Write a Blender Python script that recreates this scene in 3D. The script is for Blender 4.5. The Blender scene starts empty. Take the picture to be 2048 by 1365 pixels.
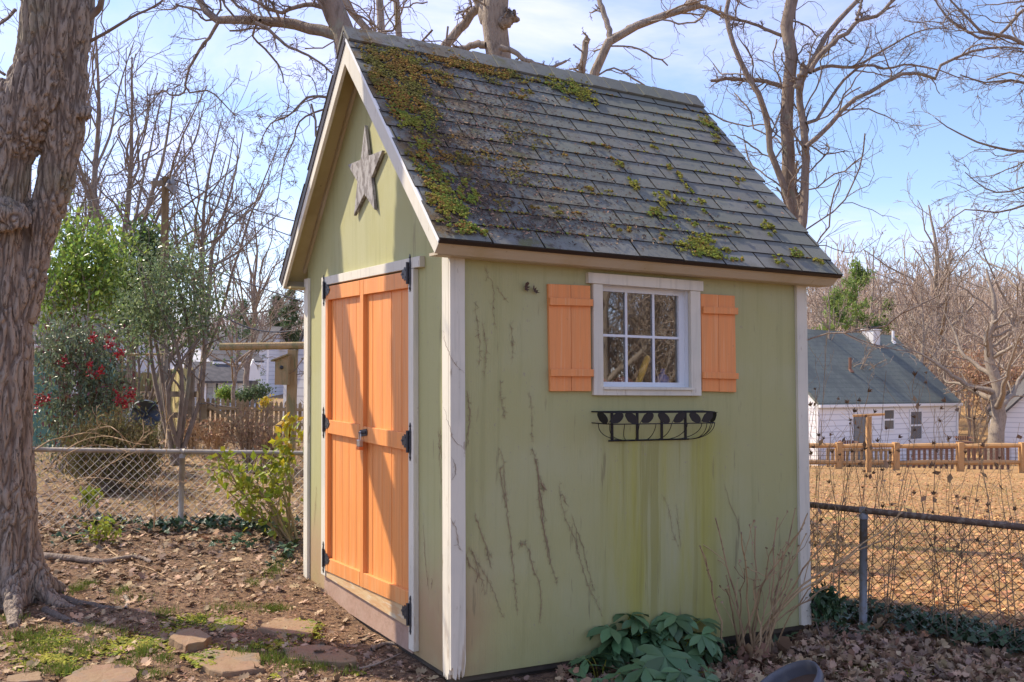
import bpy, math, random
import numpy as np
from mathutils import Vector, noise as mnoise
C = bpy.context.scene.collection
random.seed(7)
RNG = np.random.default_rng(11)
PI = math.pi
# ------------------------------------------------------------------ camera
SC = 1.075
F = 1956.3; YAW = 1.0579; PITCH = .0331; ROLL = .0170
CAM = np.array([-2.0324, -4.1323, 1.4299]) * SC
FW = np.array([math.cos(PITCH)*math.cos(YAW), math.cos(PITCH)*math.sin(YAW), math.sin(PITCH)])
_r = np.array([math.sin(YAW), -math.cos(YAW), 0.]); _u = np.cross(_r, FW)
RT = _r*math.cos(ROLL) + _u*math.sin(ROLL); UP = -_r*math.sin(ROLL) + _u*math.cos(ROLL)
FH = np.array([math.cos(YAW), math.sin(YAW), 0.]); RH = _r
SHX, SHY = -.0185, .0108           # the old shed leans a little
def ray(x, y): return FW + RT*(x-1024)/F - UP*(y-682.5)/F
def at(x, y, d): return CAM + ray(x, y)*d
def cam_ld(x, y):
    v0 = x-CAM[0]; v1 = y-CAM[1]
    return v0*RH[0]+v1*RH[1], v0*FH[0]+v1*FH[1]
def ld_xy(l, d): return CAM[0]+RH[0]*l+FH[0]*d, CAM[1]+RH[1]*l+FH[1]*d
def front_yz(px, py, off=0.):       # point of the leaning front wall (shed coordinates before the lean)
    D = ray(px, py); t = (off+SHX*CAM[2]-CAM[0])/(D[0]-SHX*D[2]); p = CAM+D*t
    return p[1]-SHY*p[2], p[2]
def side_xz(px, py, off=0.):
    D = ray(px, py); t = (off+SHY*CAM[2]-CAM[1])/(D[1]-SHY*D[2]); p = CAM+D*t
    return p[0]-SHX*p[2], p[2]
cam = bpy.data.cameras.new("camera"); camo = bpy.data.objects.new("camera", cam); C.objects.link(camo)
cam.sensor_width = 36; cam.lens = F/2048*36; cam.clip_end = 2000; cam.clip_start = .05
from mathutils import Matrix
camo.matrix_world = Matrix(((RT[0], UP[0], -FW[0], CAM[0]), (RT[1], UP[1], -FW[1], CAM[1]), (RT[2], UP[2], -FW[2], CAM[2]), (0, 0, 0, 1)))
bpy.context.scene.camera = camo
# ------------------------------------------------------------------ ground height
def sstep(a, b, x): t = np.clip((x-a)/(b-a), 0, 1); return t*t*(3-2*t)
LD = [0, 4, 5, 6, 7, 8.5, 11, 14, 20, 28, 45, 60, 100, 200, 700]
LZ = [-.05, -.05, -.04, -.02, .05, .18, .27, .22, .05, -.4, -.6, -.5, 0.5, 3, 4]
RD = [0, 4.5, 5.5, 6.5, 8, 38, 48, 62, 95, 150, 220, 400, 700]
RZ = [-.06, -.06, -.07, -.1, -.2, -1.95, -2.5, -2.6, -1, 5, 9, 12, 12]
def gz(x, y):
    x = np.asarray(x, float); y = np.asarray(y, float)
    l, d = cam_ld(x, y)
    w = sstep(-.12, .12, l/np.maximum(d, 1)-.03)
    z = np.interp(d, LD, LZ)*(1-w)+np.interp(d, RD, RZ)*w
    s = np.exp(-((x-1.2)**2+(y-1.2)**2)/5)
    z = z+.02*np.sin(x*1.7+.4)*np.cos(y*1.3)*sstep(4, 8, d)*(1-s)
    # soil drifted against the far front corner, hollow under the window side
    z = z+.03*np.exp(-((x+.1)**2+(y-2.5)**2)/.35)-.03*np.exp(-((x-1.5)**2+(y+.1)**2)/.4)
    return z
def gpt(px, d, dz=0.):
    l = (px-1024)/F*d; x, y = ld_xy(l, d); return np.array([x, y, float(gz(x, y))+dz])
def gpix(px, py):                   # ground point seen at a pixel
    D = ray(px, py); lo, hi = 2., 300.
    t = 2.
    while t < 300:
        p = CAM+D*t
        if p[2] < gz(p[0], p[1]): break
        t *= 1.01
    return np.array([p[0], p[1], float(gz(p[0], p[1]))])
# ------------------------------------------------------------------ mesh helpers
def link(name, verts, faces, mats, parent=None, smooth=False, midx=None):
    me = bpy.data.meshes.new(name)
    verts = np.asarray(verts, np.float32).reshape(-1, 3)
    me.vertices.add(len(verts)); me.vertices.foreach_set("co", verts.ravel())
    if isinstance(faces, list):
        tot = np.array([len(f) for f in faces], np.int32)
        idx = np.array([i for f in faces for i in f], np.int32)
    else:
        tot = np.full(len(faces), faces.shape[1], np.int32); idx = faces.ravel().astype(np.int32)
    me.loops.add(len(idx)); me.loops.foreach_set("vertex_index", idx)
    me.polygons.add(len(tot))
    st = np.zeros(len(tot), np.int32); st[1:] = np.cumsum(tot)[:-1]
    me.polygons.foreach_set("loop_start", st)
    if not isinstance(mats, (list, tuple)): mats = [mats]
    for m in mats: me.materials.append(m)
    if midx is not None: me.polygons.foreach_set("material_index", np.asarray(midx, np.int32))
    me.polygons.foreach_set("use_smooth", np.full(len(tot), bool(smooth)))
    me.update(calc_edges=True); me.validate()
    o = bpy.data.objects.new(name, me); C.objects.link(o)
    if parent is not None:
        o.parent = parent
        if parent.type == 'EMPTY': o.matrix_parent_inverse = Matrix.Translation(-parent.location)
    return o
def tag(o, label=None, cat=None, group=None, kind=None):
    if label: o['label'] = label
    if cat: o['category'] = cat
    if group: o['group'] = group
    if kind: o['kind'] = kind
    return o
def thing(name, label, cat, loc=(0, 0, 0), group=None):
    o = bpy.data.objects.new(name, None); C.objects.link(o)
    o.location = [float(a) for a in loc]; o.empty_display_size = .1
    return tag(o, label, cat, group)
class MB:
    """collects shapes; everything in world coordinates"""
    def __init__(s, lean=False): s.v = []; s.f = []; s.mi = []; s.m = 0; s.lean = lean
    def add(s, vs, fs):
        n = len(s.v); s.v += [tuple(map(float, p)) for p in vs]
        for f in fs: s.f.append([n+i for i in f]); s.mi.append(s.m)
    def hexa(s, p):                 # 8 points: bottom ring 0-3, top ring 4-7
        s.add(p, [(3, 2, 1, 0), (4, 5, 6, 7), (0, 1, 5, 4), (1, 2, 6, 5), (2, 3, 7, 6), (3, 0, 4, 7)])
    def box(s, x0, x1, y0, y1, z0, z1):
        s.hexa([(x0, y0, z0), (x1, y0, z0), (x1, y1, z0), (x0, y1, z0), (x0, y0, z1), (x1, y0, z1), (x1, y1, z1), (x0, y1, z1)])
    def bar(s, a, b, w, h, up=(0, 0, 1)):      # box along a-b
        a = np.array(a, float); b = np.array(b, float); t = b-a; t /= np.linalg.norm(t)
        up = np.array(up, float)
        if abs(t@up) > .99: up = np.array([1., 0, 0])
        q = np.cross(t, up); q /= np.linalg.norm(q); n = np.cross(q, t)
        q = q*w/2; n = n*h/2
        s.hexa([a-q-n, b-q-n, b+q-n, a+q-n, a-q+n, b-q+n, b+q+n, a+q+n])
    def tube(s, pts, rad, sides=8, caps=True, closed=False):
        pts = np.array(pts, float); n = len(pts)
        rad = np.full(n, rad) if np.isscalar(rad) else np.array(rad, float)
        t = np.gradient(pts, axis=0) if not closed else np.roll(pts, -1, 0)-np.roll(pts, 1, 0)
        t /= np.linalg.norm(t, axis=1)[:, None]+1e-12
        ref = np.array([0, 0, 1.]) if abs(t[:, 2]).mean() < .8 else np.array([1., 0, 0])
        vs = []
        for i in range(n):
            a = np.cross(t[i], ref); a /= np.linalg.norm(a)+1e-9; b = np.cross(t[i], a)
            for k in range(sides):
                w = 2*PI*k/sides; vs.append(pts[i]+rad[i]*(a*math.cos(w)+b*math.sin(w)))
        fs = []
        for i in range(n if closed else n-1):
            j = (i+1) % n
            for k in range(sides):
                l = (k+1) % sides; fs.append((i*sides+k, i*sides+l, j*sides+l, j*sides+k))
        if caps and not closed:
            fs.append(tuple(range(sides))); fs.append(tuple(reversed([(n-1)*sides+k for k in range(sides)])))
        s.add(vs, fs)
    def prism(s, poly, o, eu, ev, en, th):     # polygon (u,v) in plane o+u*eu+v*ev, extruded th along en
        o = np.array(o, float); eu = np.array(eu, float); ev = np.array(ev, float); en = np.array(en, float)
        n = len(poly); a = [o+eu*u+ev*v for u, v in poly]; b = [p+en*th for p in a]
        s.add(a+b, [tuple(range(n))[::-1], tuple(range(n, 2*n))]+[(i, (i+1) % n, n+(i+1) % n, n+i) for i in range(n)])
    def ellip(s, c, rx, ry, rz, nu=10, nv=7):
        vs = []; fs = []
        for i in range(nv+1):
            th = PI*i/nv
            for k in range(nu):
                w = 2*PI*k/nu; vs.append((c[0]+rx*math.sin(th)*math.cos(w), c[1]+ry*math.sin(th)*math.sin(w), c[2]+rz*math.cos(th)))
        for i in range(nv):
            for k in range(nu): fs.append((i*nu+k, i*nu+(k+1) % nu, (i+1)*nu+(k+1) % nu, (i+1)*nu+k))
        s.add(vs, fs)
    def build(s, name, mats, parent=None, smooth=False, bevel=0):
        v = np.array(s.v)
        if s.lean: v = v+np.outer(v[:, 2], [SHX, SHY, 0])
        o = link(name, v, s.f, mats, parent, smooth, s.mi)
        if bevel:
            b = o.modifiers.new("bevel", 'BEVEL'); b.width = bevel; b.segments = 2; b.limit_method = 'ANGLE'
        return o
# vectorised tubes: P (B,n,3), R (B,n)
def tubes_np(P, R, sides):
    B, n, _ = P.shape
    T = np.gradient(P, axis=1); T /= np.linalg.norm(T, axis=2, keepdims=True)+1e-9
    m = T.mean(1); ref = np.where((abs(m[:, 2]) < .75)[:, None], [[0, 0, 1.]], [[1., .1, 0]])[:, None, :]
    A = np.cross(T, np.broadcast_to(ref, T.shape)); A /= np.linalg.norm(A, axis=2, keepdims=True)+1e-9
    Bn = np.cross(T, A)
    w = 2*PI*np.arange(sides)/sides
    V = P[:, :, None, :]+R[:, :, None, None]*(A[:, :, None, :]*np.cos(w)[None, None, :, None]+Bn[:, :, None, :]*np.sin(w)[None, None, :, None])
    idx = np.arange(B*n*sides).reshape(B, n, sides)
    a = idx[:, :-1, :]; b = np.roll(a, -1, 2); d = idx[:, 1:, :]; c = np.roll(d, -1, 2)
    return V.reshape(-1, 3), np.stack([a, b, c, d], -1).reshape(-1, 4)
def merge(parts):
    vs = []; fs = []; n = 0
    for v, f in parts:
        vs.append(v); fs.append(f+n); n += len(v)
    return np.concatenate(vs), np.concatenate(fs)
def resample(pts, n, jit=0., rng=None):
    pts = np.array(pts, float); m = len(pts)
    s = np.concatenate([[0], np.cumsum(np.linalg.norm(np.diff(pts, axis=0), axis=1))]); s /= s[-1]
    # smooth by interpolating with a Catmull-Rom spline
    q = np.linspace(0, 1, n); out = []
    e = np.vstack([2*pts[0]-pts[1], pts, 2*pts[-1]-pts[-2]])
    for t in q:
        i = min(np.searchsorted(s, t, 'right')-1, m-2); u = (t-s[i])/(s[i+1]-s[i]+1e-12)
        p0, p1, p2, p3 = e[i], e[i+1], e[i+2], e[i+3]
        out.append(.5*((2*p1)+(-p0+p2)*u+(2*p0-5*p1+4*p2-p3)*u*u+(-p0+3*p1-3*p2+p3)*u**3))
    out = np.array(out)
    if jit and rng is not None: out[1:-1] += rng.normal(0, jit, (n-2, 3))
    return out
# children of a set of branches
def sprout(P, R, k, rng, t=(.25, 1.), lr=(.3, .6), ang=(.5, 1.1), n=6, wig=.25, up=.1, rr=.55, rend=.3, rmin=.0, L=None):
    B, m, _ = P.shape
    par = np.repeat(np.arange(B), k); N = len(par)
    u = rng.uniform(t[0], t[1], N)*(m-1); i = np.minimum(u.astype(int), m-2); fr = (u-i)[:, None]
    base = P[par, i]*(1-fr)+P[par, i+1]*fr
    rb = R[par, i]*(1-fr[:, 0])+R[par, i+1]*fr[:, 0]
    T = P[par, i+1]-P[par, i]; T /= np.linalg.norm(T, axis=1, keepdims=True)+1e-9
    q = rng.normal(size=(N, 3)); q -= (q*T).sum(1, keepdims=True)*T; q /= np.linalg.norm(q, axis=1, keepdims=True)
    a = rng.uniform(ang[0], ang[1], N)[:, None]
    D = T*np.cos(a)+q*np.sin(a)
    plen = np.linalg.norm(np.diff(P, axis=1), axis=2).sum(1)[par] if L is None else np.full(N, L)
    ln = plen*rng.uniform(lr[0], lr[1], N)*(1-.45*u/(m-1))
    out = np.zeros((N, n, 3)); out[:, 0] = base; st = (ln/(n-1))[:, None]
    for j in range(1, n):
        D = D+rng.normal(0, wig, (N, 3)); D[:, 2] += up; D /= np.linalg.norm(D, axis=1, keepdims=True)
        out[:, j] = out[:, j-1]+D*st
    r0 = np.maximum(rb*rr*rng.uniform(.7, 1.1, N), rmin)
    Rr = r0[:, None]*np.linspace(1, rend, n)[None, :]
    return out, np.maximum(Rr, rmin)
# instances of a small template
def rot_basis(nrm, yaw):
    nrm = nrm/(np.linalg.norm(nrm, axis=1, keepdims=True)+1e-9)
    h = np.stack([np.cos(yaw), np.sin(yaw), np.zeros_like(yaw)], 1)
    x = h-(h*nrm).sum(1, keepdims=True)*nrm; x /= np.linalg.norm(x, axis=1, keepdims=True)+1e-9
    return x, np.cross(nrm, x), nrm
def scatter(tv, tf, pos, X, Y, Z, s, curl=None):
    tv = np.asarray(tv, float); tf = np.asarray(tf); N = len(pos); k = len(tv)
    q = np.broadcast_to(tv, (N, k, 3)).copy()
    if curl is not None: q[:, :, 2] += curl[:, None]*(tv[None, :, 0]**2*.7+tv[None, :, 1]**2)
    s = np.broadcast_to(np.asarray(s, float), (N,))[:, None, None]
    V = pos[:, None, :]+s*(q[:, :, 0:1]*X[:, None, :]+q[:, :, 1:2]*Y[:, None, :]+q[:, :, 2:3]*Z[:, None, :])
    return V.reshape(-1, 3), (tf[None]+(np.arange(N)*k)[:, None, None]).reshape(-1, tf.shape[1])
LEAF = ([(0, 0, 0), (-.28, .45, .08), (0, 1, 0), (.28, .45, .08)], [(0, 1, 2), (0, 2, 3)])
LANCE = ([(0, 0, 0), (-.12, .3, .05), (-.15, .6, .05), (0, 1, -.1), (.15, .6, .05), (.12, .3, .05), (0, .5, 0)], [(0, 6, 1), (1, 6, 2), (2, 6, 3), (3, 6, 4), (4, 6, 5), (5, 6, 0)])
IVY = ([(0, 0, 0), (-.42, -.12, .02), (-.5, .28, -.02), (-.22, .4, .05), (0, 1, -.06), (.22, .4, .05), (.5, .28, -.02), (.42, -.12, .02), (0, .3, .03)],
       [(8, 0, 1), (8, 1, 2), (8, 2, 3), (8, 3, 4), (8, 4, 5), (8, 5, 6), (8, 6, 7), (8, 7, 0)])
OAK = ([(0, -.5, 0), (-.1, -.25, 0), (-.36, -.2, .02), (-.16, -.02, .02), (-.44, .18, .03), (-.17, .2, .02), (-.3, .46, .02), (0, .62, 0), (.28, .44, .03), (.16, .2, .02), (.45, .12, .04), (.15, -.04, .02), (.34, -.24, .02), (.09, -.26, 0)],
       [(0, 1, 13), (1, 2, 3), (1, 3, 13), (13, 3, 11), (13, 11, 12), (3, 4, 5), (3, 5, 11), (5, 9, 11), (9, 10, 11), (5, 6, 7), (5, 7, 9), (7, 8, 9)])
BIT = ([(-.5, -.16, 0), (.5, -.1, .05), (.35, .2, .0), (-.3, .22, .06)], [(0, 1, 2), (0, 2, 3)])
def rvec(N, rng, up=0.):
    v = rng.normal(size=(N, 3)); v /= np.linalg.norm(v, axis=1, keepdims=True); v[:, 2] = v[:, 2]+up
    return v
def leaves(pos, size, rng, tmpl=LEAF, up=.3, curl=None):
    N = len(pos); X, Y, Z = rot_basis(rvec(N, rng, up), rng.uniform(0, 2*PI, N))
    return scatter(tmpl[0], tmpl[1], pos, X, Y, Z, rng.uniform(.6, 1.25, N)*size, None if curl is None else rng.uniform(-curl, curl, N))
# ------------------------------------------------------------------ materials
MATS = {}
def mat(name, col, rough=.75, layers=(), bump=None, island=0., hue=0., metal=0., spec=.35, alpha=None, trans=0., coat=0.):
    """layers: dicts col, scale, stretch, lo, hi, amt, detail, z=(a,b) / x=(a,b,c,d) limits; all in object space"""
    m = bpy.data.materials.new(name); m.use_nodes = True; nt = m.node_tree; N = nt.nodes; Lk = nt.links.new
    bs = N["Principled BSDF"]; bs.inputs["Roughness"].default_value = rough; bs.inputs["Metallic"].default_value = metal
    bs.inputs["Specular IOR Level"].default_value = spec
    tc = N.new("ShaderNodeTexCoord")
    def mp(st):
        k = N.new("ShaderNodeMapping"); k.inputs["Scale"].default_value = st; Lk(tc.outputs["Object"], k.inputs[0]); return k.outputs[0]
    def math_(op, a, b=None):
        k = N.new("ShaderNodeMath"); k.operation = op
        for i, q in enumerate((a, b)):
            if q is None: continue
            if isinstance(q, (int, float)): k.inputs[i].default_value = q
            else: Lk(q, k.inputs[i])
        return k.outputs[0]
    def rng_(v, a, b, smooth=True):
        k = N.new("ShaderNodeMapRange"); k.interpolation_type = 'SMOOTHSTEP' if smooth else 'LINEAR'; k.clamp = True
        k.inputs[1].default_value = a; k.inputs[2].default_value = b; Lk(v, k.inputs[0]); return k.outputs[0]
    sep = None
    rgb = N.new("ShaderNodeRGB"); rgb.outputs[0].default_value = (*col, 1); cur = rgb.outputs[0]
    for L in layers:
        kind = L.get('tex', 'noise')
        v = mp(L.get('stretch', (1, 1, 1)))
        if kind == 'noise':
            t = N.new("ShaderNodeTexNoise"); t.inputs["Scale"].default_value = L['scale']; t.inputs["Detail"].default_value = L.get('detail', 4)
            t.inputs["Roughness"].default_value = L.get('rough', .6); t.inputs["Distortion"].default_value = L.get('dist', 0)
            Lk(v, t.inputs["Vector"]); fac = rng_(t.outputs["Fac"], L.get('lo', .4), L.get('hi', .6))
        elif kind == 'voronoi':
            t = N.new("ShaderNodeTexVoronoi"); t.feature = L.get('feature', 'F1'); t.inputs["Scale"].default_value = L['scale']
            Lk(v, t.inputs["Vector"]); fac = rng_(t.outputs["Distance"], L.get('lo', 0), L.get('hi', .1))
            if L.get('inv'): fac = math_('SUBTRACT', 1., fac)
        elif kind == 'brick':
            t = N.new("ShaderNodeTexBrick"); t.inputs["Scale"].default_value = L['scale']; t.inputs["Mortar Size"].default_value = L.get('mortar', .02)
            t.inputs["Color1"].default_value = (0, 0, 0, 1); t.inputs["Color2"].default_value = (.35, .35, .35, 1); t.inputs["Mortar"].default_value = (1, 1, 1, 1)
            t.inputs["Brick Width"].default_value = L.get('bw', .5); t.inputs["Row Height"].default_value = L.get('rh', .25)
            Lk(v, t.inputs["Vector"]); fac = t.outputs["Color"]
        elif kind == 'wave':
            t = N.new("ShaderNodeTexWave"); t.wave_type = 'BANDS'; t.bands_direction = L.get('dir', 'Z'); t.wave_profile = L.get('prof', 'SAW')
            t.inputs["Scale"].default_value = L['scale']; t.inputs["Distortion"].default_value = L.get('dist', 0)
            Lk(v, t.inputs["Vector"]); fac = rng_(t.outputs["Fac"], L.get('lo', 0), L.get('hi', 1))
        else: fac = None
        for ax, i in (('x', 0), ('y', 1), ('z', 2)):
            if ax in L:
                if sep is None: sep = N.new("ShaderNodeSeparateXYZ"); Lk(tc.outputs["Object"], sep.inputs[0])
                w = rng_(sep.outputs[i], L[ax][0], L[ax][1])
                if len(L[ax]) == 4:
                    w = math_('MULTIPLY', w, math_('SUBTRACT', 1., rng_(sep.outputs[i], L[ax][2], L[ax][3])))
                fac = w if fac is None else math_('MULTIPLY', fac, w)
        fac = math_('MULTIPLY', fac, float(L.get('amt', 1.)))
        mx = N.new("ShaderNodeMix"); mx.data_type = 'RGBA'; mx.blend_type = L.get('blend', 'MIX')
        Lk(fac, mx.inputs[0]); Lk(cur, mx.inputs[6]); mx.inputs[7].default_value = (*L['col'], 1); cur = mx.outputs[2]
    if island or hue:
        g = N.new("ShaderNodeNewGeometry"); h = N.new("ShaderNodeHueSaturation")
        r = g.outputs["Random Per Island"]
        k = N.new("ShaderNodeMapRange"); k.inputs[3].default_value = 1-island; k.inputs[4].default_value = 1+island; Lk(r, k.inputs[0]); Lk(k.outputs[0], h.inputs["Value"])
        w = math_('FRACT', math_('MULTIPLY', r, 7.31))
        k2 = N.new("ShaderNodeMapRange"); k2.inputs[3].default_value = .5-hue; k2.inputs[4].default_value = .5+hue; Lk(w, k2.inputs[0]); Lk(k2.outputs[0], h.inputs["Hue"])
        Lk(cur, h.inputs["Color"]); cur = h.outputs[0]
    Lk(cur, bs.inputs["Base Color"])
    if bump:
        hs = None
        for (sc, st, amt) in bump:
            t = N.new("ShaderNodeTexNoise"); t.inputs["Scale"].default_value = sc; t.inputs["Detail"].default_value = 5
            Lk(mp(st), t.inputs["Vector"]); o = math_('MULTIPLY', t.outputs["Fac"], amt); hs = o if hs is None else math_('ADD', hs, o)
        b = N.new("ShaderNodeBump"); b.inputs["Distance"].default_value = 1.; b.inputs["Strength"].default_value = 1.
        Lk(hs, b.inputs["Height"]); Lk(b.outputs[0], bs.inputs["Normal"])
    if trans:
        tr = N.new("ShaderNodeBsdfTranslucent"); Lk(cur, tr.inputs[0]); mx = N.new("ShaderNodeMixShader"); mx.inputs[0].default_value = trans
        Lk(bs.outputs[0], mx.inputs[1]); Lk(tr.outputs[0], mx.inputs[2]); Lk(mx.outputs[0], N["Material Output"].inputs[0])
    if coat: bs.inputs["Coat Weight"].default_value = coat
    MATS[name] = m; return m
DARKV = (.09, .07, .05)
m_green = mat("sage green painted siding", (.40, .385, .175), .75, [
    dict(col=(.43, .425, .245), scale=1.2, lo=.4, hi=.65, amt=.6),
    dict(col=(.29, .285, .12), scale=1.4, stretch=(14, 14, .6), lo=.5, hi=.7, amt=.35),
    dict(col=(.38, .35, .035), scale=1., stretch=(5, 5, .5), lo=.32, hi=.68, amt=.85, x=(.85, 1.1, 1.5, 1.95), z=(-.4, .1, 1.15, 1.32)),
    dict(col=(.28, .26, .07), scale=.9, stretch=(16, 16, .5), lo=.5, hi=.6, amt=.6, x=(.8, 1., 1.5, 1.9), z=(-.4, .1, 1.1, 1.3)),
    dict(col=(.41, .24, .15), scale=2.2, lo=.2, hi=.6, amt=.95, z=(.8, .12), x=(.35, .02)),
    dict(col=(.32, .29, .1), scale=2.2, lo=.3, hi=.7, amt=.6, z=(.55, -.05)),
    dict(col=(.2, .17, .09), scale=2.5, stretch=(10, 10, 1.), lo=.63, hi=.72, amt=.6),
    dict(col=(.3, .25, .2), scale=40, lo=.66, hi=.7, amt=.5)],
    bump=[(6, (30, 30, 1), .0022), (120, (1, 1, 1), .0004)])
m_white = mat("weathered white trim paint", (.70, .65, .53), .65, [
    dict(col=(.56, .54, .45), scale=1.6, lo=.4, hi=.65, amt=.7),
    dict(col=(.42, .31, .19), scale=3, stretch=(8, 8, 1), lo=.55, hi=.66, amt=.8, z=(.45, .0)),
    dict(col=(.36, .29, .2), scale=5, stretch=(9, 9, 1.5), lo=.66, hi=.7, amt=.8),
    dict(col=(.45, .42, .34), scale=2, stretch=(20, 20, 1), lo=.5, hi=.7, amt=.4)],
    bump=[(8, (25, 25, 1), .0006)])
m_tan = mat("cream tan eave paint", (.50, .43, .31), .7, [
    dict(col=(.42, .33, .17), scale=2., lo=.45, hi=.65, amt=.7), dict(col=(.3, .22, .12), scale=14, lo=.66, hi=.72, amt=.6)], bump=[(8, (3, 25, 25), .001)])
m_soffit = mat("yellowed soffit plywood", (.50, .42, .22), .8, [
    dict(col=(.36, .28, .13), scale=2.4, lo=.42, hi=.68, amt=.7), dict(col=(.2, .15, .08), scale=22, lo=.66, hi=.72, amt=.5)])
m_orange = mat("orange door paint", (.80, .295, .075), .55, [
    dict(col=(.66, .25, .075), scale=2., stretch=(14, 14, .7), lo=.4, hi=.66, amt=.8), dict(col=(.82, .40, .16), scale=3., stretch=(22, 22, .5), lo=.52, hi=.68, amt=.5), dict(col=(.42, .2, .08), scale=2., lo=.3, hi=.7, amt=.55, z=(.36, .14)),
    dict(col=(.74, .39, .16), scale=3, stretch=(10, 10, 1), lo=.42, hi=.66, amt=.75, z=(.5, .18)),
    dict(col=(.5, .24, .1), scale=30, stretch=(3, 3, 1), lo=.68, hi=.72, amt=.5)],
    bump=[(8, (28, 28, 1), .0012)])
m_orange2 = mat("dusty orange shutter paint", (.80, .30, .095), .6, [
    dict(col=(.70, .28, .10), scale=2.4, stretch=(14, 14, .8), lo=.4, hi=.66, amt=.8), dict(col=(.80, .42, .2), scale=3., stretch=(24, 24, .6), lo=.54, hi=.68, amt=.5),
    dict(col=(.45, .2, .09), scale=26, lo=.68, hi=.73, amt=.6)], bump=[(8, (28, 28, 1), .0012)])
m_sillwood = mat("bare sill wood with orange overspray", (.60, .42, .22), .75, [
    dict(col=(.55, .31, .14), scale=3, stretch=(3, 1.5, 10), lo=.42, hi=.6, amt=.8), dict(col=(.62, .52, .36), scale=4, stretch=(2, 1.5, 8), lo=.5, hi=.65, amt=.8)], bump=[(8, (20, 2, 25), .0015)])
m_kick = mat("pinkish brown kickboard", (.40, .26, .19), .85, [dict(col=(.33, .21, .14), scale=30, lo=.4, hi=.6, amt=.7), dict(col=(.46, .32, .24), scale=3, lo=.4, hi=.7, amt=.6)], bump=[(60, (1, 1, 1), .002)])
m_iron = mat("black iron", (.05, .05, .055), .5, [dict(col=(.09, .08, .075), scale=20, lo=.5, hi=.7, amt=.6)], metal=.3)
m_wire = mat("dark basket wire", (.018, .016, .016), .5, metal=.2)
m_chrome = mat("steel padlock", (.55, .55, .55), .3, metal=.9)
m_lockorange = mat("orange lock bumper", (.75, .18, .04), .5)
m_shingle = mat("grey green asphalt shingles", (.162, .166, .138), .95, [
    dict(col=(.205, .20, .18), scale=1.3, lo=.4, hi=.65, amt=.8),
    dict(col=(.115, .108, .095), scale=2.6, lo=.52, hi=.72, amt=.7),
    dict(col=(.165, .175, .13), scale=2.2, lo=.5, hi=.7, amt=.6),
    dict(col=(.17, .10, .03), scale=3.4, detail=8, rough=.72, lo=.47, hi=.6, amt=.85, x=(1.1, -.1)),
    dict(col=(.13, .125, .03), scale=2.6, detail=8, rough=.75, lo=.55, hi=.66, amt=.7, x=(2.6, .3)),
    dict(col=(.07, .05, .036), scale=17, detail=8, rough=.75, stretch=(1, 1, .6), lo=.53, hi=.63, amt=.85, x=(2.3, .1)),
    dict(col=(.26, .26, .25), scale=180, lo=.58, hi=.66, amt=.5)], bump=[(160, (1, 1, 1), .0015)], island=.10)
m_drip = mat("dark brown drip edge", (.035, .022, .016), .5)
m_dripw = mat("white metal drip edge", (.74, .74, .72), .4)
m_star = mat("weathered grey star wood", (.20, .18, .165), .8, [
    dict(col=(.42, .40, .375), scale=16, stretch=(1, 1.6, .6), detail=8, rough=.7, lo=.44, hi=.54, amt=.85), dict(col=(.13, .11, .1), scale=14, lo=.55, hi=.65, amt=.8)], bump=[(20, (1, 3, 1), .003)])
m_glass = None
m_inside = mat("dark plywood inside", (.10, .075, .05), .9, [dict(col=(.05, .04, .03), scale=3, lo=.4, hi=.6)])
m_sash = mat("white vinyl sash", (.70, .72, .74), .45)
def glass_mat():
    m = bpy.data.materials.new("window glass"); m.use_nodes = True; N = m.node_tree.nodes; Lk = m.node_tree.links.new
    N.remove(N["Principled BSDF"])
    g = N.new("ShaderNodeBsdfGlossy"); g.inputs["Roughness"].default_value = .015; g.inputs[0].default_value = (.9, .92, .95, 1)
    t = N.new("ShaderNodeBsdfTransparent"); t.inputs[0].default_value = (.93, .93, .91, 1)
    mx = N.new("ShaderNodeMixShader"); fr = N.new("ShaderNodeFresnel"); fr.inputs[0].default_value = 1.7
    ad = N.new("ShaderNodeMath"); ad.operation = 'ADD'; ad.inputs[1].default_value = .20; Lk(fr.outputs[0], ad.inputs[0])
    ge = N.new("ShaderNodeNewGeometry"); bf = N.new("ShaderNodeMath"); bf.operation = 'SUBTRACT'; bf.inputs[0].default_value = 1.; Lk(ge.outputs["Backfacing"], bf.inputs[1]); mu = N.new("ShaderNodeMath"); mu.operation = 'MULTIPLY'; Lk(ad.outputs[0], mu.inputs[0]); Lk(bf.outputs[0], mu.inputs[1]); Lk(mu.outputs[0], mx.inputs[0]); Lk(t.outputs[0], mx.inputs[1]); Lk(g.outputs[0], mx.inputs[2]); Lk(mx.outputs[0], N["Material Output"].inputs[0])
    return m
m_glass = glass_mat()
def graft(o, v, f, m):              # adds faces to a part's own mesh with a second material
    me = o.data; nv = len(me.vertices); c = np.empty(nv*3, np.float32); me.vertices.foreach_get("co", c); fl = [list(p.vertices) for p in me.polygons]; k = len(fl)
    fl += [[int(i)+nv for i in q] for q in f]; par = o.parent; nm = o.name.split('.')[0]; m0 = list(me.materials)[0]; bpy.data.objects.remove(o)
    return link(nm, np.concatenate([c.reshape(-1, 3), v]), fl, [m0, m], par, True, (np.arange(len(fl)) >= k)*1)
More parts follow.
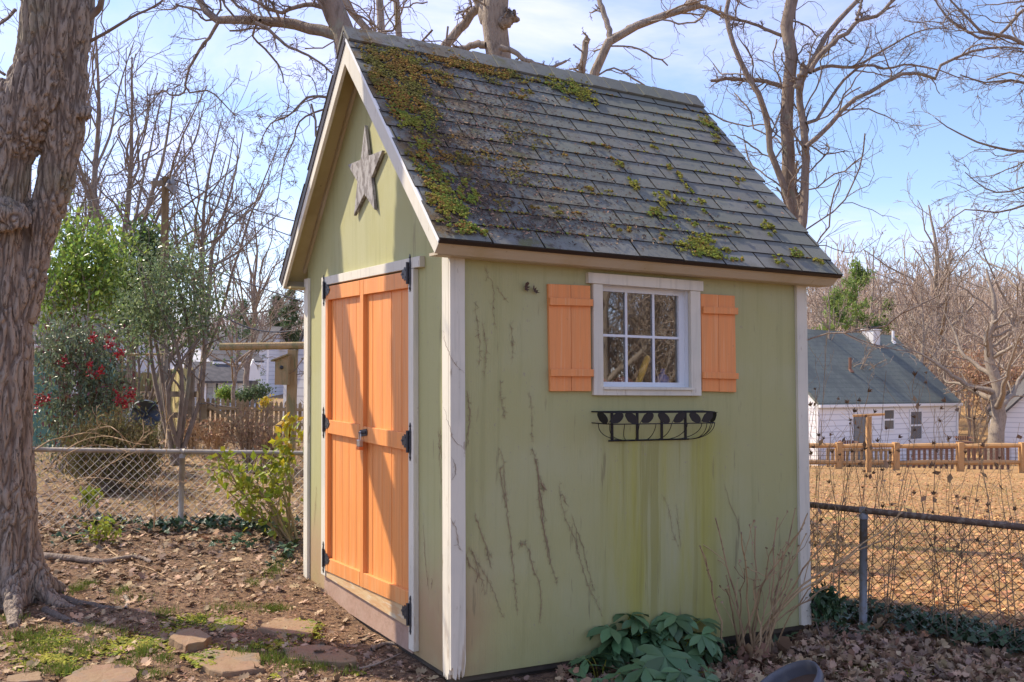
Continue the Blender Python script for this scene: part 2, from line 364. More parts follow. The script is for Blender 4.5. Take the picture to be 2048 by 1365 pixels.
# ------------------------------------------------------------------ light
SUN = np.array([-1., 1.19, 1.665]); SUN /= np.linalg.norm(SUN)
sl = bpy.data.lights.new("sun", 'SUN'); sl.energy = 4.0; sl.angle = math.radians(.53); sl.color = (1., .88, .70)
so = bpy.data.objects.new("sun", sl); C.objects.link(so); so.location = (-8, 10, 12)
so.rotation_euler = Vector(SUN).to_track_quat('Z', 'Y').to_euler()
w = bpy.data.worlds.new("World"); bpy.context.scene.world = w; w.use_nodes = True
def build_world():
    N = w.node_tree.nodes; Lk = w.node_tree.links.new; bg = N["Background"]
    sky = N.new("ShaderNodeTexSky"); sky.sky_type = 'NISHITA'; sky.sun_disc = False
    sky.sun_elevation = math.asin(SUN[2]); sky.sun_rotation = math.atan2(SUN[0], SUN[1]); sky.air_density = 1.; sky.dust_density = .6; sky.ozone_density = 3.2
    tc = N.new("ShaderNodeTexCoord"); mp = N.new("ShaderNodeMapping"); mp.inputs["Scale"].default_value = (1.4, 1.4, 4.2); Lk(tc.outputs["Generated"], mp.inputs[0])
    n = N.new("ShaderNodeTexNoise"); n.inputs["Scale"].default_value = 1.9; n.inputs["Detail"].default_value = 7; n.inputs["Roughness"].default_value = .58; n.inputs["Distortion"].default_value = .4
    Lk(mp.outputs[0], n.inputs["Vector"])
    r = N.new("ShaderNodeMapRange"); r.interpolation_type = 'SMOOTHSTEP'; r.inputs[1].default_value = .36; r.inputs[2].default_value = .78; r.inputs[4].default_value = .82; Lk(n.outputs["Fac"], r.inputs[0])
    mx = N.new("ShaderNodeMix"); mx.data_type = 'RGBA'; Lk(r.outputs[0], mx.inputs[0]); Lk(sky.outputs[0], mx.inputs[6]); mx.inputs[7].default_value = (5.0, 5.1, 7.2, 1)
    tn = N.new("ShaderNodeMix"); tn.data_type = 'RGBA'; tn.blend_type = 'MULTIPLY'; tn.inputs[0].default_value = 1.; tn.inputs[7].default_value = (1.01, .965, 1.03, 1); Lk(mx.outputs[2], tn.inputs[6]); Lk(tn.outputs[2], bg.inputs[0]); bg.inputs[1].default_value = .148
build_world()
sc = bpy.context.scene
sc.view_settings.view_transform = 'Standard'; sc.view_settings.look = 'None'; sc.view_settings.exposure = .70; sc.view_settings.gamma = 1.
sc.cycles.max_bounces = 8; sc.cycles.transparent_max_bounces = 12
# ================================================================== SHED
W, D, HE, OX, OYB, OYT, ZR, ORR = 2.2471*SC, 2.3233*SC, 1.9735*SC, .1176*SC, .0937*SC, .1572*SC, 3.3632*SC, .1322*SC
ZE = HE+.0595*SC                    # shingle edge height at the eave
RY = W/2; SL = (ZR-ZE)/(RY+OYT)     # roof slope
nr = np.array([0, -SL, 1.])/math.hypot(SL, 1); ar = np.array([0, 1., SL])/math.hypot(SL, 1)   # window-side roof: normal, up-slope
def roofz(y): return ZE+SL*(min(y, W-y)+OYT)
shed = thing("garden_shed", "small sage green garden shed with steep mossy shingle roof and orange double doors", "shed", (0, 0, 0))
def L(): return MB(lean=True)
TK = .02                            # trim thickness
# ---- window opening in the side wall (trim outer sizes from the picture)
wx0, _ = side_xz(1186.5, 680); wx1, _ = side_xz(1400.8, 680)
_, wz1 = side_xz(1290, 556); _, wz0 = side_xz(1290, 791.5)
gx0, gz1_ = side_xz(1206, 582, .05); gx1, gz0_ = side_xz(1360, 766, .05)
ox0, _ = side_xz(1205.5, 680); ox1, _ = side_xz(1381, 680)
_, oz1 = side_xz(1290, 575); _, oz0 = side_xz(1290, 776)
# side wall with the opening: four slabs butted together
mb = L()
T = .02; Y0 = TK; Y1 = TK+.03
mb.box(.02, ox0, Y0, Y1, 0, HE+.03); mb.box(ox1, D-.02, Y0, Y1, 0, HE+.03); mb.box(ox0, ox1, Y0, Y1, 0, oz0); mb.box(ox0, ox1, Y0, Y1, oz1, HE+.03)
side = mb.build("side_wall", m_green, shed)
# front (gable) wall with a door opening
DY0, DY1 = front_yz(817, 900)[0], front_yz(652, 900)[0]
_, DZT = front_yz(740, 552)
mb = L()
def gab(y): return roofz(y)-.045
X0, X1 = TK, TK+.03
def wallp(y0, y1, z0):              # full-height gable strip
    ys = [y0, y1] if not (y0 < RY < y1) else [y0, RY, y1]
    for a, b in zip(ys[:-1], ys[1:]):
        mb.hexa([(X0, a, z0), (X1, a, z0), (X1, b, z0), (X0, b, z0), (X0, a, gab(a)), (X1, a, gab(a)), (X1, b, gab(b)), (X0, b, gab(b))])
wallp(Y0, DY0, 0); wallp(DY1, W-.02, 0); wallp(DY0, DY1, DZT)
mb.box(X0+.012, X1, DY0, DY1, 0, .16)
front = mb.build("front_wall", m_green, shed)
mb = L()                            # far walls and floor
mb.box(.05, D-.02, W-.05, W-.02, 0, HE+.03); mb.box(D-.05, D-.02, .05, W-.05, 0, HE+.03)
mb.hexa([(D-.05, .05, HE+.03), (D-.02, .05, HE+.03), (D-.02, W-.05, HE+.03), (D-.05, W-.05, HE+.03), (D-.05, RY-.02, gab(RY)), (D-.02, RY-.02, gab(RY)), (D-.02, RY+.02, gab(RY)), (D-.05, RY+.02, gab(RY))])
mb.build("rear_wall", m_green, shed)
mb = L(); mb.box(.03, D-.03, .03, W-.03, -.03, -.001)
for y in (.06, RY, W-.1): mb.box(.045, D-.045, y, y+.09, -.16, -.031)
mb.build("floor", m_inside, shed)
# ---- corner boards, bottoms rotted into splinters at the near corner
def ragged_board(name, axis, a0, a1, t0, t1, z0, z1, rot=0.):
    mb = L(); n = 9; r = np.random.default_rng(3+len(name))
    cs = np.linspace(a0, a1, n+1)
    zb = np.array([z0+rot*max(0, r.uniform(-.4, 1)) for _ in range(n+1)])
    A = []; B = []
    for c, z in zip(cs, zb):
        for lst, t in ((A, t0), (B, t1)):
            for zz in (z, z1): lst.append((c, t, zz) if axis == 'x' else (t, c, zz))
    vs = A+B; m = len(A); fs = []
    for i in range(n):
        a = 2*i
        fs += [(a, a+2, a+3, a+1), (m+a, m+a+1, m+a+3, m+a+2), (a, m+a, m+a+2, a+2), (a+1, a+3, m+a+3, m+a+1)]
    fs += [(0, 1, m+1, m), (2*n, m+2*n, m+2*n+1, 2*n+1)]
    mb.add(vs, fs); return mb.build(name, m_white, shed)
ragged_board("corner_board", 'x', 0, .083, -.001, TK-.001, -.005, HE+.005, .09)
ragged_board("corner_board", 'y', TK, .094, -.001, TK-.001, -.01, HE+.03, .05)
ragged_board("corner_board", 'x', D-.085, D, -.001, TK-.001, 0, HE+.005, .01)
ragged_board("corner_board", 'y', W-.085, W, -.001, TK-.001, 0, HE+.07, .01)
mb = L(); mb.box(TK, .09, W-.019, W+.003, 0, HE); mb.build("corner_board", m_white, shed)
mb = L(); mb.box(D-.019, D+.003, 0, .085, 0, HE); mb.build("corner_board", m_white, shed)
# thin brown caulk line beside the far front corner board
# ---- roof: deck, shingles course by course, ridge caps
SLEN = math.hypot(RY+OYT, ZR-ZE); NC = 14; EXP = (SLEN-.05)/NC
rx0, rx1 = -OX-.012, D+ORR+.004
def rp(x, s, h, side=1):            # point on the roof: along x, distance s up the slope, height h over the deck
    y = -OYT+ar[1]*s+nr[1]*h; z = ZE+ar[2]*s+nr[2]*h
    return (x, y if side == 1 else W-y, z)
mb = L(); rr = np.random.default_rng(5)
for sd in (1, -1):
    for c in range(NC):
        s0 = c*EXP; s1 = s0+EXP+.03; off = (c % 2)*.1525+rr.uniform(-.02, .02)
        x = rx0-off
        h0, h1 = .0045, .001
        while x < rx1:
            a = max(x, rx0); b = min(x+.305, rx1)
            if b-a > .02:
                g = .006; j = rr.uniform(-.004, .004); l = rr.uniform(0, .0025)
                e0 = a if a == rx0 else a+g; e1 = b if b == rx1 else b-g
                p = [rp(e0, s0+j, -.004, sd), rp(e1, s0+j+rr.uniform(-.003, .003), -.004, sd), rp(e1, s1, -.006, sd), rp(e0, s1, -.006, sd),
                     rp(e0, s0+j, h0+l, sd), rp(e1, s0+j, h0+l, sd), rp(e1, s1, h1-.004, sd), rp(e0, s1, h1-.004, sd)]
                mb.hexa(p if sd == 1 else [p[i] for i in (1, 0, 3, 2, 5, 4, 7, 6)])
            x += .305
NSH = len(mb.f)//6
x = rx0
while x < rx1-.02:                  # ridge caps
    b = min(x+.16, rx1); k = rr.uniform(0, .004)
    for sd in (1, -1):
        top = (x, RY, ZR+.03+k+.006); tb = (b, RY, ZR+.03+k)
        lo = rp(x, SLEN-.12, .022+k, sd); lob = rp(b, SLEN-.12, .016+k, sd)
        lo2 = rp(x, SLEN-.12, .006, sd); lob2 = rp(b, SLEN-.12, .006, sd); t2 = (x, RY, ZR+.008); tb2 = (b, RY, ZR+.008)
        p = [lo2, lob2, tb2, t2, lo, lob, tb, top]
        mb.hexa(p if sd == 1 else [p[i] for i in (1, 0, 3, 2, 5, 4, 7, 6)])
    x = b-.012 if b < rx1 else rx1
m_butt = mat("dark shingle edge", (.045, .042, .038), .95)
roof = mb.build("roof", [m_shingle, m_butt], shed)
roof.data.polygons.foreach_set("material_index", np.array([1 if (i//6) < NSH and i % 6 in (2, 3, 5) else 0 for i in range(len(mb.f))], np.int32))  # dark asphalt butts; cutout sides painted dark too, for the shadow and dirt there
mb = L()                            # deck boards (soffit seen from below)
for sd in (1, -1):
    p = [rp(-OX+.012, .03, -.035, sd), rp(D+ORR-.012, .03, -.035, sd), rp(D+ORR-.012, SLEN-.012, -.035, sd), rp(-OX+.012, SLEN-.012, -.035, sd),
         rp(-OX+.012, .03, -.008, sd), rp(D+ORR-.012, .03, -.008, sd), rp(D+ORR-.012, SLEN-.012, -.008, sd), rp(-OX+.012, SLEN-.012, -.008, sd)]
    mb.hexa(p if sd == 1 else [p[i] for i in (1, 0, 3, 2, 5, 4, 7, 6)])
mb.build("soffit", m_soffit, roof)
FH_ = .088                          # eave fascias, square to the slope
for sd in (1, -1):
    mb = L()
    p = [rp(-OX, -.002+.012, -FH_-.014, sd), rp(D+ORR-.012, .010, -FH_-.014, sd), rp(D+ORR-.012, .030, -FH_-.014, sd), rp(-OX, .030, -FH_-.014, sd),
         rp(-OX, .010, -.012, sd), rp(D+ORR-.012, .010, -.012, sd), rp(D+ORR-.012, .030, -.012, sd), rp(-OX, .030, -.012, sd)]
    mb.hexa(p if sd == 1 else [p[i] for i in (1, 0, 3, 2, 5, 4, 7, 6)])
    mb.build("eave_fascia", m_tan, roof)
# boxed underside of the eaves back to the wall
mb = L()
mb.box(-OX+.02, D+ORR-.02, -OYB+.02, TK, HE-.002, HE+.012); mb.build("soffit", m_tan, roof)
mb = L(); mb.box(-OX+.02, TK, W-.03, W+OYB-.01, HE-.002, HE+.012); mb.build("soffit", m_soffit, roof)
RW = .125                           # rake boards
for sd in (1, -1):
    for xx in (-OX, D+ORR-.02):
        mb = L()
        q = [(0.012, -.012), (SLEN-.0, -.012), (SLEN-.012-RW*SL, -.012-RW), (.012, -.10)]
        pts = []
        for s_, h_ in q:
            y = -OYT+ar[1]*s_+nr[1]*h_; z = ZE+ar[2]*s_+nr[2]*h_
            y = min(y, RY); pts.append((y if sd == 1 else W-y, z))
        # apex corner on the centre line
        pts[2] = (RY, ZR-.014*1.4-RW*math.hypot(1, SL)); pts[1] = (RY, ZR-.014*1.4)
        mb.prism(pts if sd == 1 else pts[::-1], (xx-.001, 0, 0), (0, 1, 0), (0, 0, 1), (1, 0, 0), .02)
        mb.build("rake_board", m_white, roof)
mb = L()                            # drip edges: dark along the eaves and the far rake, white on the near rake
for sd in (1, -1):
    p = [rp(rx0+.004, .000, -.028, sd), rp(rx1-.004, .000, -.028, sd), rp(rx1-.004, .0095, -.028, sd), rp(rx0+.004, .0095, -.028, sd),
         rp(rx0+.004, .000, -.0045, sd), rp(rx1-.004, .000, -.0045, sd), rp(rx1-.004, .0095, -.0045, sd), rp(rx0+.004, .0095, -.0045, sd)]
    mb.hexa(p if sd == 1 else [p[i] for i in (1, 0, 3, 2, 5, 4, 7, 6)])
def rakestrip(sd, h0, h1, x0, x1, s0=.004):
    p = [rp(x0, s0, h0, sd), rp(x1, s0, h0, sd), rp(x1, SLEN, h0, sd), rp(x0, SLEN, h0, sd), rp(x0, s0, h1, sd), rp(x1, s0, h1, sd), rp(x1, SLEN, h1, sd), rp(x0, SLEN, h1, sd)]
    mb.hexa(p if sd == 1 else [p[i] for i in (1, 0, 3, 2, 5, 4, 7, 6)])
rakestrip(-1, -.06, -.0045, -OX-.0075, -OX-.0025)
mb.build("drip_edge", m_drip, roof)
mb = L(); rakestrip(1, -.031, -.0045, -OX-.0075, -OX-.0025); mb.build("drip_edge", m_dripw, roof)
mb = L()                            # frieze boards along the gable under the soffit
for sd in (1, -1):
    q = [(.14, -.036), (SLEN, -.036), (SLEN, -.075), (.14, -.075)]
    pts = []
    for s_, h_ in q:
        y = min(-OYT+ar[1]*s_+nr[1]*h_, RY); z = ZE+ar[2]*s_+nr[2]*h_
        if s_ == SLEN: z = ZR-(.036 if h_ > -.05 else .075)*math.hypot(1, SL); y = RY
        pts.append((y if sd == 1 else W-y, z))
    mb.prism(pts if sd == 1 else pts[::-1], (.002, 0, 0), (0, 1, 0), (0, 0, 1), (1, 0, 0), .0175)
mb.build("frieze_board", m_tan, shed)
# ---- door casing
jt = -.012
y_hr, z_h1 = front_yz(839, 512, jt); _, z_h0 = front_yz(838, 534, jt); y_hl, z_h1l = front_yz(642.5, 556, jt); _, z_h0l = front_yz(643, 572, jt)
jy0 = front_yz(826.5, 800, jt)[0]; jy1 = front_yz(816.5, 800, jt)[0]; jyl1 = front_yz(642.5, 800, jt)[0]; jyl0 = front_yz(650.5, 800, jt)[0]
mb = L()
mb.hexa([(jt, y_hr, z_h0), (TK, y_hr, z_h0), (TK, y_hl, z_h0l), (jt, y_hl, z_h0l), (jt, y_hr, z_h1), (TK, y_hr, z_h1), (TK, y_hl, z_h1l), (jt, y_hl, z_h1l)])
mb.build("door_casing", m_white, shed, bevel=.002)
mb = L(); mb.box(jt, TK, jy0, jy1, .03, z_h0-.002); mb.build("door_casing", m_white, shed, bevel=.002)
mb = L(); mb.box(jt, TK, jyl0, jyl1, .16, z_h0l-.002); mb.build("door_casing", m_white, shed, bevel=.002)
def fz(px, py): return front_yz(px, py, -.005)
sl0 = fz(815, 1214); sl1 = fz(813, 1253); sr0 = fz(648, 1139); sr1 = fz(648, 1152)
mb = L()
mb.hexa([(-.004, jy1+.002, sl1[1]), (TK+.02, jy1+.002, sl1[1]), (TK+.02, jyl0-.002, sr1[1]), (-.004, jyl0-.002, sr1[1]),
         (-.004, jy1+.002, sl0[1]-.004), (TK+.02, jy1+.002, sl0[1]-.004), (TK+.02, jyl0-.002, sr0[1]-.004), (-.004, jyl0-.002, sr0[1]-.004)])
mb.build("door_sill", m_sillwood, shed, bevel=.002)
mb = L()
mb.hexa([(.012, jy1+.001, .0), (TK+.025, jy1+.001, .0), (TK+.025, jyl1, .0), (.012, jyl1, .0),
         (.012, jy1+.001, sl1[1]-.001), (TK+.025, jy1+.001, sl1[1]-.001), (TK+.025, jyl1, sr1[1]-.001), (.012, jyl1, sr1[1]-.001)])
mb.build("kickboard", m_kick, shed)
# ---- the two door leaves
xb = .014; xf = -.012               # board face and frame face
yc = front_yz(727.5, 900, xb)[0]; ya = jy1+.004; yb = jyl0-.004
def topz(y): t = (y-y_hr)/(y_hl-y_hr); return z_h0+(z_h0l-z_h0)*t-.012
def botz(y): t = (y-jy1)/(jyl0-jy1); return sl0[1]+(sr0[1]-sl0[1])*t
def leaf(y0, y1, stile, mid_top, mid_bot, right):
    d = thing("door", None, None, (xb, y0, 0)); d.parent = shed
    def slat(mb, a, b, z0a, z0b, z1a, z1b, xa, xe):
        mb.hexa([(xa, a, z0a), (xe, a, z0a), (xe, b, z0b), (xa, b, z0b), (xa, a, z1a), (xe, a, z1a), (xe, b, z1b), (xa, b, z1b)])
    mb = L(); n = 5; w_ = (y1-y0)/n
    for i in range(n):
        a = y0+i*w_+.0028; b = y0+(i+1)*w_-.0028
        slat(mb, a, b, botz(a)+.01, botz(b)+.01, topz(a)-.01, topz(b)-.01, xb+rr.uniform(-.0008, .0008), xb+.016)
    mb.box(xb+.006, xb+.018, y0, y1, botz((y0+y1)/2)+.02, topz((y0+y1)/2)-.02)
    bd = mb.build("panel", m_orange, d, bevel=.0015)
    # rails and the one stile
    sy = y1-stile
    for nm, za, zb_ in (("rail", topz, lambda y: topz(y)-.092), ("rail", lambda y: mid_top, lambda y: mid_bot), ("rail", lambda y: botz(y)+.088, botz)):
        mb = L(); e = sy-.0005
        slat(mb, y0+.001, e, zb_(y0), zb_(e), za(y0), za(e), xf, xb-.0004)
        mb.build(nm, m_orange, d, bevel=.002)
    mb = L(); slat(mb, sy, y1-.001, botz(sy), botz(y1), topz(sy), topz(y1), xf-.0015, xb-.0004); mb.build("stile", m_orange, d, bevel=.002)
    return d
mtr = fz(727, 853)[1]; mbr = fz(727, 884)[1]
mtl = fz(690, 848)[1]; mbl = fz(690, 876)[1]
dR = leaf(ya, yc-.004, .055, mtr, mbr, True)
dL = leaf(yc+.004, yb, .045, mtl+.01, mbl+.01, False)
# hinges: ornate strap on the leaf, barrel, long plate on the casing
STRAP = [(0, -.055), (.018, -.05), (.03, -.032), (.05, -.038), (.062, -.022), (.078, -.026), (.084, -.01), (.1, 0), (.084, .01), (.078, .026), (.062, .022), (.05, .038), (.03, .032), (.018, .05), (0, .055)]
PLATE = [(0, -.105), (.010, -.088), (.006, -.075), (.012, -.055), (.013, .055), (.006, .075), (.010, .088), (0, .105), (-.010, .088), (-.006, .075), (-.013, .055), (-.012, -.055), (-.006, -.075), (-.010, -.088)]
def hinge(par, y, z, dr):           # dr: direction of the strap along y
    mb = L()
    mb.prism(STRAP if dr > 0 else STRAP, (xf-.0045, y, z), (0, dr, 0), (0, 0, 1), (1, 0, 0), .0038)
    mb.tube([(xf-.010, y-dr*.006, z-.06), (xf-.010, y-dr*.006, z+.06)], .008, 8)
    mb.prism(PLATE, (xf-.0045, y-dr*.026, z), (0, 1, 0), (0, 0, 1), (1, 0, 0), .0038)
    for u, v in ((.03, .02), (.03, -.02), (.07, 0)): mb.ellip((xf-.006, y+dr*u, z+v), .003, .005, .005, 6, 4)
    for v in (-.085, -.03, .03, .085): mb.ellip((xf-.006, y-dr*.026, z+v), .003, .005, .005, 6, 4)
    mb.build("hinge", m_iron, par)
for z_ in (fz(800, 551)[1], fz(800, 880)[1], fz(800, 1217)[1]): hinge(dR, jy1-.004, z_, 1)
for z_ in (fz(660, 580)[1], fz(652, 846)[1], fz(652, 1116)[1]): hinge(dL, jyl0+.004, z_, -1)
mb = L()                            # hasp with staple, left on the right-hand leaf
hy, hz = front_yz(728, 866, xf)
mb.prism([(-.055, -.02), (.055, -.02), (.062, 0), (.055, .02), (-.055, .02), (-.062, 0)], (xf-.006, hy, hz), (0, 1, -.12), (0, .12, 1), (1, 0, 0), .004)
for u in (-.04, 0, .035): mb.ellip((xf-.010, hy+u, hz-u*.12), .008, .009, .009, 8, 6)
mb.tube([(xf-.008, hy-.02, hz), (xf-.03, hy-.012, hz), (xf-.03, hy+.012, hz), (xf-.008, hy+.02, hz)], .0035, 6)
mb.build("hasp", m_iron, dR)
pl = thing("padlock", "small silver padlock with orange bumper hanging from the shed door hasp", "padlock", (xf-.03+SHX*hz, hy+SHY*hz, hz-.06))
mb = L(); q = [(xf-.026, hy+.014*math.cos(a), hz-.022+.03*math.sin(a)) for a in np.linspace(0, PI, 9)]
mb.tube([(q[0][0], q[0][1], q[0][2]-.025)]+q+[(q[-1][0], q[-1][1], q[-1][2]-.025)], .0035, 6); mb.build("shackle", m_chrome, pl)
mb = L(); mb.box(xf-.04, xf-.014, hy-.022, hy+.022, hz-.083, hz-.042); mb.build("body", m_chrome, pl, bevel=.003)
mb = L(); mb.box(xf-.042, xf-.012, hy-.025, hy+.025, hz-.103, hz-.0835); mb.build("bumper", m_lockorange, pl, bevel=.004)
# ---- window
win = thing("window", None, None, (0, 0, 0)); win.parent = shed
mb = L(); ft = -.006
hz1a = side_xz(1176, 544.4, ft); hz1b = side_xz(1405.6, 563.5, ft); hz0 = oz1
hx0, hx1 = hz1a[0], hz1b[0]; hzt = (hz1a[1]+hz1b[1])/2
mb.box(hx0, hx1, ft-.006, TK-.001, oz1+.0, hzt); mb.build("frame", m_white, win, bevel=.002)
for a, b in ((wx0, ox0), (ox1, wx1)):
    mb = L(); mb.box(a, b, ft, TK-.001, wz0, oz1-.001); mb.build("frame", m_white, win, bevel=.002)
mb = L(); mb.box(ox0+.001, ox1-.001, ft, TK-.001, wz0, oz0-.012); mb.build("frame", m_white, win, bevel=.002)
mb = L(); mb.box(ox0-.004, ox1+.01, ft-.012, .075, oz0-.0115, oz0+.004); mb.build("sill", m_white, win, bevel=.002)
ys0, ys1 = .055, .075               # sash set back in the wall
mb = L()
mb.box(ox0+.001, gx0, ys0, ys1, oz0+.004, oz1-.001); mb.box(gx1, ox1-.001, ys0, ys1, oz0+.004, oz1-.001)
mb.box(gx0, gx1, ys0, ys1, oz0+.004, gz0_); mb.box(gx0, gx1, ys0, ys1, gz1_, oz1-.001)
mb.box(ox1-.0008, ox1+.012, TK, ys1+.02, oz0+.004, oz1); mb.box(ox0-.012, ox0+.0008, TK, ys1+.02, oz0+.004, oz1); mb.box(ox0, ox1, TK, ys1+.02, oz1-.0008, oz1+.01)
mb.build("sash", m_sash, win)
mb = L(); bw = .014
for px in (1252.5, 1307):
    x_ = side_xz(px, 672, .06)[0]; mb.box(x_-bw/2, x_+bw/2, .058, .066, gz0_, gz1_)
zc = side_xz(1285, 674, .06)[1]
mb.box(gx0, gx1, .0575, .0655, zc-bw/2, zc+bw/2)
mb.build("sash_bar", m_sash, win)
mb = L(); mb.box(gx0-.003, gx1+.003, .0685, .0715, gz0_-.003, gz1_+.003); mb.build("pane", m_glass, win)
# ---- shutters: two boards with two battens, leaning a little
def shutter(tl, tr, bl, br, gap, bat):
    s = thing("shutter", None, None, (0, 0, 0)); s.parent = shed
    P = [side_xz(*p, -.0) for p in (bl, br, tr, tl)]; g0 = side_xz(*gap[0], 0); g1 = side_xz(*gap[1], 0)
    def slab(q, y0, y1, nm):
        mb = L(); mb.prism(q, (0, y1, 0), (1, 0, 0), (0, 0, 1), (0, -1, 0), y1-y0); mb.build(nm, m_orange2, s, bevel=.002)
    e = .0015
    slab([P[0], (g1[0]-e, g1[1]), (g0[0]-e, g0[1]), P[3]], .0, TK-.0005, "board")
    slab([(g1[0]+e, g1[1]), P[1], P[2], (g0[0]+e, g0[1])], .001, TK-.0005, "board")
    for q in bat:
        Q = [side_xz(*p, -.02) for p in q]; slab([Q[3], Q[2], Q[1], Q[0]], -.019, -.0005, "batten")
shutter((1097, 568), (1181, 572), (1101, 783), (1183, 783), ((1142, 570), (1143, 783)), [((1101, 595), (1187, 599), (1187, 612.5), (1101, 610.5)), ((1102, 738), (1188, 739), (1188, 753.5), (1102, 753))])
shutter((1402, 588), (1470, 592), (1405, 783), (1473, 785), ((1437, 590), (1438.5, 784)), [((1408, 613), (1477, 616), (1477, 629.5), (1408, 627)), ((1407, 744), (1478, 747), (1478, 759), (1407, 757))])
# ---- things seen through the window
m_yellow = mat("yellow plastic handle", (.85, .52, .06), .45); m_red = mat("faded red cloth", (.45, .09, .05), .8, island=.3); m_blue = mat("blue plastic", (.08, .16, .5), .5)
hb = side_xz(1278, 764, .11); ht = side_xz(1296, 716, .095)
mb = L(); mb.tube([(hb[0]-.04, .14, hb[1]-.12), (hb[0]+.0, .115, hb[1]), ((hb[0]+ht[0])/2, .108, (hb[1]+ht[1])/2), (ht[0], .10, ht[1]), (ht[0]+.004, .10, ht[1]+.012)], [.016, .019, .022, .018, .008], 10)
tag(mb.build("tool_handle", m_yellow, None, True), "yellow tool handle leaning inside behind the window", "tool")
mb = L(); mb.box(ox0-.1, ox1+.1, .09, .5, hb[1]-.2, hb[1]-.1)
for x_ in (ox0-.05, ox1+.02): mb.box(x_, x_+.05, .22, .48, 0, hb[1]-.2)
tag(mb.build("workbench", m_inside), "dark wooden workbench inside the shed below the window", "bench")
for i, (fx, mm, lab) in enumerate(((.12, m_red, "faded red bundle on the bench at left inside window"), (.5, m_red, "faded red bundle on the bench behind yellow handle"), (.88, m_blue, "blue bottle on the bench at right inside window"))):
    x_ = ox0+(ox1-ox0)*fx; mb = L()
    if mm is m_blue: mb.tube([(x_, .17, hb[1]-.1), (x_, .17, hb[1]+.03), (x_, .17, hb[1]+.05), (x_, .17, hb[1]+.08)], [.04, .04, .015, .015], 12)
    else:
        for k in range(7): mb.ellip((x_+rr.uniform(-.09, .09), .2+rr.uniform(-.05, .05), hb[1]-.06+rr.uniform(-.02, .05)), .07, .05, .04, 8, 6)
    tag(mb.build("bottle" if mm is m_blue else "cloth_bundle", mm, None, True), lab, "bottle" if mm is m_blue else "cloth")
# ---- star
sp = [(729.5, 250.5), (737, 312), (764.5, 301), (742.5, 356), (749, 420), (728, 388), (707.5, 432), (714.5, 364), (695.5, 330), (721, 320)]
pts = [front_yz(x_, y_, -.006) for x_, y_ in sp]
mb = L(); mb.prism(pts, (-.006, 0, 0), (0, 1, 0), (0, 0, 1), (1, 0, 0), .02)
tag(mb.build("star_decoration", m_star, None, bevel=.0015), "weathered grey five pointed wooden star mounted on the gable", "star")
# ---- wire planter basket
bk = thing("planter_basket", "empty black wire planter basket with metal leaves hung below the window", "planter", (1.2, 0, 1.2))
bx0, bz1 = side_xz(1187, 822, 0); bx1, _ = side_xz(1410, 822, 0); _, bz0 = side_xz(1290, 881, 0); _, bzr = side_xz(1290, 841, -.12)
zt = bz1-.005; DP = .15; yw = TK-.004
def rim(z):
    c = .05; return [(bx0, yw, z), (bx0+.012, yw-DP+c, z), (bx0+.03, yw-DP+.015, z), (bx0+c+.03, yw-DP, z), ((bx0+bx1)/2, yw-DP-.003, z), (bx1-c-.03, yw-DP, z), (bx1-.03, yw-DP+.015, z), (bx1-.012, yw-DP+c, z), (bx1, yw, z)]
mb = L()
mb.tube(resample(rim(zt), 30), .0038, 6); mb.tube(resample(rim(zt-.062), 30), .0034, 6)
mb.tube([(bx0, yw, zt), (bx1, yw, zt)], .0038, 6)
mb.tube([(bx0+.11, yw, bz0), (bx1-.11, yw, bz0)], .005, 6)
for f_ in np.linspace(.17, .83, 4):
    x_ = bx0+(bx1-bx0)*f_; mb.bar((x_, yw, bz0), (x_, yw, zt), .016, .004, (0, 1, 0))
mb.build("frame", m_wire, bk)
mb = L(); rm = resample(rim(zt-.062), 61)
for i in (3, 8, 14, 20, 26, 32, 38, 44, 49, 53, 56, 58):
    a = rm[i]; bxx = min(max(a[0], bx0+.12), bx1-.12); bxx = .55*bxx+.45*(bx0+bx1)/2 if i < 45 else bx1-.13+.004*(i-48)
    b = np.array([bxx, yw-.004, bz0]); q = []
    for t in np.linspace(0, 1, 10): q.append((a[0]+(b[0]-a[0])*t**2.2, a[1]+(b[1]-a[1])*t**1.6, a[2]+(b[2]-a[2])*(1-(1-t)**1.6)))
    mb.tube(q, .0022, 5)
mb.build("side_bars", m_wire, bk)
rm1 = resample(rim(zt-.03), 61)
for k, i in enumerate((5, 11, 17, 23, 29, 35, 41, 47, 54)):
    mb = L(); c_ = rm1[i]; t_ = rm1[i+1]-rm1[i-1]; t_ /= np.linalg.norm(t_); e = (-.5 if k % 2 == 0 else .5)
    ax = t_*math.cos(e)+np.array([0, 0, 1])*math.sin(e); ay = -t_*math.sin(e)+np.array([0, 0, 1])*math.cos(e)
    n_ = np.cross(t_, [0, 0, 1]); o_ = [(.045*math.cos(a), .026*math.sin(a)*(1 if math.cos(a) > -.5 else .8)) for a in np.linspace(0, 2*PI, 14, endpoint=False)]
    mb.prism(o_, c_-n_*.003, ax, ay, n_, .005)
    vine = [c_-ax*.06, c_-ax*.03+ay*.014, c_+ay*.004]
    mb.tube(vine, .0018, 5); mb.build("leaf_ornament", m_wire, bk)
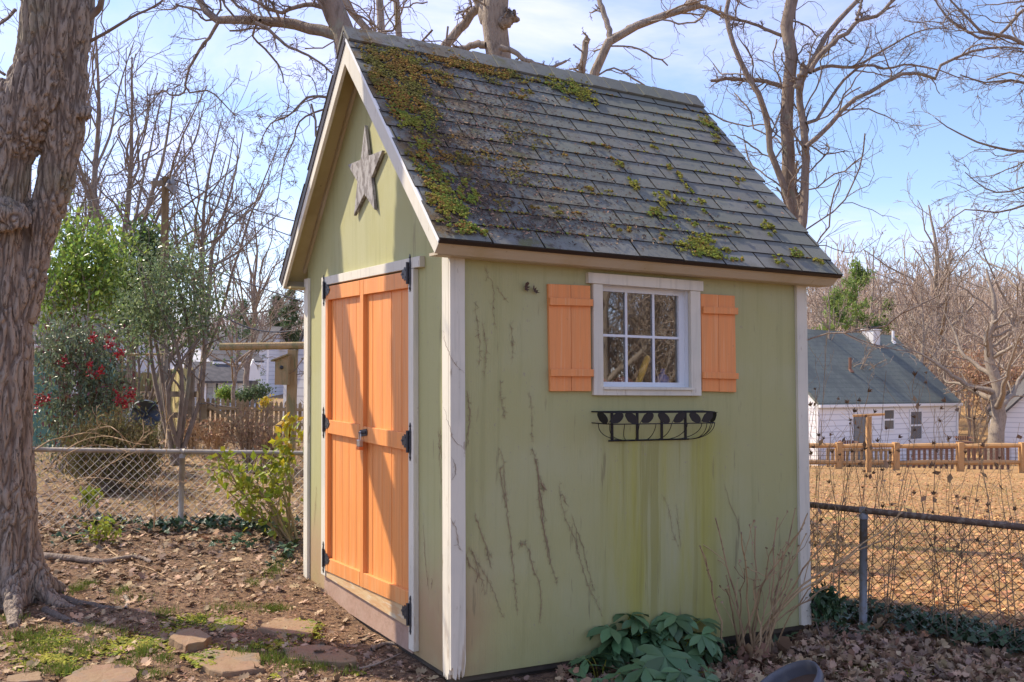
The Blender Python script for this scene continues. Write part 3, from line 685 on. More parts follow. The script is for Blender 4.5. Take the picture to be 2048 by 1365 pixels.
# ================================================================== MATERIALS FOR THE GARDEN
m_bark = mat("furrowed maple bark", (.36, .285, .215), .9, [
    dict(col=(.10, .07, .05), scale=9, stretch=(5, 5, .9), lo=.52, hi=.60, amt=.85, dist=1.5),
    dict(col=(.33, .27, .215), scale=9, stretch=(4, 4, .8), lo=.52, hi=.66, amt=.6),
    dict(col=(.20, .19, .11), scale=1.6, lo=.52, hi=.66, amt=.5, z=(1.6, 2.6)),
    dict(col=(.03, .022, .018), scale=1.1, lo=.58, hi=.64, amt=.6, z=(1.2, .3))], bump=[(12, (5, 5, 1), .02), (50, (2, 2, 1), .006)])
m_bark2 = mat("grey brown bark", (.27, .21, .165), .9, [dict(col=(.15, .115, .085), scale=5, stretch=(4, 4, 1), lo=.45, hi=.65, amt=.7), dict(col=(.28, .27, .2), scale=3, lo=.55, hi=.66, amt=.8)], bump=[(14, (5, 5, 1), .02)])
m_bark3 = mat("pale bark", (.33, .27, .21), .9, [dict(col=(.13, .1, .075), scale=5, stretch=(4, 4, 1), lo=.48, hi=.65, amt=.6)], bump=[(14, (5, 5, 1), .02)])
m_twig = mat("dark twigs", (.20, .15, .12), .9, island=.3)
m_twig2 = mat("pale grey twigs", (.33, .26, .205), .9, island=.3)
m_cane = mat("tan dry canes", (.44, .30, .165), .8, [dict(col=(.28, .17, .1), scale=9, lo=.5, hi=.65)], island=.25)
m_vine = mat("dead vine fibre", (.32, .225, .14), .95, island=.35)
m_stone = mat("brown flagstone", (.27, .18, .10), .85, [dict(col=(.26, .155, .095), scale=3, lo=.42, hi=.65), dict(col=(.2, .17, .13), scale=7, lo=.5, hi=.66, amt=.7), dict(col=(.13, .09, .06), scale=40, lo=.62, hi=.68, amt=.6)], bump=[(7, (1, 1, 1), .02), (60, (1, 1, 1), .003)])
m_moss_y = mat("yellow green moss", (.21, .20, .02), .95, [dict(col=(.13, .17, .02), scale=7, lo=.45, hi=.6)], island=.35, hue=.015)
m_moss_o = mat("ochre brown moss", (.21, .115, .02), .95, [dict(col=(.13, .115, .02), scale=5, lo=.42, hi=.6)], island=.4, hue=.02)
m_moss_g = mat("bright grass moss", (.25, .235, .025), .9, [dict(col=(.27, .27, .02), scale=3, lo=.5, hi=.58, amt=.8)], island=.35, hue=.02)
m_grass = mat("green grass blades", (.15, .20, .03), .7, island=.35, hue=.03, trans=.25)
m_leafbrown = mat("dry brown leaves", (.36, .22, .13), .85, [dict(col=(.27, .16, .095), scale=3, lo=.45, hi=.6)], island=.5, hue=.018, trans=.12)
m_leafgrey = mat("faded grey brown leaves", (.38, .265, .16), .85, [dict(col=(.24, .165, .115), scale=4, lo=.45, hi=.6)], island=.5, hue=.018)
m_leaforange = mat("tan orange leaves", (.56, .31, .135), .8, [dict(col=(.46, .24, .105), scale=1., lo=.45, hi=.6)], island=.4, hue=.02, trans=.12)
m_debris = mat("dark leaf debris", (.085, .055, .038), .95, island=.5, hue=.02)
m_ivy = mat("dark ivy leaves", (.045, .085, .035), .45, island=.4, hue=.03)
m_hell = mat("hellebore leaves", (.09, .165, .068), .38, island=.35, hue=.015, trans=.08)
m_yel = mat("yellow green shrub leaves", (.30, .33, .035), .5, island=.35, hue=.03, trans=.35)
m_yel2 = mat("golden shrub leaves", (.50, .36, .03), .5, island=.3, hue=.04, trans=.35)
m_ever = mat("bright evergreen leaves", (.22, .31, .06), .3, island=.5, hue=.03, trans=.45)
m_ever2 = mat("grey green evergreen leaves", (.19, .245, .11), .28, island=.5, hue=.03, trans=.4)
m_nand = mat("nandina leaves", (.16, .20, .11), .3, island=.5, hue=.05, trans=.3)
m_nandr = mat("reddish nandina leaves", (.16, .05, .04), .4, island=.5, hue=.05, trans=.15)
m_berry = mat("red berries", (.36, .02, .025), .3, island=.25)
m_pine = mat("pine needles", (.22, .30, .08), .6, island=.4, hue=.02, trans=.4)
m_pined = mat("dark conifer needles", (.10, .15, .06), .5, island=.5, hue=.02, trans=.3)
m_brush = mat("brown green brush foliage", (.155, .125, .045), .8, island=.5, hue=.04, trans=.2)
m_galv = mat("weathered galvanised steel", (.36, .32, .27), .55, [dict(col=(.27, .22, .17), scale=8, lo=.4, hi=.65)], metal=.35)
m_galvd = mat("dull steel post", (.24, .25, .26), .55, [dict(col=(.2, .15, .11), scale=9, lo=.48, hi=.65)], metal=.3)
m_rustrail = mat("rusty fence rail", (.13, .085, .06), .7, [dict(col=(.22, .17, .13), scale=9, stretch=(3, 3, 3), lo=.5, hi=.6)], metal=.2)
m_wirel = mat("fence wire", (.45, .41, .36), .5, metal=.35)
m_wired = mat("rusty fence wire", (.12, .085, .065), .7, metal=.2)
m_fencew = mat("new yellow pine rails", (.48, .28, .12), .8, [dict(col=(.45, .26, .11), scale=3, stretch=(1, 1, 6), lo=.4, hi=.65)], island=.15)
m_fenceg = mat("greenish weathered fence boards", (.56, .46, .20), .85, [dict(col=(.40, .34, .14), scale=2, stretch=(4, 4, .8), lo=.4, hi=.65)], island=.25, hue=.02)
m_fenced = mat("dark weathered fence wood", (.13, .095, .06), .85, [dict(col=(.2, .15, .1), scale=3, lo=.4, hi=.65)], island=.2)
m_picket = mat("tan weathered pickets", (.42, .29, .15), .85, [dict(col=(.3, .2, .1), scale=2, lo=.4, hi=.65)], island=.25)
m_postw = mat("mossy old timber", (.36, .25, .13), .9, [dict(col=(.2, .19, .09), scale=4, stretch=(3, 3, 1), lo=.45, hi=.62, amt=.8)], bump=[(10, (6, 6, 1), .01)])
m_siding = mat("white lap siding", (.82, .81, .81), .6, [dict(tex='wave', scale=1.25, prof='SAW', col=(.5, .5, .53), lo=.72, hi=1., amt=.9)])
m_sidingb = mat("pale blue grey lap siding", (.64, .66, .70), .6, [dict(tex='wave', scale=1.1, prof='SAW', col=(.33, .36, .42), lo=.72, hi=1., amt=.7)])
m_roofg = mat("green grey house shingles", (.135, .158, .135), .9, [dict(tex='wave', scale=1.6, col=(.08, .095, .09), lo=.6, hi=1., amt=.7), dict(col=(.17, .185, .17), scale=9, stretch=(1, 1, .2), lo=.45, hi=.6, amt=.6), dict(col=(.09, .105, .1), scale=.5, lo=.45, hi=.65, amt=.8), dict(col=(.15, .17, .15), scale=1.2, lo=.55, hi=.7, amt=.5)])
m_roofd = mat("dark grey house roof", (.09, .085, .085), .9, [dict(col=(.13, .12, .115), scale=3, lo=.4, hi=.65)])
m_trimw = mat("white house trim", (.78, .78, .77), .5)
m_dglass = mat("dark house window glass", (.11, .11, .11), .1, spec=.6)
m_greydoor = mat("grey screen door", (.20, .20, .19), .5)
m_brickw = mat("white painted chimney", (.8, .78, .75), .8, [dict(tex='brick', scale=4, bw=.5, rh=.25, mortar=.03, col=(.5, .48, .45), amt=.5)])
m_blk = mat("black plastic", (.03, .035, .042), .45)
m_drum = mat("dark blue grey plastic drum", (.085, .105, .135), .45, [dict(col=(.1, .11, .13), scale=3, lo=.45, hi=.7)])
m_pot = mat("dark grey plastic pot", (.10, .10, .115), .5, [dict(col=(.16, .15, .15), scale=6, lo=.45, hi=.65)])
m_teal = mat("teal painted boards", (.08, .18, .145), .6, [dict(tex='wave', dir='X', scale=1.6, prof='SAW', col=(.03, .12, .1), lo=.8, hi=1., amt=.8)])
m_bright = mat("bright grey bird box", (.32, .3, .3), .8)
m_redwood = mat("reddish brown deck wood", (.20, .105, .07), .7)
m_cable = mat("overhead cable", (.10, .10, .11), .6)
m_pole = mat("utility pole timber", (.24, .19, .13), .9, [dict(col=(.15, .12, .08), scale=3, stretch=(5, 5, .8), lo=.45, hi=.6)])
# ================================================================== GROUND
def fbm(x, y, s, seed=0., o=3):
    r = 0; a = 1.
    for k in range(o):
        f_ = s*2**k; r = r+a*(np.sin(x*f_*1.0+3.1*np.sin(y*f_*.73+seed)+seed)*np.cos(y*f_*1.13+2.3*np.sin(x*f_*.81-seed)+1.7*seed)); a *= .5
    return r
def build_ground():
    ang = np.concatenate([np.radians(np.arange(-180, -40, 4)), np.radians(np.arange(-40, 40.01, .25)), np.radians(np.arange(44, 180, 4))])
    rad = [.25]
    while rad[-1] < 650: rad.append(rad[-1]*1.021)
    rad = np.array(rad); A, R_ = np.meshgrid(ang, rad)
    l = np.sin(A)*R_; d = np.cos(A)*R_
    x, y = ld_xy(l, d); z = gz(x, y)
    near = 1-sstep(9, 30, R_)
    z = z+near*(.012*fbm(x, y, 2.2, 1.)+.006*fbm(x, y, 9., 4.))
    V = np.stack([x, y, z], -1).reshape(-1, 3); nA = len(ang); nR = len(rad)
    i = np.arange(nR*nA).reshape(nR, nA); a = i[:-1]; b = np.roll(a, -1, 1); c = np.roll(i[1:], -1, 1); e = i[1:]
    Fc = np.stack([a, b, c, e], -1).reshape(-1, 4)
    x0, y0 = ld_xy(0, 0); V = np.concatenate([V, [[x0, y0, -.05]]]); k = len(V)-1
    tri = np.stack([np.full(nA, k), np.roll(i[0], -1), i[0]], -1)
    fl = Fc[:, ::-1].tolist()+tri[:, ::-1].tolist()
    m = bpy.data.materials.new("soil and winter lawn"); m.use_nodes = True; N = m.node_tree.nodes; Lk = m.node_tree.links.new; bs = N["Principled BSDF"]
    bs.inputs["Roughness"].default_value = .95; bs.inputs["Specular IOR Level"].default_value = .15
    tc = N.new("ShaderNodeTexCoord")
    def noise(s, lo, hi, det=5):
        t = N.new("ShaderNodeTexNoise"); t.inputs["Scale"].default_value = s; t.inputs["Detail"].default_value = det; t.inputs["Roughness"].default_value = .65; Lk(tc.outputs["Object"], t.inputs["Vector"])
        r = N.new("ShaderNodeMapRange"); r.interpolation_type = 'SMOOTHSTEP'; r.inputs[1].default_value = lo; r.inputs[2].default_value = hi; Lk(t.outputs["Fac"], r.inputs[0]); return r.outputs[0], t.outputs["Fac"]
    def mix(f_, a_, b_):
        k_ = N.new("ShaderNodeMix"); k_.data_type = 'RGBA'
        if isinstance(f_, (int, float)): k_.inputs[0].default_value = f_
        else: Lk(f_, k_.inputs[0])
        for s_, q in ((6, a_), (7, b_)):
            if isinstance(q, tuple): k_.inputs[s_].default_value = (*q, 1)
            else: Lk(q, k_.inputs[s_])
        return k_.outputs[2]
    soil = mix(noise(1.6, .4, .62)[0], (.26, .16, .092), (.33, .21, .125))
    soil = mix(noise(28, .45, .62)[0], soil, (.14, .09, .062))
    soil = mix(noise(70, .58, .66)[0], soil, (.36, .25, .165))
    lawn = mix(noise(.5, .4, .62)[0], (.45, .25, .105), (.50, .31, .135))
    lawn = mix(noise(.22, .48, .6)[0], lawn, (.36, .22, .10)); lawn = mix(noise(6, .45, .62)[0], lawn, (.38, .23, .10))
    lawn = mix(noise(.9, .60, .70)[0], lawn, (.26, .25, .08))
    lawn = mix(noise(24, .5, .64)[0], lawn, (.54, .34, .16))
    back = mix(noise(.8, .4, .6)[0], (.36, .235, .13), (.46, .32, .15))
    back = mix(noise(9, .45, .62)[0], back, (.19, .12, .08))
    at1 = N.new("ShaderNodeAttribute"); at1.attribute_name = "lawn"; at2 = N.new("ShaderNodeAttribute"); at2.attribute_name = "backyard"
    col = mix(at2.outputs["Fac"], soil, back); col = mix(at1.outputs["Fac"], col, lawn)
    Lk(col, bs.inputs["Base Color"])
    b = N.new("ShaderNodeBump"); b.inputs["Distance"].default_value = .03; b.inputs["Strength"].default_value = .9
    h = N.new("ShaderNodeMath"); h.operation = 'ADD'; Lk(noise(30, .3, .7)[1], h.inputs[0]); Lk(noise(90, .3, .7)[1], h.inputs[1]); Lk(h.outputs[0], b.inputs["Height"]); Lk(b.outputs[0], bs.inputs["Normal"])
    o = link("ground", V, fl, m, None, True)
    l2, d2 = cam_ld(V[:, 0], V[:, 1]); wob = .25*fbm(V[:, 0], V[:, 1], 1.3, 2.)
    # beyond the right fence / beyond the left fence
    side_d = (V[:, 0]-FA[0])*FN[0]+(V[:, 1]-FA[1])*FN[1]
    lw = sstep(-.1, .5, side_d+wob*.6)*sstep(-2, 2, l2-.02*d2)
    bk_ = sstep(8.2, 9.2, d2+wob)*(1-lw)
    for nm, v in (("lawn", lw), ("backyard", bk_)):
        at_ = o.data.attributes.new(nm, 'FLOAT', 'POINT'); at_.data.foreach_set("value", v.astype(np.float32))
    tag(o, kind="structure")
FA = gpt(1620, 6.75)[:2]; FB = gpt(2048, 5.76)[:2]
FD = (FB-FA)/np.linalg.norm(FB-FA); FN = np.array([-FD[1], FD[0]])
if FN @ RH[:2] < 0: FN = -FN
build_ground()
def in_shed(x, y, m=.0): return (x > -m) & (x < D+m) & (y > -m) & (y < W+m)
def spread(N, l0, l1, d0, d1, rng, dens=1.0, noise=None, seed=0.):
    """random ground points in camera ground coordinates; l limits are fractions of the depth"""
    u = rng.random(N*3); d = (d0**dens+(d1**dens-d0**dens)*u)**(1/dens); l = d*rng.uniform(l0, l1, N*3)
    x, y = ld_xy(l, d); ok = ~in_shed(x, y, .0)
    if noise is not None: ok &= fbm(x, y, noise[0], seed)+rng.normal(0, .3, len(x)) > noise[1]
    x = x[ok][:N]; y = y[ok][:N]
    return np.stack([x, y, gz(x, y)+.012*fbm(x, y, 2.2, 1.)*(1-sstep(9, 30, np.hypot(*cam_ld(x, y))))], 1)
def litter(name, parts, mats, midx, kind="stuff"):
    v, f = merge(parts); return tag(link(name, v, f, mats, None, False, midx), kind=kind)
def flat(pos, size, rng, tmpl, up=1.6, curl=1.0, dz=.012):
    p = pos.copy(); p[:, 2] += dz*rng.uniform(.3, 1.6, len(p)); return leaves(p, size, rng, tmpl, up, curl)
def right_only(p, s=0.):
    q = (p[:, 0]-FA[0])*FN[0]+(p[:, 1]-FA[1])*FN[1]; return q > s
r_ = np.random.default_rng(21)
p1 = np.concatenate([spread(1100, -.56, .02, 4.4, 9.0, r_, 1.2, (1.1, .0), 3.), spread(1500, -.56, .02, 6.6, 8.9, r_, 3.)]); v1 = flat(p1, .062, r_, OAK)
p2 = spread(11000, -.56, .02, 4.4, 9.0, r_, 1.1); v2 = flat(p2, .028, r_, BIT, 2., .6, .008)
litter("leaf_litter", [v1, v2], [m_leafgrey, m_leafbrown], np.concatenate([np.zeros(len(v1[1])), (np.arange(len(v2[1])) % 3 > 0)*1]))
p3 = spread(4600, .05, .56, 4.4, 6.9, r_, 1.2); p3 = p3[~right_only(p3, -.05)]; v3 = flat(p3, .064, r_, OAK, 1.1, 1.4, .03)
p3b = spread(2500, .05, .56, 4.4, 6.9, r_, 1.2); p3b = p3b[~right_only(p3b, -.05)]; v3b = flat(p3b, .04, r_, BIT, 1.6, 1.)
litter("leaf_litter", [v3, v3b], [m_leafgrey, m_leafbrown], np.concatenate([(np.arange(len(v3[1])) // 12 % 3 == 0)*1, np.ones(len(v3b[1]))]))
p4 = spread(8000, -.56, .1, 8.0, 22., r_, .8); v4 = flat(p4, .066, r_, OAK, 1.8, 1., .014)
litter("leaf_litter", [v4], [m_leafbrown, m_leafgrey], np.arange(len(v4[1])) // 12 % 2)
p5 = spread(22000, .1, .60, 6.2, 36., r_, .5); p5 = p5[right_only(p5, .05)]; v5 = flat(p5, .062, r_, OAK, 2.2, .8, .012)
litter("lawn_leaves", [v5], [m_leaforange, m_leafbrown], (np.arange(len(v5[1])) // 12 % 7 == 0)*1)
# grass tufts and ground moss
def blades(pos, h, rng, n=7, spreadr=.02):
    N = len(pos); q = np.repeat(pos, n, 0); q[:, :2] += rng.normal(0, spreadr, (N*n, 2)); up = rvec(N*n, rng, 0)*.45; up[:, 2] = 1
    X, Y, Z = rot_basis(np.cross(up, rvec(N*n, rng)), rng.uniform(0, 6.28, N*n))
    upn = up/np.linalg.norm(up, axis=1, keepdims=True); sd = np.cross(upn, rvec(N*n, rng)); sd /= np.linalg.norm(sd, axis=1, keepdims=True)
    hh = h*rng.uniform(.5, 1.3, N*n)[:, None]; a = q-sd*.0022; b = q+sd*.0022; c = q+upn*hh+sd*hh*.25
    V = np.stack([a, b, c], 1).reshape(-1, 3); return V, np.arange(len(V)).reshape(-1, 3)
def px_cluster(px, py, rx, ry, N, rng):
    c = gpix(px, py); l_, d_ = cam_ld(c[0], c[1]); sl_ = rx/F*d_; k = (gpix(px, py-ry)-gpix(px, py+ry))[:2]; sd_ = np.linalg.norm(k)/2
    a = rng.normal(0, .5, N)*sl_; b = rng.normal(0, .5, N)*sd_; x = c[0]+RH[0]*a+FH[0]*b; y = c[1]+RH[1]*a+FH[1]*b
    ok = ~in_shed(x, y, .02); x = x[ok]; y = y[ok]; return np.stack([x, y, gz(x, y)], 1)
gcl = [(160, 1180, 20, 12, 25), (280, 1205, 40, 10, 18), (325, 1235, 25, 8, 22), (60, 1275, 70, 14, 45), (160, 1300, 60, 16, 40), (60, 1310, 40, 14, 30), (290, 1310, 24, 10, 25), (330, 1325, 16, 8, 14), (252, 1333, 16, 8, 14), (300, 1358, 24, 8, 14), (460, 1225, 40, 8, 22), (545, 1225, 30, 8, 24), (560, 1222, 30, 6, 14), (490, 1310, 30, 12, 16), (545, 1325, 30, 14, 30), (590, 1335, 24, 10, 22), (640, 1345, 20, 8, 14), (240, 1190, 12, 6, 10), (545, 1150, 14, 22, 22), (400, 1250, 30, 8, 14), (200, 1270, 60, 8, 26), (500, 1170, 16, 5, 8), (120, 1345, 50, 10, 30), (700, 1350, 20, 6, 6), (20, 1240, 30, 10, 14)]
gp_ = np.concatenate([px_cluster(a, b, c, d_, int(n*1.5), r_) for a, b, c, d_, n in gcl])
gb = blades(gp_, .045, r_); far = spread(260, -.5, .05, 9., 16., r_, 1., (.7, .3), 5.); gb2 = blades(far, .10, r_, 9, .06)
fst = spread(700, -.5, .02, 8.6, 18., r_, .9, (.5, -.1), 2.); gb4 = blades(fst, .13, r_, 10, .08)
fr2 = spread(2600, .12, .6, 8., 32., r_, .6, (.35, .2), 8.); fr2 = fr2[right_only(fr2, .2)]; gb3 = blades(fr2, .08, r_, 8, .12); gb3[0][:] = gb3[0]
litter("grass_tufts", [gb, gb2, gb3, gb4], [m_grass, mat("dry straw grass", (.55, .38, .17), .8, island=.3, hue=.02, trans=.2)], np.concatenate([np.zeros(len(gb[1])+len(gb2[1])), (np.arange(len(gb3[1])) // 40 % 3 > 0)*1, np.ones(len(gb4[1]))]))
DOME = ([(1, 0, 0), (.5, .87, 0), (-.5, .87, 0), (-1, 0, 0), (-.5, -.87, 0), (.5, -.87, 0), (.45, .25, .34), (-.45, .3, .3), (0, -.5, .36)],
        [(0, 1, 6), (1, 2, 7), (1, 7, 6), (2, 3, 7), (3, 4, 8), (3, 8, 7), (4, 5, 8), (5, 0, 6), (5, 6, 8), (6, 7, 8)])
def moss(pos, size, rng, nrm=(0, 0, 1)):
    N = len(pos); n = np.tile(np.array(nrm, float), (N, 1))+rng.normal(0, .25, (N, 3)); X, Y, Z = rot_basis(n, rng.uniform(0, 6.28, N))
    return scatter(DOME[0], DOME[1], pos, X, Y, Z, rng.uniform(.5, 1.2, N)*size)
mcl = [(200, 1300, 110, 16, 700), (90, 1318, 80, 16, 500), (290, 1285, 70, 12, 350), (400, 1300, 60, 14, 260), (540, 1290, 40, 10, 220), (600, 1278, 40, 6, 200), (380, 1238, 60, 8, 200), (130, 1285, 90, 14, 420), (330, 1258, 40, 10, 220), (250, 1270, 60, 8, 120), (320, 1228, 26, 5, 120), (160, 1345, 40, 10, 150), (10, 1295, 12, 6, 50), (450, 1212, 30, 5, 60), (50, 1330, 30, 10, 80), (560, 1355, 20, 6, 60), (715, 1352, 12, 5, 30), (1700, 1330, 70, 14, 260), (1790, 1345, 60, 10, 200)]
mp_ = np.concatenate([px_cluster(a, b, c, d_, n, r_) for a, b, c, d_, n in mcl]); mv = moss(mp_, .013, r_)
litter("ground_moss", [mv], [m_moss_y, m_moss_g], np.arange(len(mv[1])) // 10 % 2)
# ---- flagstones
def zc_(z): return (z[0]/2.2756, 880+z[1]/2.2756)
STN = [([(1170, 880), (1275, 815), (1445, 850), (1420, 915), (1300, 910)], "flat tan flagstone with moss along its front edge nearest the doors", .022),
       ([(1285, 965), (1400, 950), (1520, 955), (1645, 1020), (1560, 1045), (1320, 1020)], "wide pointed reddish flagstone in front of the kickboard", .018),
       ([(850, 1000), (975, 980), (1180, 990), (1190, 1065), (1000, 1095), (905, 1050)], "large flagstone with moss covering its left corner", .018),
       ([(755, 940), (870, 895), (955, 930), (940, 960), (850, 980)], "dark raised rock among the flagstones", .045),
       ([(290, 1100), (390, 1042), (560, 1035), (625, 1070), (610, 1125), (300, 1130)], "bare brown flagstone at the bottom edge of the photo", .018),
       ([(960, 860), (1050, 815), (1110, 835), (1085, 885), (1000, 890)], "small flagstone covered all over with yellow moss", .018),
       ([(30, 1095), (180, 1078), (195, 1120), (30, 1130)], "pale flagstone in the bottom left corner", .02)]
SMOSS = []
for k, (poly, lab, h) in enumerate(STN):
    q = [gpix(*zc_(p)) for p in poly]; qq = np.array(q+[q[0]]); sg_ = np.concatenate([[0], np.cumsum(np.linalg.norm(np.diff(qq, axis=0), axis=1))]); q = np.stack([np.interp(np.linspace(0, sg_[-1], 26)[:-1], sg_, qq[:, i]) for i in range(3)], 1); rs = np.random.default_rng(k); q[:, :2] += rs.normal(0, .006, (25, 2))
    zt_ = q[:, 2].mean()+h; c_ = q.mean(0); vs = []; fs = []; n = 25
    for s_, zz in ((1.02, -.03), (1.0, zt_-c_[2]-.004), (.975, zt_-c_[2])):
        for p in q: vs.append((c_[0]+(p[0]-c_[0])*s_, c_[1]+(p[1]-c_[1])*s_, c_[2]+zz+rs.normal(0, .0015)))
    vs.append((c_[0], c_[1], zt_))
    for a in (0, 1):
        for i in range(n): fs.append((a*n+i, a*n+(i+1) % n, (a+1)*n+(i+1) % n, (a+1)*n+i))
    for i in range(n): fs.append((2*n+i, 2*n+(i+1) % n, 3*n))
    # winding may be either way round
    ar_ = sum(q[i][0]*q[(i+1) % n][1]-q[(i+1) % n][0]*q[i][1] for i in range(n))
    if ar_ < 0: fs = [f[::-1] for f in fs]
    tag(link("flagstone", vs, fs, m_stone, None, False), lab, "flagstone", "flagstones in the bare soil")
    if k in (0, 2, 5):
        u = rs.random((900, 3)); 
        for _ in range({0: 260, 2: 300, 5: 420}[k]):
            i = rs.integers(0, n)
            if k == 0: i = rs.integers(9, 22)
            if k == 2: i = rs.integers(0, 3) if rs.random() < .5 else rs.integers(21, 25)
            t = rs.uniform(.72, 1.03) if k != 5 else rs.uniform(.1, 1.03)
            if k == 2: t = rs.uniform(.45, 1.02)
            j = rs.normal(0, .02, 2); SMOSS.append((c_[0]+(q[i][0]-c_[0])*t+j[0], c_[1]+(q[i][1]-c_[1])*t+j[1], zt_-.004))
mv = moss(np.array(SMOSS), .013, r_); litter("stone_moss", [mv], [m_moss_y], None)
# ---- roof moss and debris on the window-side slope
def roofpt(px, py, h=.02):
    D_ = ray(px, py); o = np.array(rp(0, 0, h)); n_ = nr.copy(); n_[0] += 0
    o = o+np.array([SHX*o[2], SHY*o[2], 0]); n2 = n_-np.array([0, 0, SHX*n_[0]+SHY*n_[1]]); t = ((o-CAM)@n2)/(D_@n2); return CAM+D_*t
RM = [  # px, py, rx, ry, count, ochre share
    (775, 125, 42, 30, 560, .95), (820, 140, 30, 40, 420, .9), (760, 165, 30, 30, 260, .9), (800, 190, 45, 35, 420, .85), (850, 135, 60, 18, 260, .9), (900, 118, 40, 12, 200, 1.), (950, 132, 55, 14, 380, .95), (1010, 150, 40, 12, 320, .9), (1045, 185, 22, 8, 60, .8),
    (1135, 172, 38, 16, 380, .35), (1170, 186, 26, 10, 200, .2), (835, 240, 40, 30, 300, .55), (815, 240, 18, 14, 160, .1), (850, 200, 35, 20, 160, .8), (885, 160, 30, 16, 120, .9),
    (845, 290, 22, 12, 120, .3), (850, 330, 26, 24, 180, .6), (880, 370, 30, 26, 240, .5), (905, 405, 30, 26, 380, .25), (935, 385, 18, 20, 160, .2), (865, 400, 20, 20, 140, .6), (930, 455, 30, 10, 180, .4), (960, 462, 10, 6, 60, .1),
    (900, 310, 60, 30, 160, .95), (990, 330, 90, 40, 160, 1.), (1060, 270, 60, 20, 80, 1.),
    (1410, 240, 12, 8, 90, .3), (1425, 250, 14, 8, 80, .4), (1440, 280, 10, 10, 60, .7), (1305, 290, 8, 5, 40, .2), (1350, 340, 10, 8, 60, .4), (1270, 370, 14, 10, 80, .3), (1245, 325, 12, 8, 60, .5), (1320, 425, 20, 14, 120, .2), (1350, 390, 12, 10, 80, .3), (1325, 400, 9, 14, 70, .2), (1385, 440, 10, 8, 50, .2), (1405, 410, 12, 12, 60, .3),
    (1390, 490, 40, 12, 260, .15), (1420, 500, 26, 18, 220, .1), (1400, 475, 26, 6, 120, .2), (1480, 520, 12, 12, 70, .2), (1540, 455, 14, 10, 90, .3), (1560, 520, 10, 8, 50, .2), (1590, 500, 12, 10, 70, .2), (1450, 455, 14, 5, 50, .5), (1520, 410, 12, 6, 50, .4), (1330, 470, 14, 6, 40, .6), (1240, 455, 16, 5, 40, .7), (1480, 360, 14, 5, 40, .6), (1210, 290, 14, 5, 40, .8), (1010, 490, 10, 6, 30, .5), (1200, 380, 30, 5, 40, .8), (1100, 420, 40, 5, 50, .9), (1640, 520, 12, 6, 40, .3), (1370, 365, 8, 12, 50, .3)]
PA = []; PB = []
for px, py, rx, ry, n, oc in RM:
    o0 = roofpt(px, py)
    kx = abs(roofpt(px+rx, py)-o0)[0]; e_ = roofpt(px, py-ry)-roofpt(px, py+ry)
    sx = max(np.linalg.norm(roofpt(px+rx*.8, py+rx*.05)-o0), .02)*.62; ss = max(np.linalg.norm(e_)/2, .02)*.55
    # spread along the roof axis and up the slope, clumped
    n = int(n*1.6); nc_ = max(4, n//15); ca = r_.normal(0, 1, (nc_, 2)); ids = r_.integers(0, nc_, n); q = ca[ids]*1.1+r_.normal(0, .26, (n, 2))
    # moss gathers against the butt edges of the courses
    pts = o0[None]+np.outer(q[:, 0]*sx, [1, 0, 0])+np.outer(q[:, 1]*ss, ar); pts += nr[None]*r_.normal(-.004, .003, n)[:, None]
    s_ = (pts[:, 1]-SHY*pts[:, 2]+OYT)/ar[1]; x_ = pts[:, 0]-SHX*pts[:, 2]
    ok = (s_ > .01) & (s_ < SLEN-.02) & (x_ > rx0+.02) & (x_ < rx1-.02); pts = pts[ok]
    k = r_.random(len(pts)) < oc
    PA.append(pts[k]); PB.append(pts[~k])
# seams: moss creeping along course edges
sp_ = []
for _ in range(2200):
    c = r_.integers(1, NC); x_ = r_.uniform(rx0+.03, rx1-.03)
    dn = fbm(np.array([x_]), np.array([c*.37]), 2.3, 1.)[0]
    if dn < .15+r_.normal(0, .2): continue
    p = np.array(rp(x_, c*EXP-r_.uniform(0, .012), .012)); sp_.append(p+np.array([SHX*p[2], SHY*p[2], 0]))
sp_ = np.array(sp_); hs = r_.random(len(sp_)) < .55
PA.append(sp_[hs]); PB.append(sp_[~hs])
PA = np.concatenate(PA); PB = np.concatenate(PB)
va = moss(PA, .0085, r_, nr); vb = moss(PB, .009, r_, nr)
litter("roof_moss", [va, vb], [m_moss_o, m_moss_y], np.concatenate([np.zeros(len(va[1])), np.ones(len(vb[1]))]))
dq = []
for px, py, rx, ry, n in [(850, 200, 110, 110, 900), (920, 280, 110, 110, 900), (1000, 360, 130, 90, 900), (930, 400, 90, 80, 700), (1050, 250, 90, 70, 400), (1080, 440, 120, 50, 450), (1180, 350, 120, 80, 350), (1000, 200, 130, 50, 400), (1200, 460, 150, 40, 300), (1350, 420, 150, 80, 300), (1250, 260, 120, 60, 160)]:
    a = r_.normal(0, .5, (n, 2))*[rx, ry]+[px, py]
    for u, v in a:
        p = roofpt(u, v, .013); s_ = (p[1]-SHY*p[2]+OYT)/ar[1]; x_ = p[0]-SHX*p[2]
        if .02 < s_ < SLEN-.05 and rx0+.03 < x_ < rx1-.03: dq.append(p)
dq = np.array(dq); Nq = len(dq); nn = np.tile(nr, (Nq, 1))+r_.normal(0, .12, (Nq, 3)); X_, Y_, Z_ = rot_basis(nn, r_.uniform(0, 6.28, Nq))
dv = scatter(BIT[0], BIT[1], dq, X_, Y_, Z_, r_.uniform(.008, .028, Nq)); litter("roof_debris", [dv], [m_debris, m_leafbrown], (np.arange(len(dv[1])) // 2 % 5 == 0)*1)
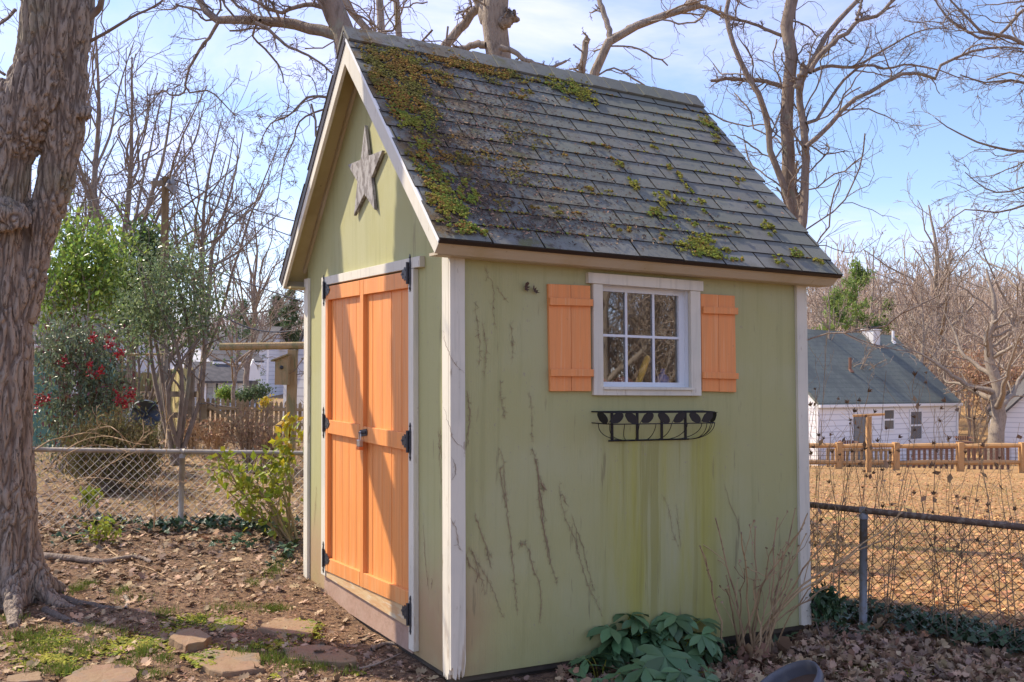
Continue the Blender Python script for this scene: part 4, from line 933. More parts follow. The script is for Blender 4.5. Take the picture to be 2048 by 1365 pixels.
# ================================================================== CHAIN-LINK FENCES
def chain_fence(name, label, pts_top, zfun_bot, dia, post_at, mats, rail_r, post_r, wr):
    """pts_top: two end points of the top rail; wires run down to the ground"""
    rail_m, post_m, wire_m = mats
    f = thing(name, label, "fence", pts_top[0])
    a, b = np.array(pts_top[0]), np.array(pts_top[1]); Ln = np.linalg.norm((b-a)[:2]); u = (b-a)/Ln
    mb = MB(); mb.tube([a+(b-a)*t for t in np.linspace(0, 1, 12)], rail_r, 10); mb.build("top_rail", rail_m, f, True)
    for s in post_at:
        p = a+u*s; g = float(gz(p[0], p[1])); q = p+np.array([0, 0, 0])
        off = FNl(u)*(rail_r+post_r)*.2
        mb = MB(); mb.tube([(q[0], q[1], g-.1), (q[0], q[1], q[2]-.03)], post_r, 12); mb.build("post", post_m, f, True)
        mb = MB(); mb.tube([(q[0], q[1], q[2]-.055), (q[0], q[1], q[2]-.03), (q[0], q[1], q[2]-.018), (q[0], q[1], q[2]+.01)], [post_r*1.12, post_r*1.12, post_r*.8, post_r*.5], 12); mb.tube([q-u*.02, q+u*.02], rail_r*1.2, 10)
        mb.build("post_cap", post_m, f, True)
    H = a[2]-min(float(gz(*(a+u*s)[:2])) for s in np.linspace(0, Ln, 9))+.05
    P = []; n = 9; off = FNl(u)*rail_r*.6
    for sg in (1, -1):
        s = -H
        while s < Ln+H:
            s0, s1 = s, s+sg*H
            q = []
            for t in np.linspace(0, 1, n):
                ss = s0+(s1-s0)*t; sc_ = min(max(ss, 0), Ln); p = a+u*sc_; q.append((p[0]+off[0]*sg*.3, p[1]+off[1]*sg*.3, p[2]-rail_r*.2-H*t+.012*(1 if t == 0 else 0)))
            if not ((s0 < 0 and s1 < 0) or (s0 > Ln and s1 > Ln)): P.append(q)
            s += dia
    P = np.array(P); rr_ = np.random.default_rng(3); P += rr_.normal(0, .003, P.shape)
    # drop stretches squeezed to the fence ends
    keep = np.ptp((P[:, :, 0]-a[0])*u[0]+(P[:, :, 1]-a[1])*u[1], axis=1) > H*.25
    V, Fc = tubes_np(P[keep], np.full(P[keep].shape[:2], wr), 4)
    mb = MB(); k = 0.        # twisted wire ends sticking up over the rail
    while k < Ln:
        p = a+u*k; mb.tube([p+np.array([0, 0, -.03]), p+np.array([u[0]*.01, u[1]*.01, rail_r+.022]), p+np.array([u[0]*.02, u[1]*.02, rail_r+.006])], wr, 4, False); k += dia
    v, f2 = merge([(V, Fc), (np.array(mb.v), np.array(mb.f))]); link("wire_mesh", v, f2, wire_m, f)
    return f
def FNl(u): n = np.array([-u[1], u[0], 0]); return n/np.linalg.norm(n)
la = at(40, 899, 8.35); lb = at(760, 909, 8.6)
dlp = np.linalg.norm((at(365, 902, 8.46)-la)[:2])
chain_fence("chain_link_fence", "pale chain link fence behind the maple trunk, left of the shed", (la, lb), None, .072, [dlp], (m_galv, m_galv, m_wirel), .021, .024, .0022)
ra = at(1560, 1003.5, 6.95); rb = at(2150, 1066, 5.55)
dpp = np.linalg.norm((at(1721, 1021, 6.46)-ra)[:2])
chain_fence("chain_link_fence", "rusty brown chain link fence in front of the leafy lawn on the right", (ra, rb), None, .070, [dpp], (m_rustrail, m_galvd, m_wired), .021, .026, .0021)
# ================================================================== CLOTHES POSTS, BIRD BOXES, COMPOST DRUM
def tpost(label, pc, arm0, arm1, d, r, pw, m, dd=0.):
    t = thing("clothes_post", label, "clothes post", gpt(pc, d))
    g = gpt(pc, d); top = at(pc, (arm0[1]+arm1[1])/2, d)
    mb = MB(); mb.bar((g[0], g[1], g[2]-.1), (g[0], g[1], top[2]-r), pw, pw, RH); mb.build("post", m, t, bevel=.01)
    mb = MB(); a = at(*arm0, d+dd); b = at(*arm1, d-dd); mb.tube(resample([a, (a+b)/2, b], 6), r, 10); mb.build("arm", m, t)
    return t
tpost("old timber clothes post with a long round arm next to the shed corner", 586, (440, 694), (690, 690), 11., .043, .1, m_postw)
tpost("distant grey clothes post rising behind the red berried shrub", 242, (226, 709), (332, 709), 20., .025, .1, m_postw)
tpost("wooden clothes post standing on the lawn before the white house", 1738.5, (1706, 832), (1769, 829), 35., .045, .17, m_fencew)
def birdbox(label, px0, px1, py0, py1, d, m, side=1):
    c = at((px0+px1)/2, (py0+py1)/2, d); w_ = (px1-px0)/F*d; h = (py1-py0)/F*d
    t = thing("bird_box", label, "bird box", c)
    R_ = RH; B = FH
    def P(u, v, z): return c+R_*u+B*v+np.array([0, 0, z])
    mb = MB(); x0, x1 = -w_/2, w_/2
    mb.hexa([P(x0, -.07, -h/2), P(x1, -.07, -h/2), P(x1, .09, -h/2), P(x0, .09, -h/2), P(x0, -.07, h*.28), P(x1, -.07, h*.45), P(x1, .09, h*.45), P(x0, .09, h*.28)]); mb.build("box", m, t)
    mb = MB(); mb.hexa([P(x0-w_*.3, -.1, h*.24), P(x1, -.1, h*.46), P(x1, .11, h*.46), P(x0-w_*.3, .11, h*.24), P(x0-w_*.3, -.1, h*.29), P(x1, -.1, h*.51), P(x1, .11, h*.51), P(x0-w_*.3, .11, h*.29)]); mb.build("roof", m, t)
    mb = MB(); mb.ellip(P(0, -.071, .02), .022, .022, .022, 10, 6); mb.build("entrance", m_blk, t)
birdbox("tan wooden bird box on the old timber clothes post", 553, 579, 708, 770, 10.9, m_postw)
birdbox("small grey bird box on the distant clothes post", 221, 238, 720, 752, 19.9, m_bright)
cd = thing("compost_tumbler", "dark blue grey compost drum with crossed ribs behind the brown bush", "compost bin", gpt(287, 15))
c = at(291, 829, 15.); ax = -FH*.85+RH*.45+np.array([0, 0, .25]); ax /= np.linalg.norm(ax); R0 = .235
e1 = np.cross(ax, [0, 0, 1]); e1 /= np.linalg.norm(e1); e2 = np.cross(e1, ax)
mb = MB(); mb.tube([c-ax*.62, c-ax*.6, c-ax*.02, c, c+ax*.012], [R0*.95, R0, R0, R0*.97, R0*.9], 32); mb.build("drum", m_drum, cd, True)
mb = MB()
for e_, f_ in ((e1*.8+e2*.6, e2*.8-e1*.6), (e2*.8-e1*.6, e1*.8+e2*.6)): mb.bar(c+ax*.018-e_*R0*.97, c+ax*.018+e_*R0*.97, .022, .035, ax)
mb.build("rib", m_blk, cd)
g = gpt(287, 15.2)
for s_ in (-1, 1):
    mb = MB(); o = c-ax*.3+e1*s_*.12-e2*.26; mb.bar(o, (o[0]+e1[0]*s_*.2, o[1]+e1[1]*s_*.2, g[2]), .05, .05); mb.build("leg", m_blk, cd); mb = MB(); mb.bar(o-ax*.25, (o[0]-ax[0]*.25+e1[0]*s_*.2, o[1]-ax[1]*.25+e1[1]*s_*.2, g[2]), .05, .05); mb.build("leg", m_blk, cd)
# ================================================================== WOODEN FENCES, LEFT
pf = thing("privacy_fence", "weathered yellowish board fence with dark rails behind the compost drum", "fence", gpt(300, 24))
rs = np.random.default_rng(4)
def boards(mb, p0, p1, ztop, w_, th, gap=.012, zb=None, jit=.02, point=False):
    p0 = np.array(p0[:2]); p1 = np.array(p1[:2]); Ln = np.linalg.norm(p1-p0); u = (p1-p0)/Ln; n = np.array([-u[1], u[0]]); s = 0.
    while s < Ln-w_*.5:
        a = p0+u*s; b = p0+u*(s+w_-gap); z0 = float(gz(*a))-.05; t = s/Ln; z1 = ztop[0]+(ztop[1]-ztop[0])*t+rs.uniform(-jit, jit)
        q = [(*a, z0), (*b, z0), (*(b+n*th), z0), (*(a+n*th), z0), (*a, z1), (*b, z1), (*(b+n*th), z1), (*(a+n*th), z1)]
        mb.hexa(q)
        if point:
            m_ = (a+b)/2; mb.add([(*a, z1), (*b, z1), (*(b+n*th), z1), (*(a+n*th), z1), (*m_, z1+w_*.5), (*(m_+n*th), z1+w_*.5)], [(0, 1, 4), (3, 5, 2), (1, 2, 5, 4), (0, 4, 5, 3)])
        s += w_
a0, a1, a2 = gpt(150, 25.2), gpt(342, 24), gpt(386, 20)
za = at(300, 748, 24)[2]; zb_ = at(386, 737, 20)[2]
mb = MB(); boards(mb, a0, a1, (za, za+.02), .14, .022); mb.build("boards", m_fenceg, pf)
mb = MB(); boards(mb, a1, a2, (za+.12, zb_), .14, .022); mb.build("boards", m_fenceg, pf)
off = -FH*.08
mb = MB()
for y0 in (788, 830): mb.bar(at(262, y0, 23.9), at(400, y0+1, 19.9), .05, .12)
mb.build("rail", m_fenced, pf)
for px, d_ in ((267, 23.85), (299, 23.8), (341, 23.7), (384, 19.9)):
    g = gpt(px, d_); mb = MB(); mb.bar((g[0], g[1], g[2]-.1), (g[0], g[1], za+(.1 if px > 330 else -.15)), .12, .12, RH); mb.build("post", m_fenced, pf)
pk = thing("picket_fence", "tan picket fence with a braced gate behind the clothes post", "fence", gpt(400, 28))
b0, b1 = gpt(386, 27.5), gpt(700, 29); zk0 = at(386, 798, 27.5)[2]; zk1 = at(560, 806, 28.4)[2]-.1
mb = MB(); boards(mb, b0, b1, (zk0, zk1), .135, .02, .045, None, .015, True); mb.build("pickets", m_picket, pk)
for y0, y1 in ((816, 822), (846, 852)):
    mb = MB(); mb.bar(at(386, y0, 27.4), at(700, y1, 28.9), .04, .09); mb.build("rail", m_picket, pk)
for px in (412, 482, 545):
    d_ = 27.5+(px-386)/314*1.5-.1; g = gpt(px, d_); mb = MB(); mb.bar((g[0], g[1], g[2]-.1), (g[0], g[1], zk0-.08), .12, .12, RH); mb.build("post", m_picket, pk)
mb = MB(); mb.bar(at(418, 812, 27.4), at(478, 848, 27.6), .03, .09); mb.build("brace", m_picket, pk)
# ================================================================== HOUSES
def house(name, label, p, u, n, Lw, Dp, zb, ze, zr, wall, roof, trim, over=.25, gutter=True):
    """p: near corner on the ground plan, u along the eave wall, n away from it"""
    h = thing(name, label, "house", (p[0], p[1], zb)); p = np.array(p[:2]); u = np.array(u)/np.linalg.norm(u); n = np.array(n)/np.linalg.norm(n)
    def P(a, b, z): q = p+u*a+n*b; return (q[0], q[1], z)
    mb = MB()
    A = [P(0, 0, zb), P(Lw, 0, zb), P(Lw, Dp, zb), P(0, Dp, zb), P(0, 0, ze), P(Lw, 0, ze), P(Lw, Dp, ze), P(0, Dp, ze), P(0, Dp/2, zr), P(Lw, Dp/2, zr)]
    mb.add(A, [(3, 2, 1, 0), (0, 1, 5, 4), (1, 2, 6, 9, 5), (2, 3, 7, 6), (3, 0, 4, 8, 7), (4, 5, 9, 8), (6, 7, 8, 9)]); mb.build("wall", wall, h)
    s = (zr-ze)/(Dp/2); th = .14
    mb = MB()
    for sg in (0, 1):
        b0 = -over if sg == 0 else Dp+over; bm = Dp/2; z0 = ze-over*s+.02
        q = [P(-over, b0, z0), P(Lw+over, b0, z0), P(Lw+over, bm, zr+.02), P(-over, bm, zr+.02)]; q2 = [(a, b, c+th) for a, b, c in q]
        mb.hexa(q+q2 if sg == 0 else [q[1], q[0], q[3], q[2], q2[1], q2[0], q2[3], q2[2]])
    rf = mb.build("roof", roof, h)
    mb = MB()
    if gutter:
        zg = ze-over*s+.01; mb.bar(P(-over, -over-.05, zg), P(Lw+over, -over-.05, zg), .1, .12)
        mb.build("gutter", trim, h)
    for a in (0, Lw):
        mb = MB(); mb.box(0, 0, 0, 0, 0, 0) if False else None
        e = P(a, 0, 0); mb.bar((e[0]-n[0]*.012, e[1]-n[1]*.012, zb), (e[0]-n[0]*.012, e[1]-n[1]*.012, ze-.1), .12, .12, (u[0], u[1], 0)); mb.build("corner_trim", trim, h)
    return h, P, rf
def window_on(h, P, a0, a1, z0, z1, face=0., trim=m_trimw, glass=m_dglass, mid=True, t=.09):
    w_ = MB(); d1 = face-.05; d0 = face-.002
    def bx(mb, x0, x1, b0, b1, q0, q1): mb.hexa([P(x0, b0, q0), P(x1, b0, q0), P(x1, b1, q0), P(x0, b1, q0), P(x0, b0, q1), P(x1, b0, q1), P(x1, b1, q1), P(x0, b1, q1)])
    bx(w_, a0-t, a0, d1, d0, z0-t, z1+t); bx(w_, a1, a1+t, d1, d0, z0-t, z1+t); bx(w_, a0, a1, d1, d0, z0-t, z0); bx(w_, a0, a1, d1, d0, z1, z1+t)
    if mid: bx(w_, a0, a1, d1+.005, d0, (z0+z1)/2-.04, (z0+z1)/2+.04)
    fr = w_.build("window", trim, h); g = MB(); bx(g, a0, a1, face-.022, face-.004, z0, z1); g.build("pane", glass, fr)
l0, d0 = (1636-1024)/F*42, 42.; l1, d1 = (1914-1024)/F*50, 50.
pw = np.array(ld_xy(l0, d0)); pe = np.array(ld_xy(l1, d1)); uw = pe-pw; Lw = np.linalg.norm(uw); uw /= Lw; nw = np.array([-uw[1], uw[0]])
ze_ = .49; h1, HP, rf1 = house("house", "white sided house with a green shingle roof and white chimney beyond the lawn", pw, uw, nw, Lw, 7.0, -3.1, ze_, 3.78, m_siding, m_roofg, m_trimw, .15)
def wall_hit(px, py, P0, u_, off=0.):   # where a pixel ray meets a vertical wall plane: distance along it and height
    D_ = ray(px, py); n_ = np.array([-u_[1], u_[0]]); t = ((P0+n_*off-CAM[:2])@n_)/(D_[:2]@n_); q = CAM+D_*t; return (q[:2]-P0)@u_, q[2]
def z8(x, y): return 1550+x/2.731, 500+y/2.731
for (x0, y0, x1, y1) in ((593, 876, 645, 980), (737, 884, 797, 1034)):
    A_ = wall_hit(*z8(x0, y1), pw, uw); B_ = wall_hit(*z8(x1, y0), pw, uw); window_on(h1, HP, A_[0], B_[0], A_[1], B_[1])
A_ = wall_hit(*z8(430, 1075), pw, uw); B_ = wall_hit(*z8(500, 905), pw, uw)
mb = MB(); mb.hexa([HP(A_[0], -.05, A_[1]-.6), HP(B_[0], -.05, A_[1]-.6), HP(B_[0], -.003, A_[1]-.6), HP(A_[0], -.003, A_[1]-.6), HP(A_[0], -.05, B_[1]), HP(B_[0], -.05, B_[1]), HP(B_[0], -.003, B_[1]), HP(A_[0], -.003, B_[1])]); mb.build("door", m_greydoor, h1)
ch = wall_hit(1741, 672, pw, uw, 3.2)[0]
mb = MB(); mb.hexa([HP(ch-.33, 2.85, 2.6), HP(ch+.33, 2.85, 2.6), HP(ch+.33, 3.5, 2.6), HP(ch-.33, 3.5, 2.6), HP(ch-.33, 2.85, 4.08), HP(ch+.33, 2.85, 4.08), HP(ch+.33, 3.5, 4.08), HP(ch-.33, 3.5, 4.08)])
mb.hexa([HP(ch-.37, 2.8, 4.08), HP(ch+.37, 2.8, 4.08), HP(ch+.37, 3.55, 4.08), HP(ch-.37, 3.55, 4.08), HP(ch-.37, 2.8, 4.15), HP(ch+.37, 2.8, 4.15), HP(ch+.37, 3.55, 4.15), HP(ch-.37, 3.55, 4.15)])
chm = mb.build("chimney", m_brickw, rf1)
mb = MB()
for a, b in ((-.28, -.24), (.24, .28)): mb.hexa([HP(ch+a, 2.9, 4.15), HP(ch+b, 2.9, 4.15), HP(ch+b, 3.3, 4.15), HP(ch+a, 3.3, 4.15), HP(ch+a, 2.9, 4.25), HP(ch+b, 2.9, 4.25), HP(ch+b, 3.3, 4.25), HP(ch+a, 3.3, 4.25)])
mb.hexa([HP(ch-.36, 2.8, 4.25), HP(ch+.36, 2.8, 4.25), HP(ch+.36, 3.4, 4.25), HP(ch-.36, 3.4, 4.25), HP(ch-.36, 2.8, 4.28), HP(ch+.36, 2.8, 4.28), HP(ch+.36, 3.4, 4.28), HP(ch-.36, 3.4, 4.28)])
mb.hexa([HP(ch-.35, 2.6, 2.75), HP(ch+.35, 2.6, 2.75), HP(ch+.35, 2.84, 2.75), HP(ch-.35, 2.84, 2.75), HP(ch-.35, 2.7, 3.3), HP(ch+.35, 2.7, 3.3), HP(ch+.35, 2.84, 3.3), HP(ch-.35, 2.84, 3.3)])
mb.build("cap", m_blk, chm)
for (x, y, b) in ((410, 665, 1.4), (645, 487, 3.1)):
    a_ = wall_hit(*z8(x, y), pw, uw, b)[0]; zz = ze_+b*(3.78-ze_)/3.5
    mb = MB(); o = HP(a_, b, zz); mb.tube([(o[0], o[1], o[2]), (o[0], o[1], o[2]+.75)], .07, 8); mb.tube([(o[0], o[1], o[2]+.05), (o[0], o[1], o[2]+.2)], [.2, .1], 8); mb.build("vent_pipe", m_redwood if b < 2 else m_trimw, rf1)
# white outbuilding at the right edge
gc = np.array(ld_xy((2008-1024)/F*50, 50.)); ug = RH[:2]*.93-FH[:2]*.36; ug /= np.linalg.norm(ug); ng = np.array([-ug[1], ug[0]])
h2, GP, rf2 = house("house", "small white outbuilding cut by the right edge of the photo", gc+ng*7.5, -ng, ug, 7.5, 5.5, -3.2, -.15, 2.7, m_siding, m_roofd, m_trimw, .2, False)
# left: pale house with porch, and the steep white gable beside the shed
pa_ = np.array(ld_xy((408-1024)/F*50, 50.)); pb_ = np.array(ld_xy((519-1024)/F*52, 52.)); ua = pb_-pa_; La = np.linalg.norm(ua); ua /= La; na = np.array([-ua[1], ua[0]])
h3, AP, rf3 = house("house", "pale blue grey house behind the picket fence", pa_+ua*.6, ua, na, La-.6, 6., -1.2, 1.9, 3.2, m_sidingb, m_roofd, m_trimw, .2)
A_ = wall_hit(453, 765, pa_, ua)
window_on(h3, AP, 1.2, 1.75, .9, 1.5); window_on(h3, AP, La-1.1, La-.75, .0, 1.5, 0, m_dglass)
def apx(mb, x0, x1, b0, b1, z0, z1): mb.hexa([AP(x0, b0, z0), AP(x1, b0, z0), AP(x1, b1, z0), AP(x0, b1, z0), AP(x0, b0, z1), AP(x1, b0, z1), AP(x1, b1, z1), AP(x0, b1, z1)])
for a in (-1.2, -.3, .7): mb = MB(); apx(mb, a-.1, a+.1, -1.6, -1.4, -1., .85); mb.build("porch_post", m_trimw, h3)
mb = MB(); mb.hexa([AP(-1.6, -1.9, .8), AP(1.2, -1.9, .8), AP(1.2, 0, 1.75), AP(-1.6, 0, 1.75), AP(-1.6, -1.9, .92), AP(1.2, -1.9, .92), AP(1.2, 0, 1.87), AP(-1.6, 0, 1.87)]); mb.build("porch_roof", m_roofd, h3)
mb = MB(); mb.add([AP(.75, -1.85, .95), AP(1.75, -1.85, .95), AP(1.25, -1.85, 2.05), AP(.75, -1.7, .95), AP(1.75, -1.7, .95), AP(1.25, -1.7, 2.05)], [(0, 1, 2), (5, 4, 3), (0, 2, 5, 3), (1, 4, 5, 2)]); mb.build("porch_gable", m_trimw, h3)
mb = MB(); apx(mb, -.9, -.4, -.06, -.003, -1., .75); mb.build("door", m_redwood, h3); mb = MB(); apx(mb, .1, .45, -.06, -.003, -1., .75); mb.build("window", m_dglass, h3)
mb = MB(); apx(mb, -1.5, .55, -.0025, .1, -1.2, 1.7); mb.build("wall", m_sidingb, h3)
pa2 = np.array(ld_xy((430-1024)/F*66, 66.)); h5, EP, _q = house("house", "far pale grey two storey house above the hedge", pa2, RH[:2], FH[:2], 3.6, 6, -1., 3.2, 4.4, m_sidingb, m_roofd, m_trimw, .2)
window_on(h5, EP, .3, .8, 1.6, 2.6); window_on(h5, EP, 2.2, 2.7, 1.6, 2.6)
# steep white gable
zp = at(585, 630, 30)[2]
pg = np.array(ld_xy((574-1024)/F*30, 30.)); ug2 = RH[:2]*.5+FH[:2]*.86; h4, _, _q = house("house", "narrow white gabled house showing just past the shed's far corner", pg+RH[:2]*.02, ug2, -np.array([-ug2[1], ug2[0]]), 6., 1.9, -1., 1.2, zp, m_siding, m_roofd, m_trimw, .06, False)
# dark roofed shed and teal wall behind the nandina
pt = np.array(ld_xy((-40-1024)/F*24, 24.)); h6, _, _q = house("house", "dark roofed building hidden behind the evergreen shrubs", pt, RH[:2]*.98+FH[:2]*.1, np.array([-(RH[1]*.98+FH[1]*.1), RH[0]*.98+FH[0]*.1]), 3.1, 5, -.6, at(100, 684, 24)[2], at(100, 560, 24)[2]+.2, m_sidingb, m_roofd, m_trimw, .2)
tw = thing("playhouse", "teal boarded playhouse half hidden by the red berried shrub", "playhouse", gpt(120, 17))
g = gpt(118, 17); q = [np.array(ld_xy((px-1024)/F*17, 17.+k)) for px, k in ((70, 0), (158, 0), (158, 1.6), (70, 1.6))]; zt2 = at(110, 705, 17)[2]
mb = MB(); mb.hexa([(*p, g[2]-.1) for p in q]+[(*p, zt2) for p in q]); mb.build("wall", m_teal, tw)
mb = MB(); c_ = sum(q)/4; q2 = [c_+(p-c_)*1.12 for p in q]; zz = zt2+.002; cc = [c_+(p-c_)*.1 for p in q]; mb.hexa([(*p, zz) for p in q2]+[(*p, zz+.5) for p in cc]); mb.build("roof", m_roofd, tw)
mb = MB(); p_ = q[1]*.93+q[0]*.07-FH[:2]*.03; mb.bar((*p_, g[2]), (*p_, zt2-.02), .12, .05, FH); mb.build("corner_trim", m_trimw, tw)
# ================================================================== RAIL FENCE, DECK FENCE, CHAIRS ON THE RIGHT
rf = thing("rail_fence", "new yellow split rail fence with wire netting across the lawn", "fence", gpt(1793, 38))
posts = [(1560, 38.6), (1679, 38.3), (1793, 38), (1921, 37.6), (2046, 37.2), (2180, 36.8)]
prev = None
for px, d_ in posts:
    g = gpt(px, d_); ztop = at(px, 886, d_)[2]+.02; mb = MB(); mb.bar((g[0], g[1], g[2]-.2), (g[0], g[1], ztop), .3, .2, RH); mb.build("post", m_fencew, rf)
    if prev is not None:
        for ya, yb in ((893, 891), (926, 925)):
            off = -FH*.12; mb = MB(); a = at(prev[0]-4, ya, prev[1])+off; b = at(px+4, yb, d_)+off
            mb.tube(resample([a, a*.5+b*.5+np.array([0, 0, .02]), b], 5), [.075, .09, .095, .09, .07], 7); mb.build("rail", m_fencew, rf)
    prev = (px, d_)
P_ = []
a = at(1560, 897, 38.6); b = at(2180, 891, 36.8); hh = .75
for t in np.linspace(0, 1, 70): q = a+(b-a)*t; P_.append([q, q-np.array([0, 0, hh])])
V, Fc = tubes_np(np.array(P_), np.full((70, 2), .008), 3); parts = [(V, Fc)]
for k in range(6): parts.append(tubes_np(np.array([[a-np.array([0, 0, hh*k/5]), b-np.array([0, 0, hh*k/5])]]), np.full((1, 2), .008), 3))
v, f = merge(parts); link("netting", v, f, m_wired, rf)
dk = thing("picket_fence", "low tan picket deck rail behind the split rail fence", "fence", gpt(1700, 40.5))
mb = MB(); boards(mb, gpt(1655, 40.5), gpt(1795, 40.5), (at(1655, 897, 40.5)[2], at(1795, 897, 40.5)[2]), .2, .04, .09, None, .0); mb.build("pickets", m_picket, dk)
mb = MB(); mb.bar(at(1655, 900, 40.4), at(1795, 900, 40.4), .05, .1); mb.build("rail", m_picket, dk)
dk2 = thing("picket_fence", "reddish dark picket deck rail behind the fence at far right", "fence", gpt(1950, 41))
mb = MB(); boards(mb, gpt(1815, 41), gpt(2020, 40.5), (at(1815, 897, 41)[2], at(2020, 893, 40.5)[2]), .22, .04, .11, None, .0); mb.build("pickets", m_redwood, dk2)
mb = MB(); mb.bar(at(1815, 899, 40.9), at(2020, 894, 40.4), .05, .08); mb.build("rail", m_redwood, dk2)
def chair(label, px, py0, py1, d):
    c = at(px, py1, d); s = (py1-py0)/F*d; t = thing("patio_chair", label, "chair", c); R_ = RH; B = FH
    def bx(mb, u0, u1, v0, v1, z0, z1): mb.hexa([c+R_*u+B*v+np.array([0, 0, z]) for z in (z0, z1) for u, v in ((u0, v0), (u1, v0), (u1, v1), (u0, v1))])
    w_ = .3
    for i in range(6):
        mb = MB() if i == 0 else mb
        bx(mb, -w_+i*.105, -w_+i*.105+.075, .25, .28, .1, s)
    mb.build("backrest", m_redwood, t); mb = MB(); bx(mb, -w_, w_, -.28, .25, .0, .06); mb.build("seat", m_redwood, t)
    for u in (-w_-.05, w_): mb = MB(); bx(mb, u, u+.06, -.3, .3, .22, .27); mb.build("armrest", m_redwood, t)
    for u in (-w_, w_-.06):
        for v in (-.28, .2): mb = MB(); bx(mb, u, u+.06, v, v+.06, -.75, -.001); mb.build("leg", m_redwood, t)
chair("reddish wooden chair in front of the grey door of the white house", 1697, 882, 896, 40.9)
chair("reddish wooden chair at the right corner of the white house", 1929, 873, 886, 46)
# ================================================================== POWER LINES
up = thing("utility_pole", "brown utility pole with a crossarm rising over the evergreens", "utility pole", gpt(331, 21))
g = gpt(331, 21); top = at(331, 354, 21)
mb = MB(); mb.tube([(g[0], g[1], g[2]-.2), (top[0], top[1], top[2])], [.1, .075], 10); mb.build("pole", m_pole, up, True)
mb = MB(); mb.bar(at(303, 369, 20.85), at(350, 364, 21.1), .1, .12); mb.build("crossarm", m_pole, up)
mb = MB(); mb.bar(at(334, 366, 20.9), at(350, 382, 21.1), .05, .2); mb.build("brace", m_galvd, up)
for px, py in ((308, 363), (322, 362), (345, 359)):
    mb = MB(); o = at(px, py, 20.95); mb.tube([o-np.array([0, 0, .1]), o+np.array([0, 0, .06])], [.05, .03], 8); mb.build("insulator", m_galvd, up)
def wire(lab, p0, p1, sag, r=.014, grp="overhead wires from the utility pole"):
    p0 = np.array(p0); p1 = np.array(p1); q = []
    for t in np.linspace(0, 1, 14): q.append(p0+(p1-p0)*t-np.array([0, 0, sag*4*t*(1-t)]))
    mb = MB(); mb.tube(q, r, 5); tag(mb.build("power_line", m_cable, None, True), lab, "wire", grp)
wire("upper thin overhead wire running right from the utility pole top", at(345, 358, 21), at(900, 470, 32), .5)
wire("second thin overhead wire sloping from the pole crossarm to the shed roof", at(322, 361, 21), at(900, 520, 36), .6)
wire("overhead wire running left from the pole behind the maple trunk", at(308, 363, 21), at(-60, 392, 26), .4)
wire("lower overhead wire running left from the pole through shrubs", at(331, 385, 21), at(-60, 410, 28), .4)
wire("thicker dark cable crossing low sky above the distant pines", at(331, 500, 21), at(760, 640, 33), .2, .016)
wire("service cable falling from the pole to the white gable", at(331, 520, 21), at(582, 662, 21), .5, .014)
wire("pale service wire over the house beyond the lawn", at(1850, 728, 55), at(2160, 745, 60), .2, .02, "wires beyond the right lawn")
wire("lower thin service wire right of the green roof", at(1890, 766, 55), at(2160, 768, 60), .2, .014, "wires beyond the right lawn")
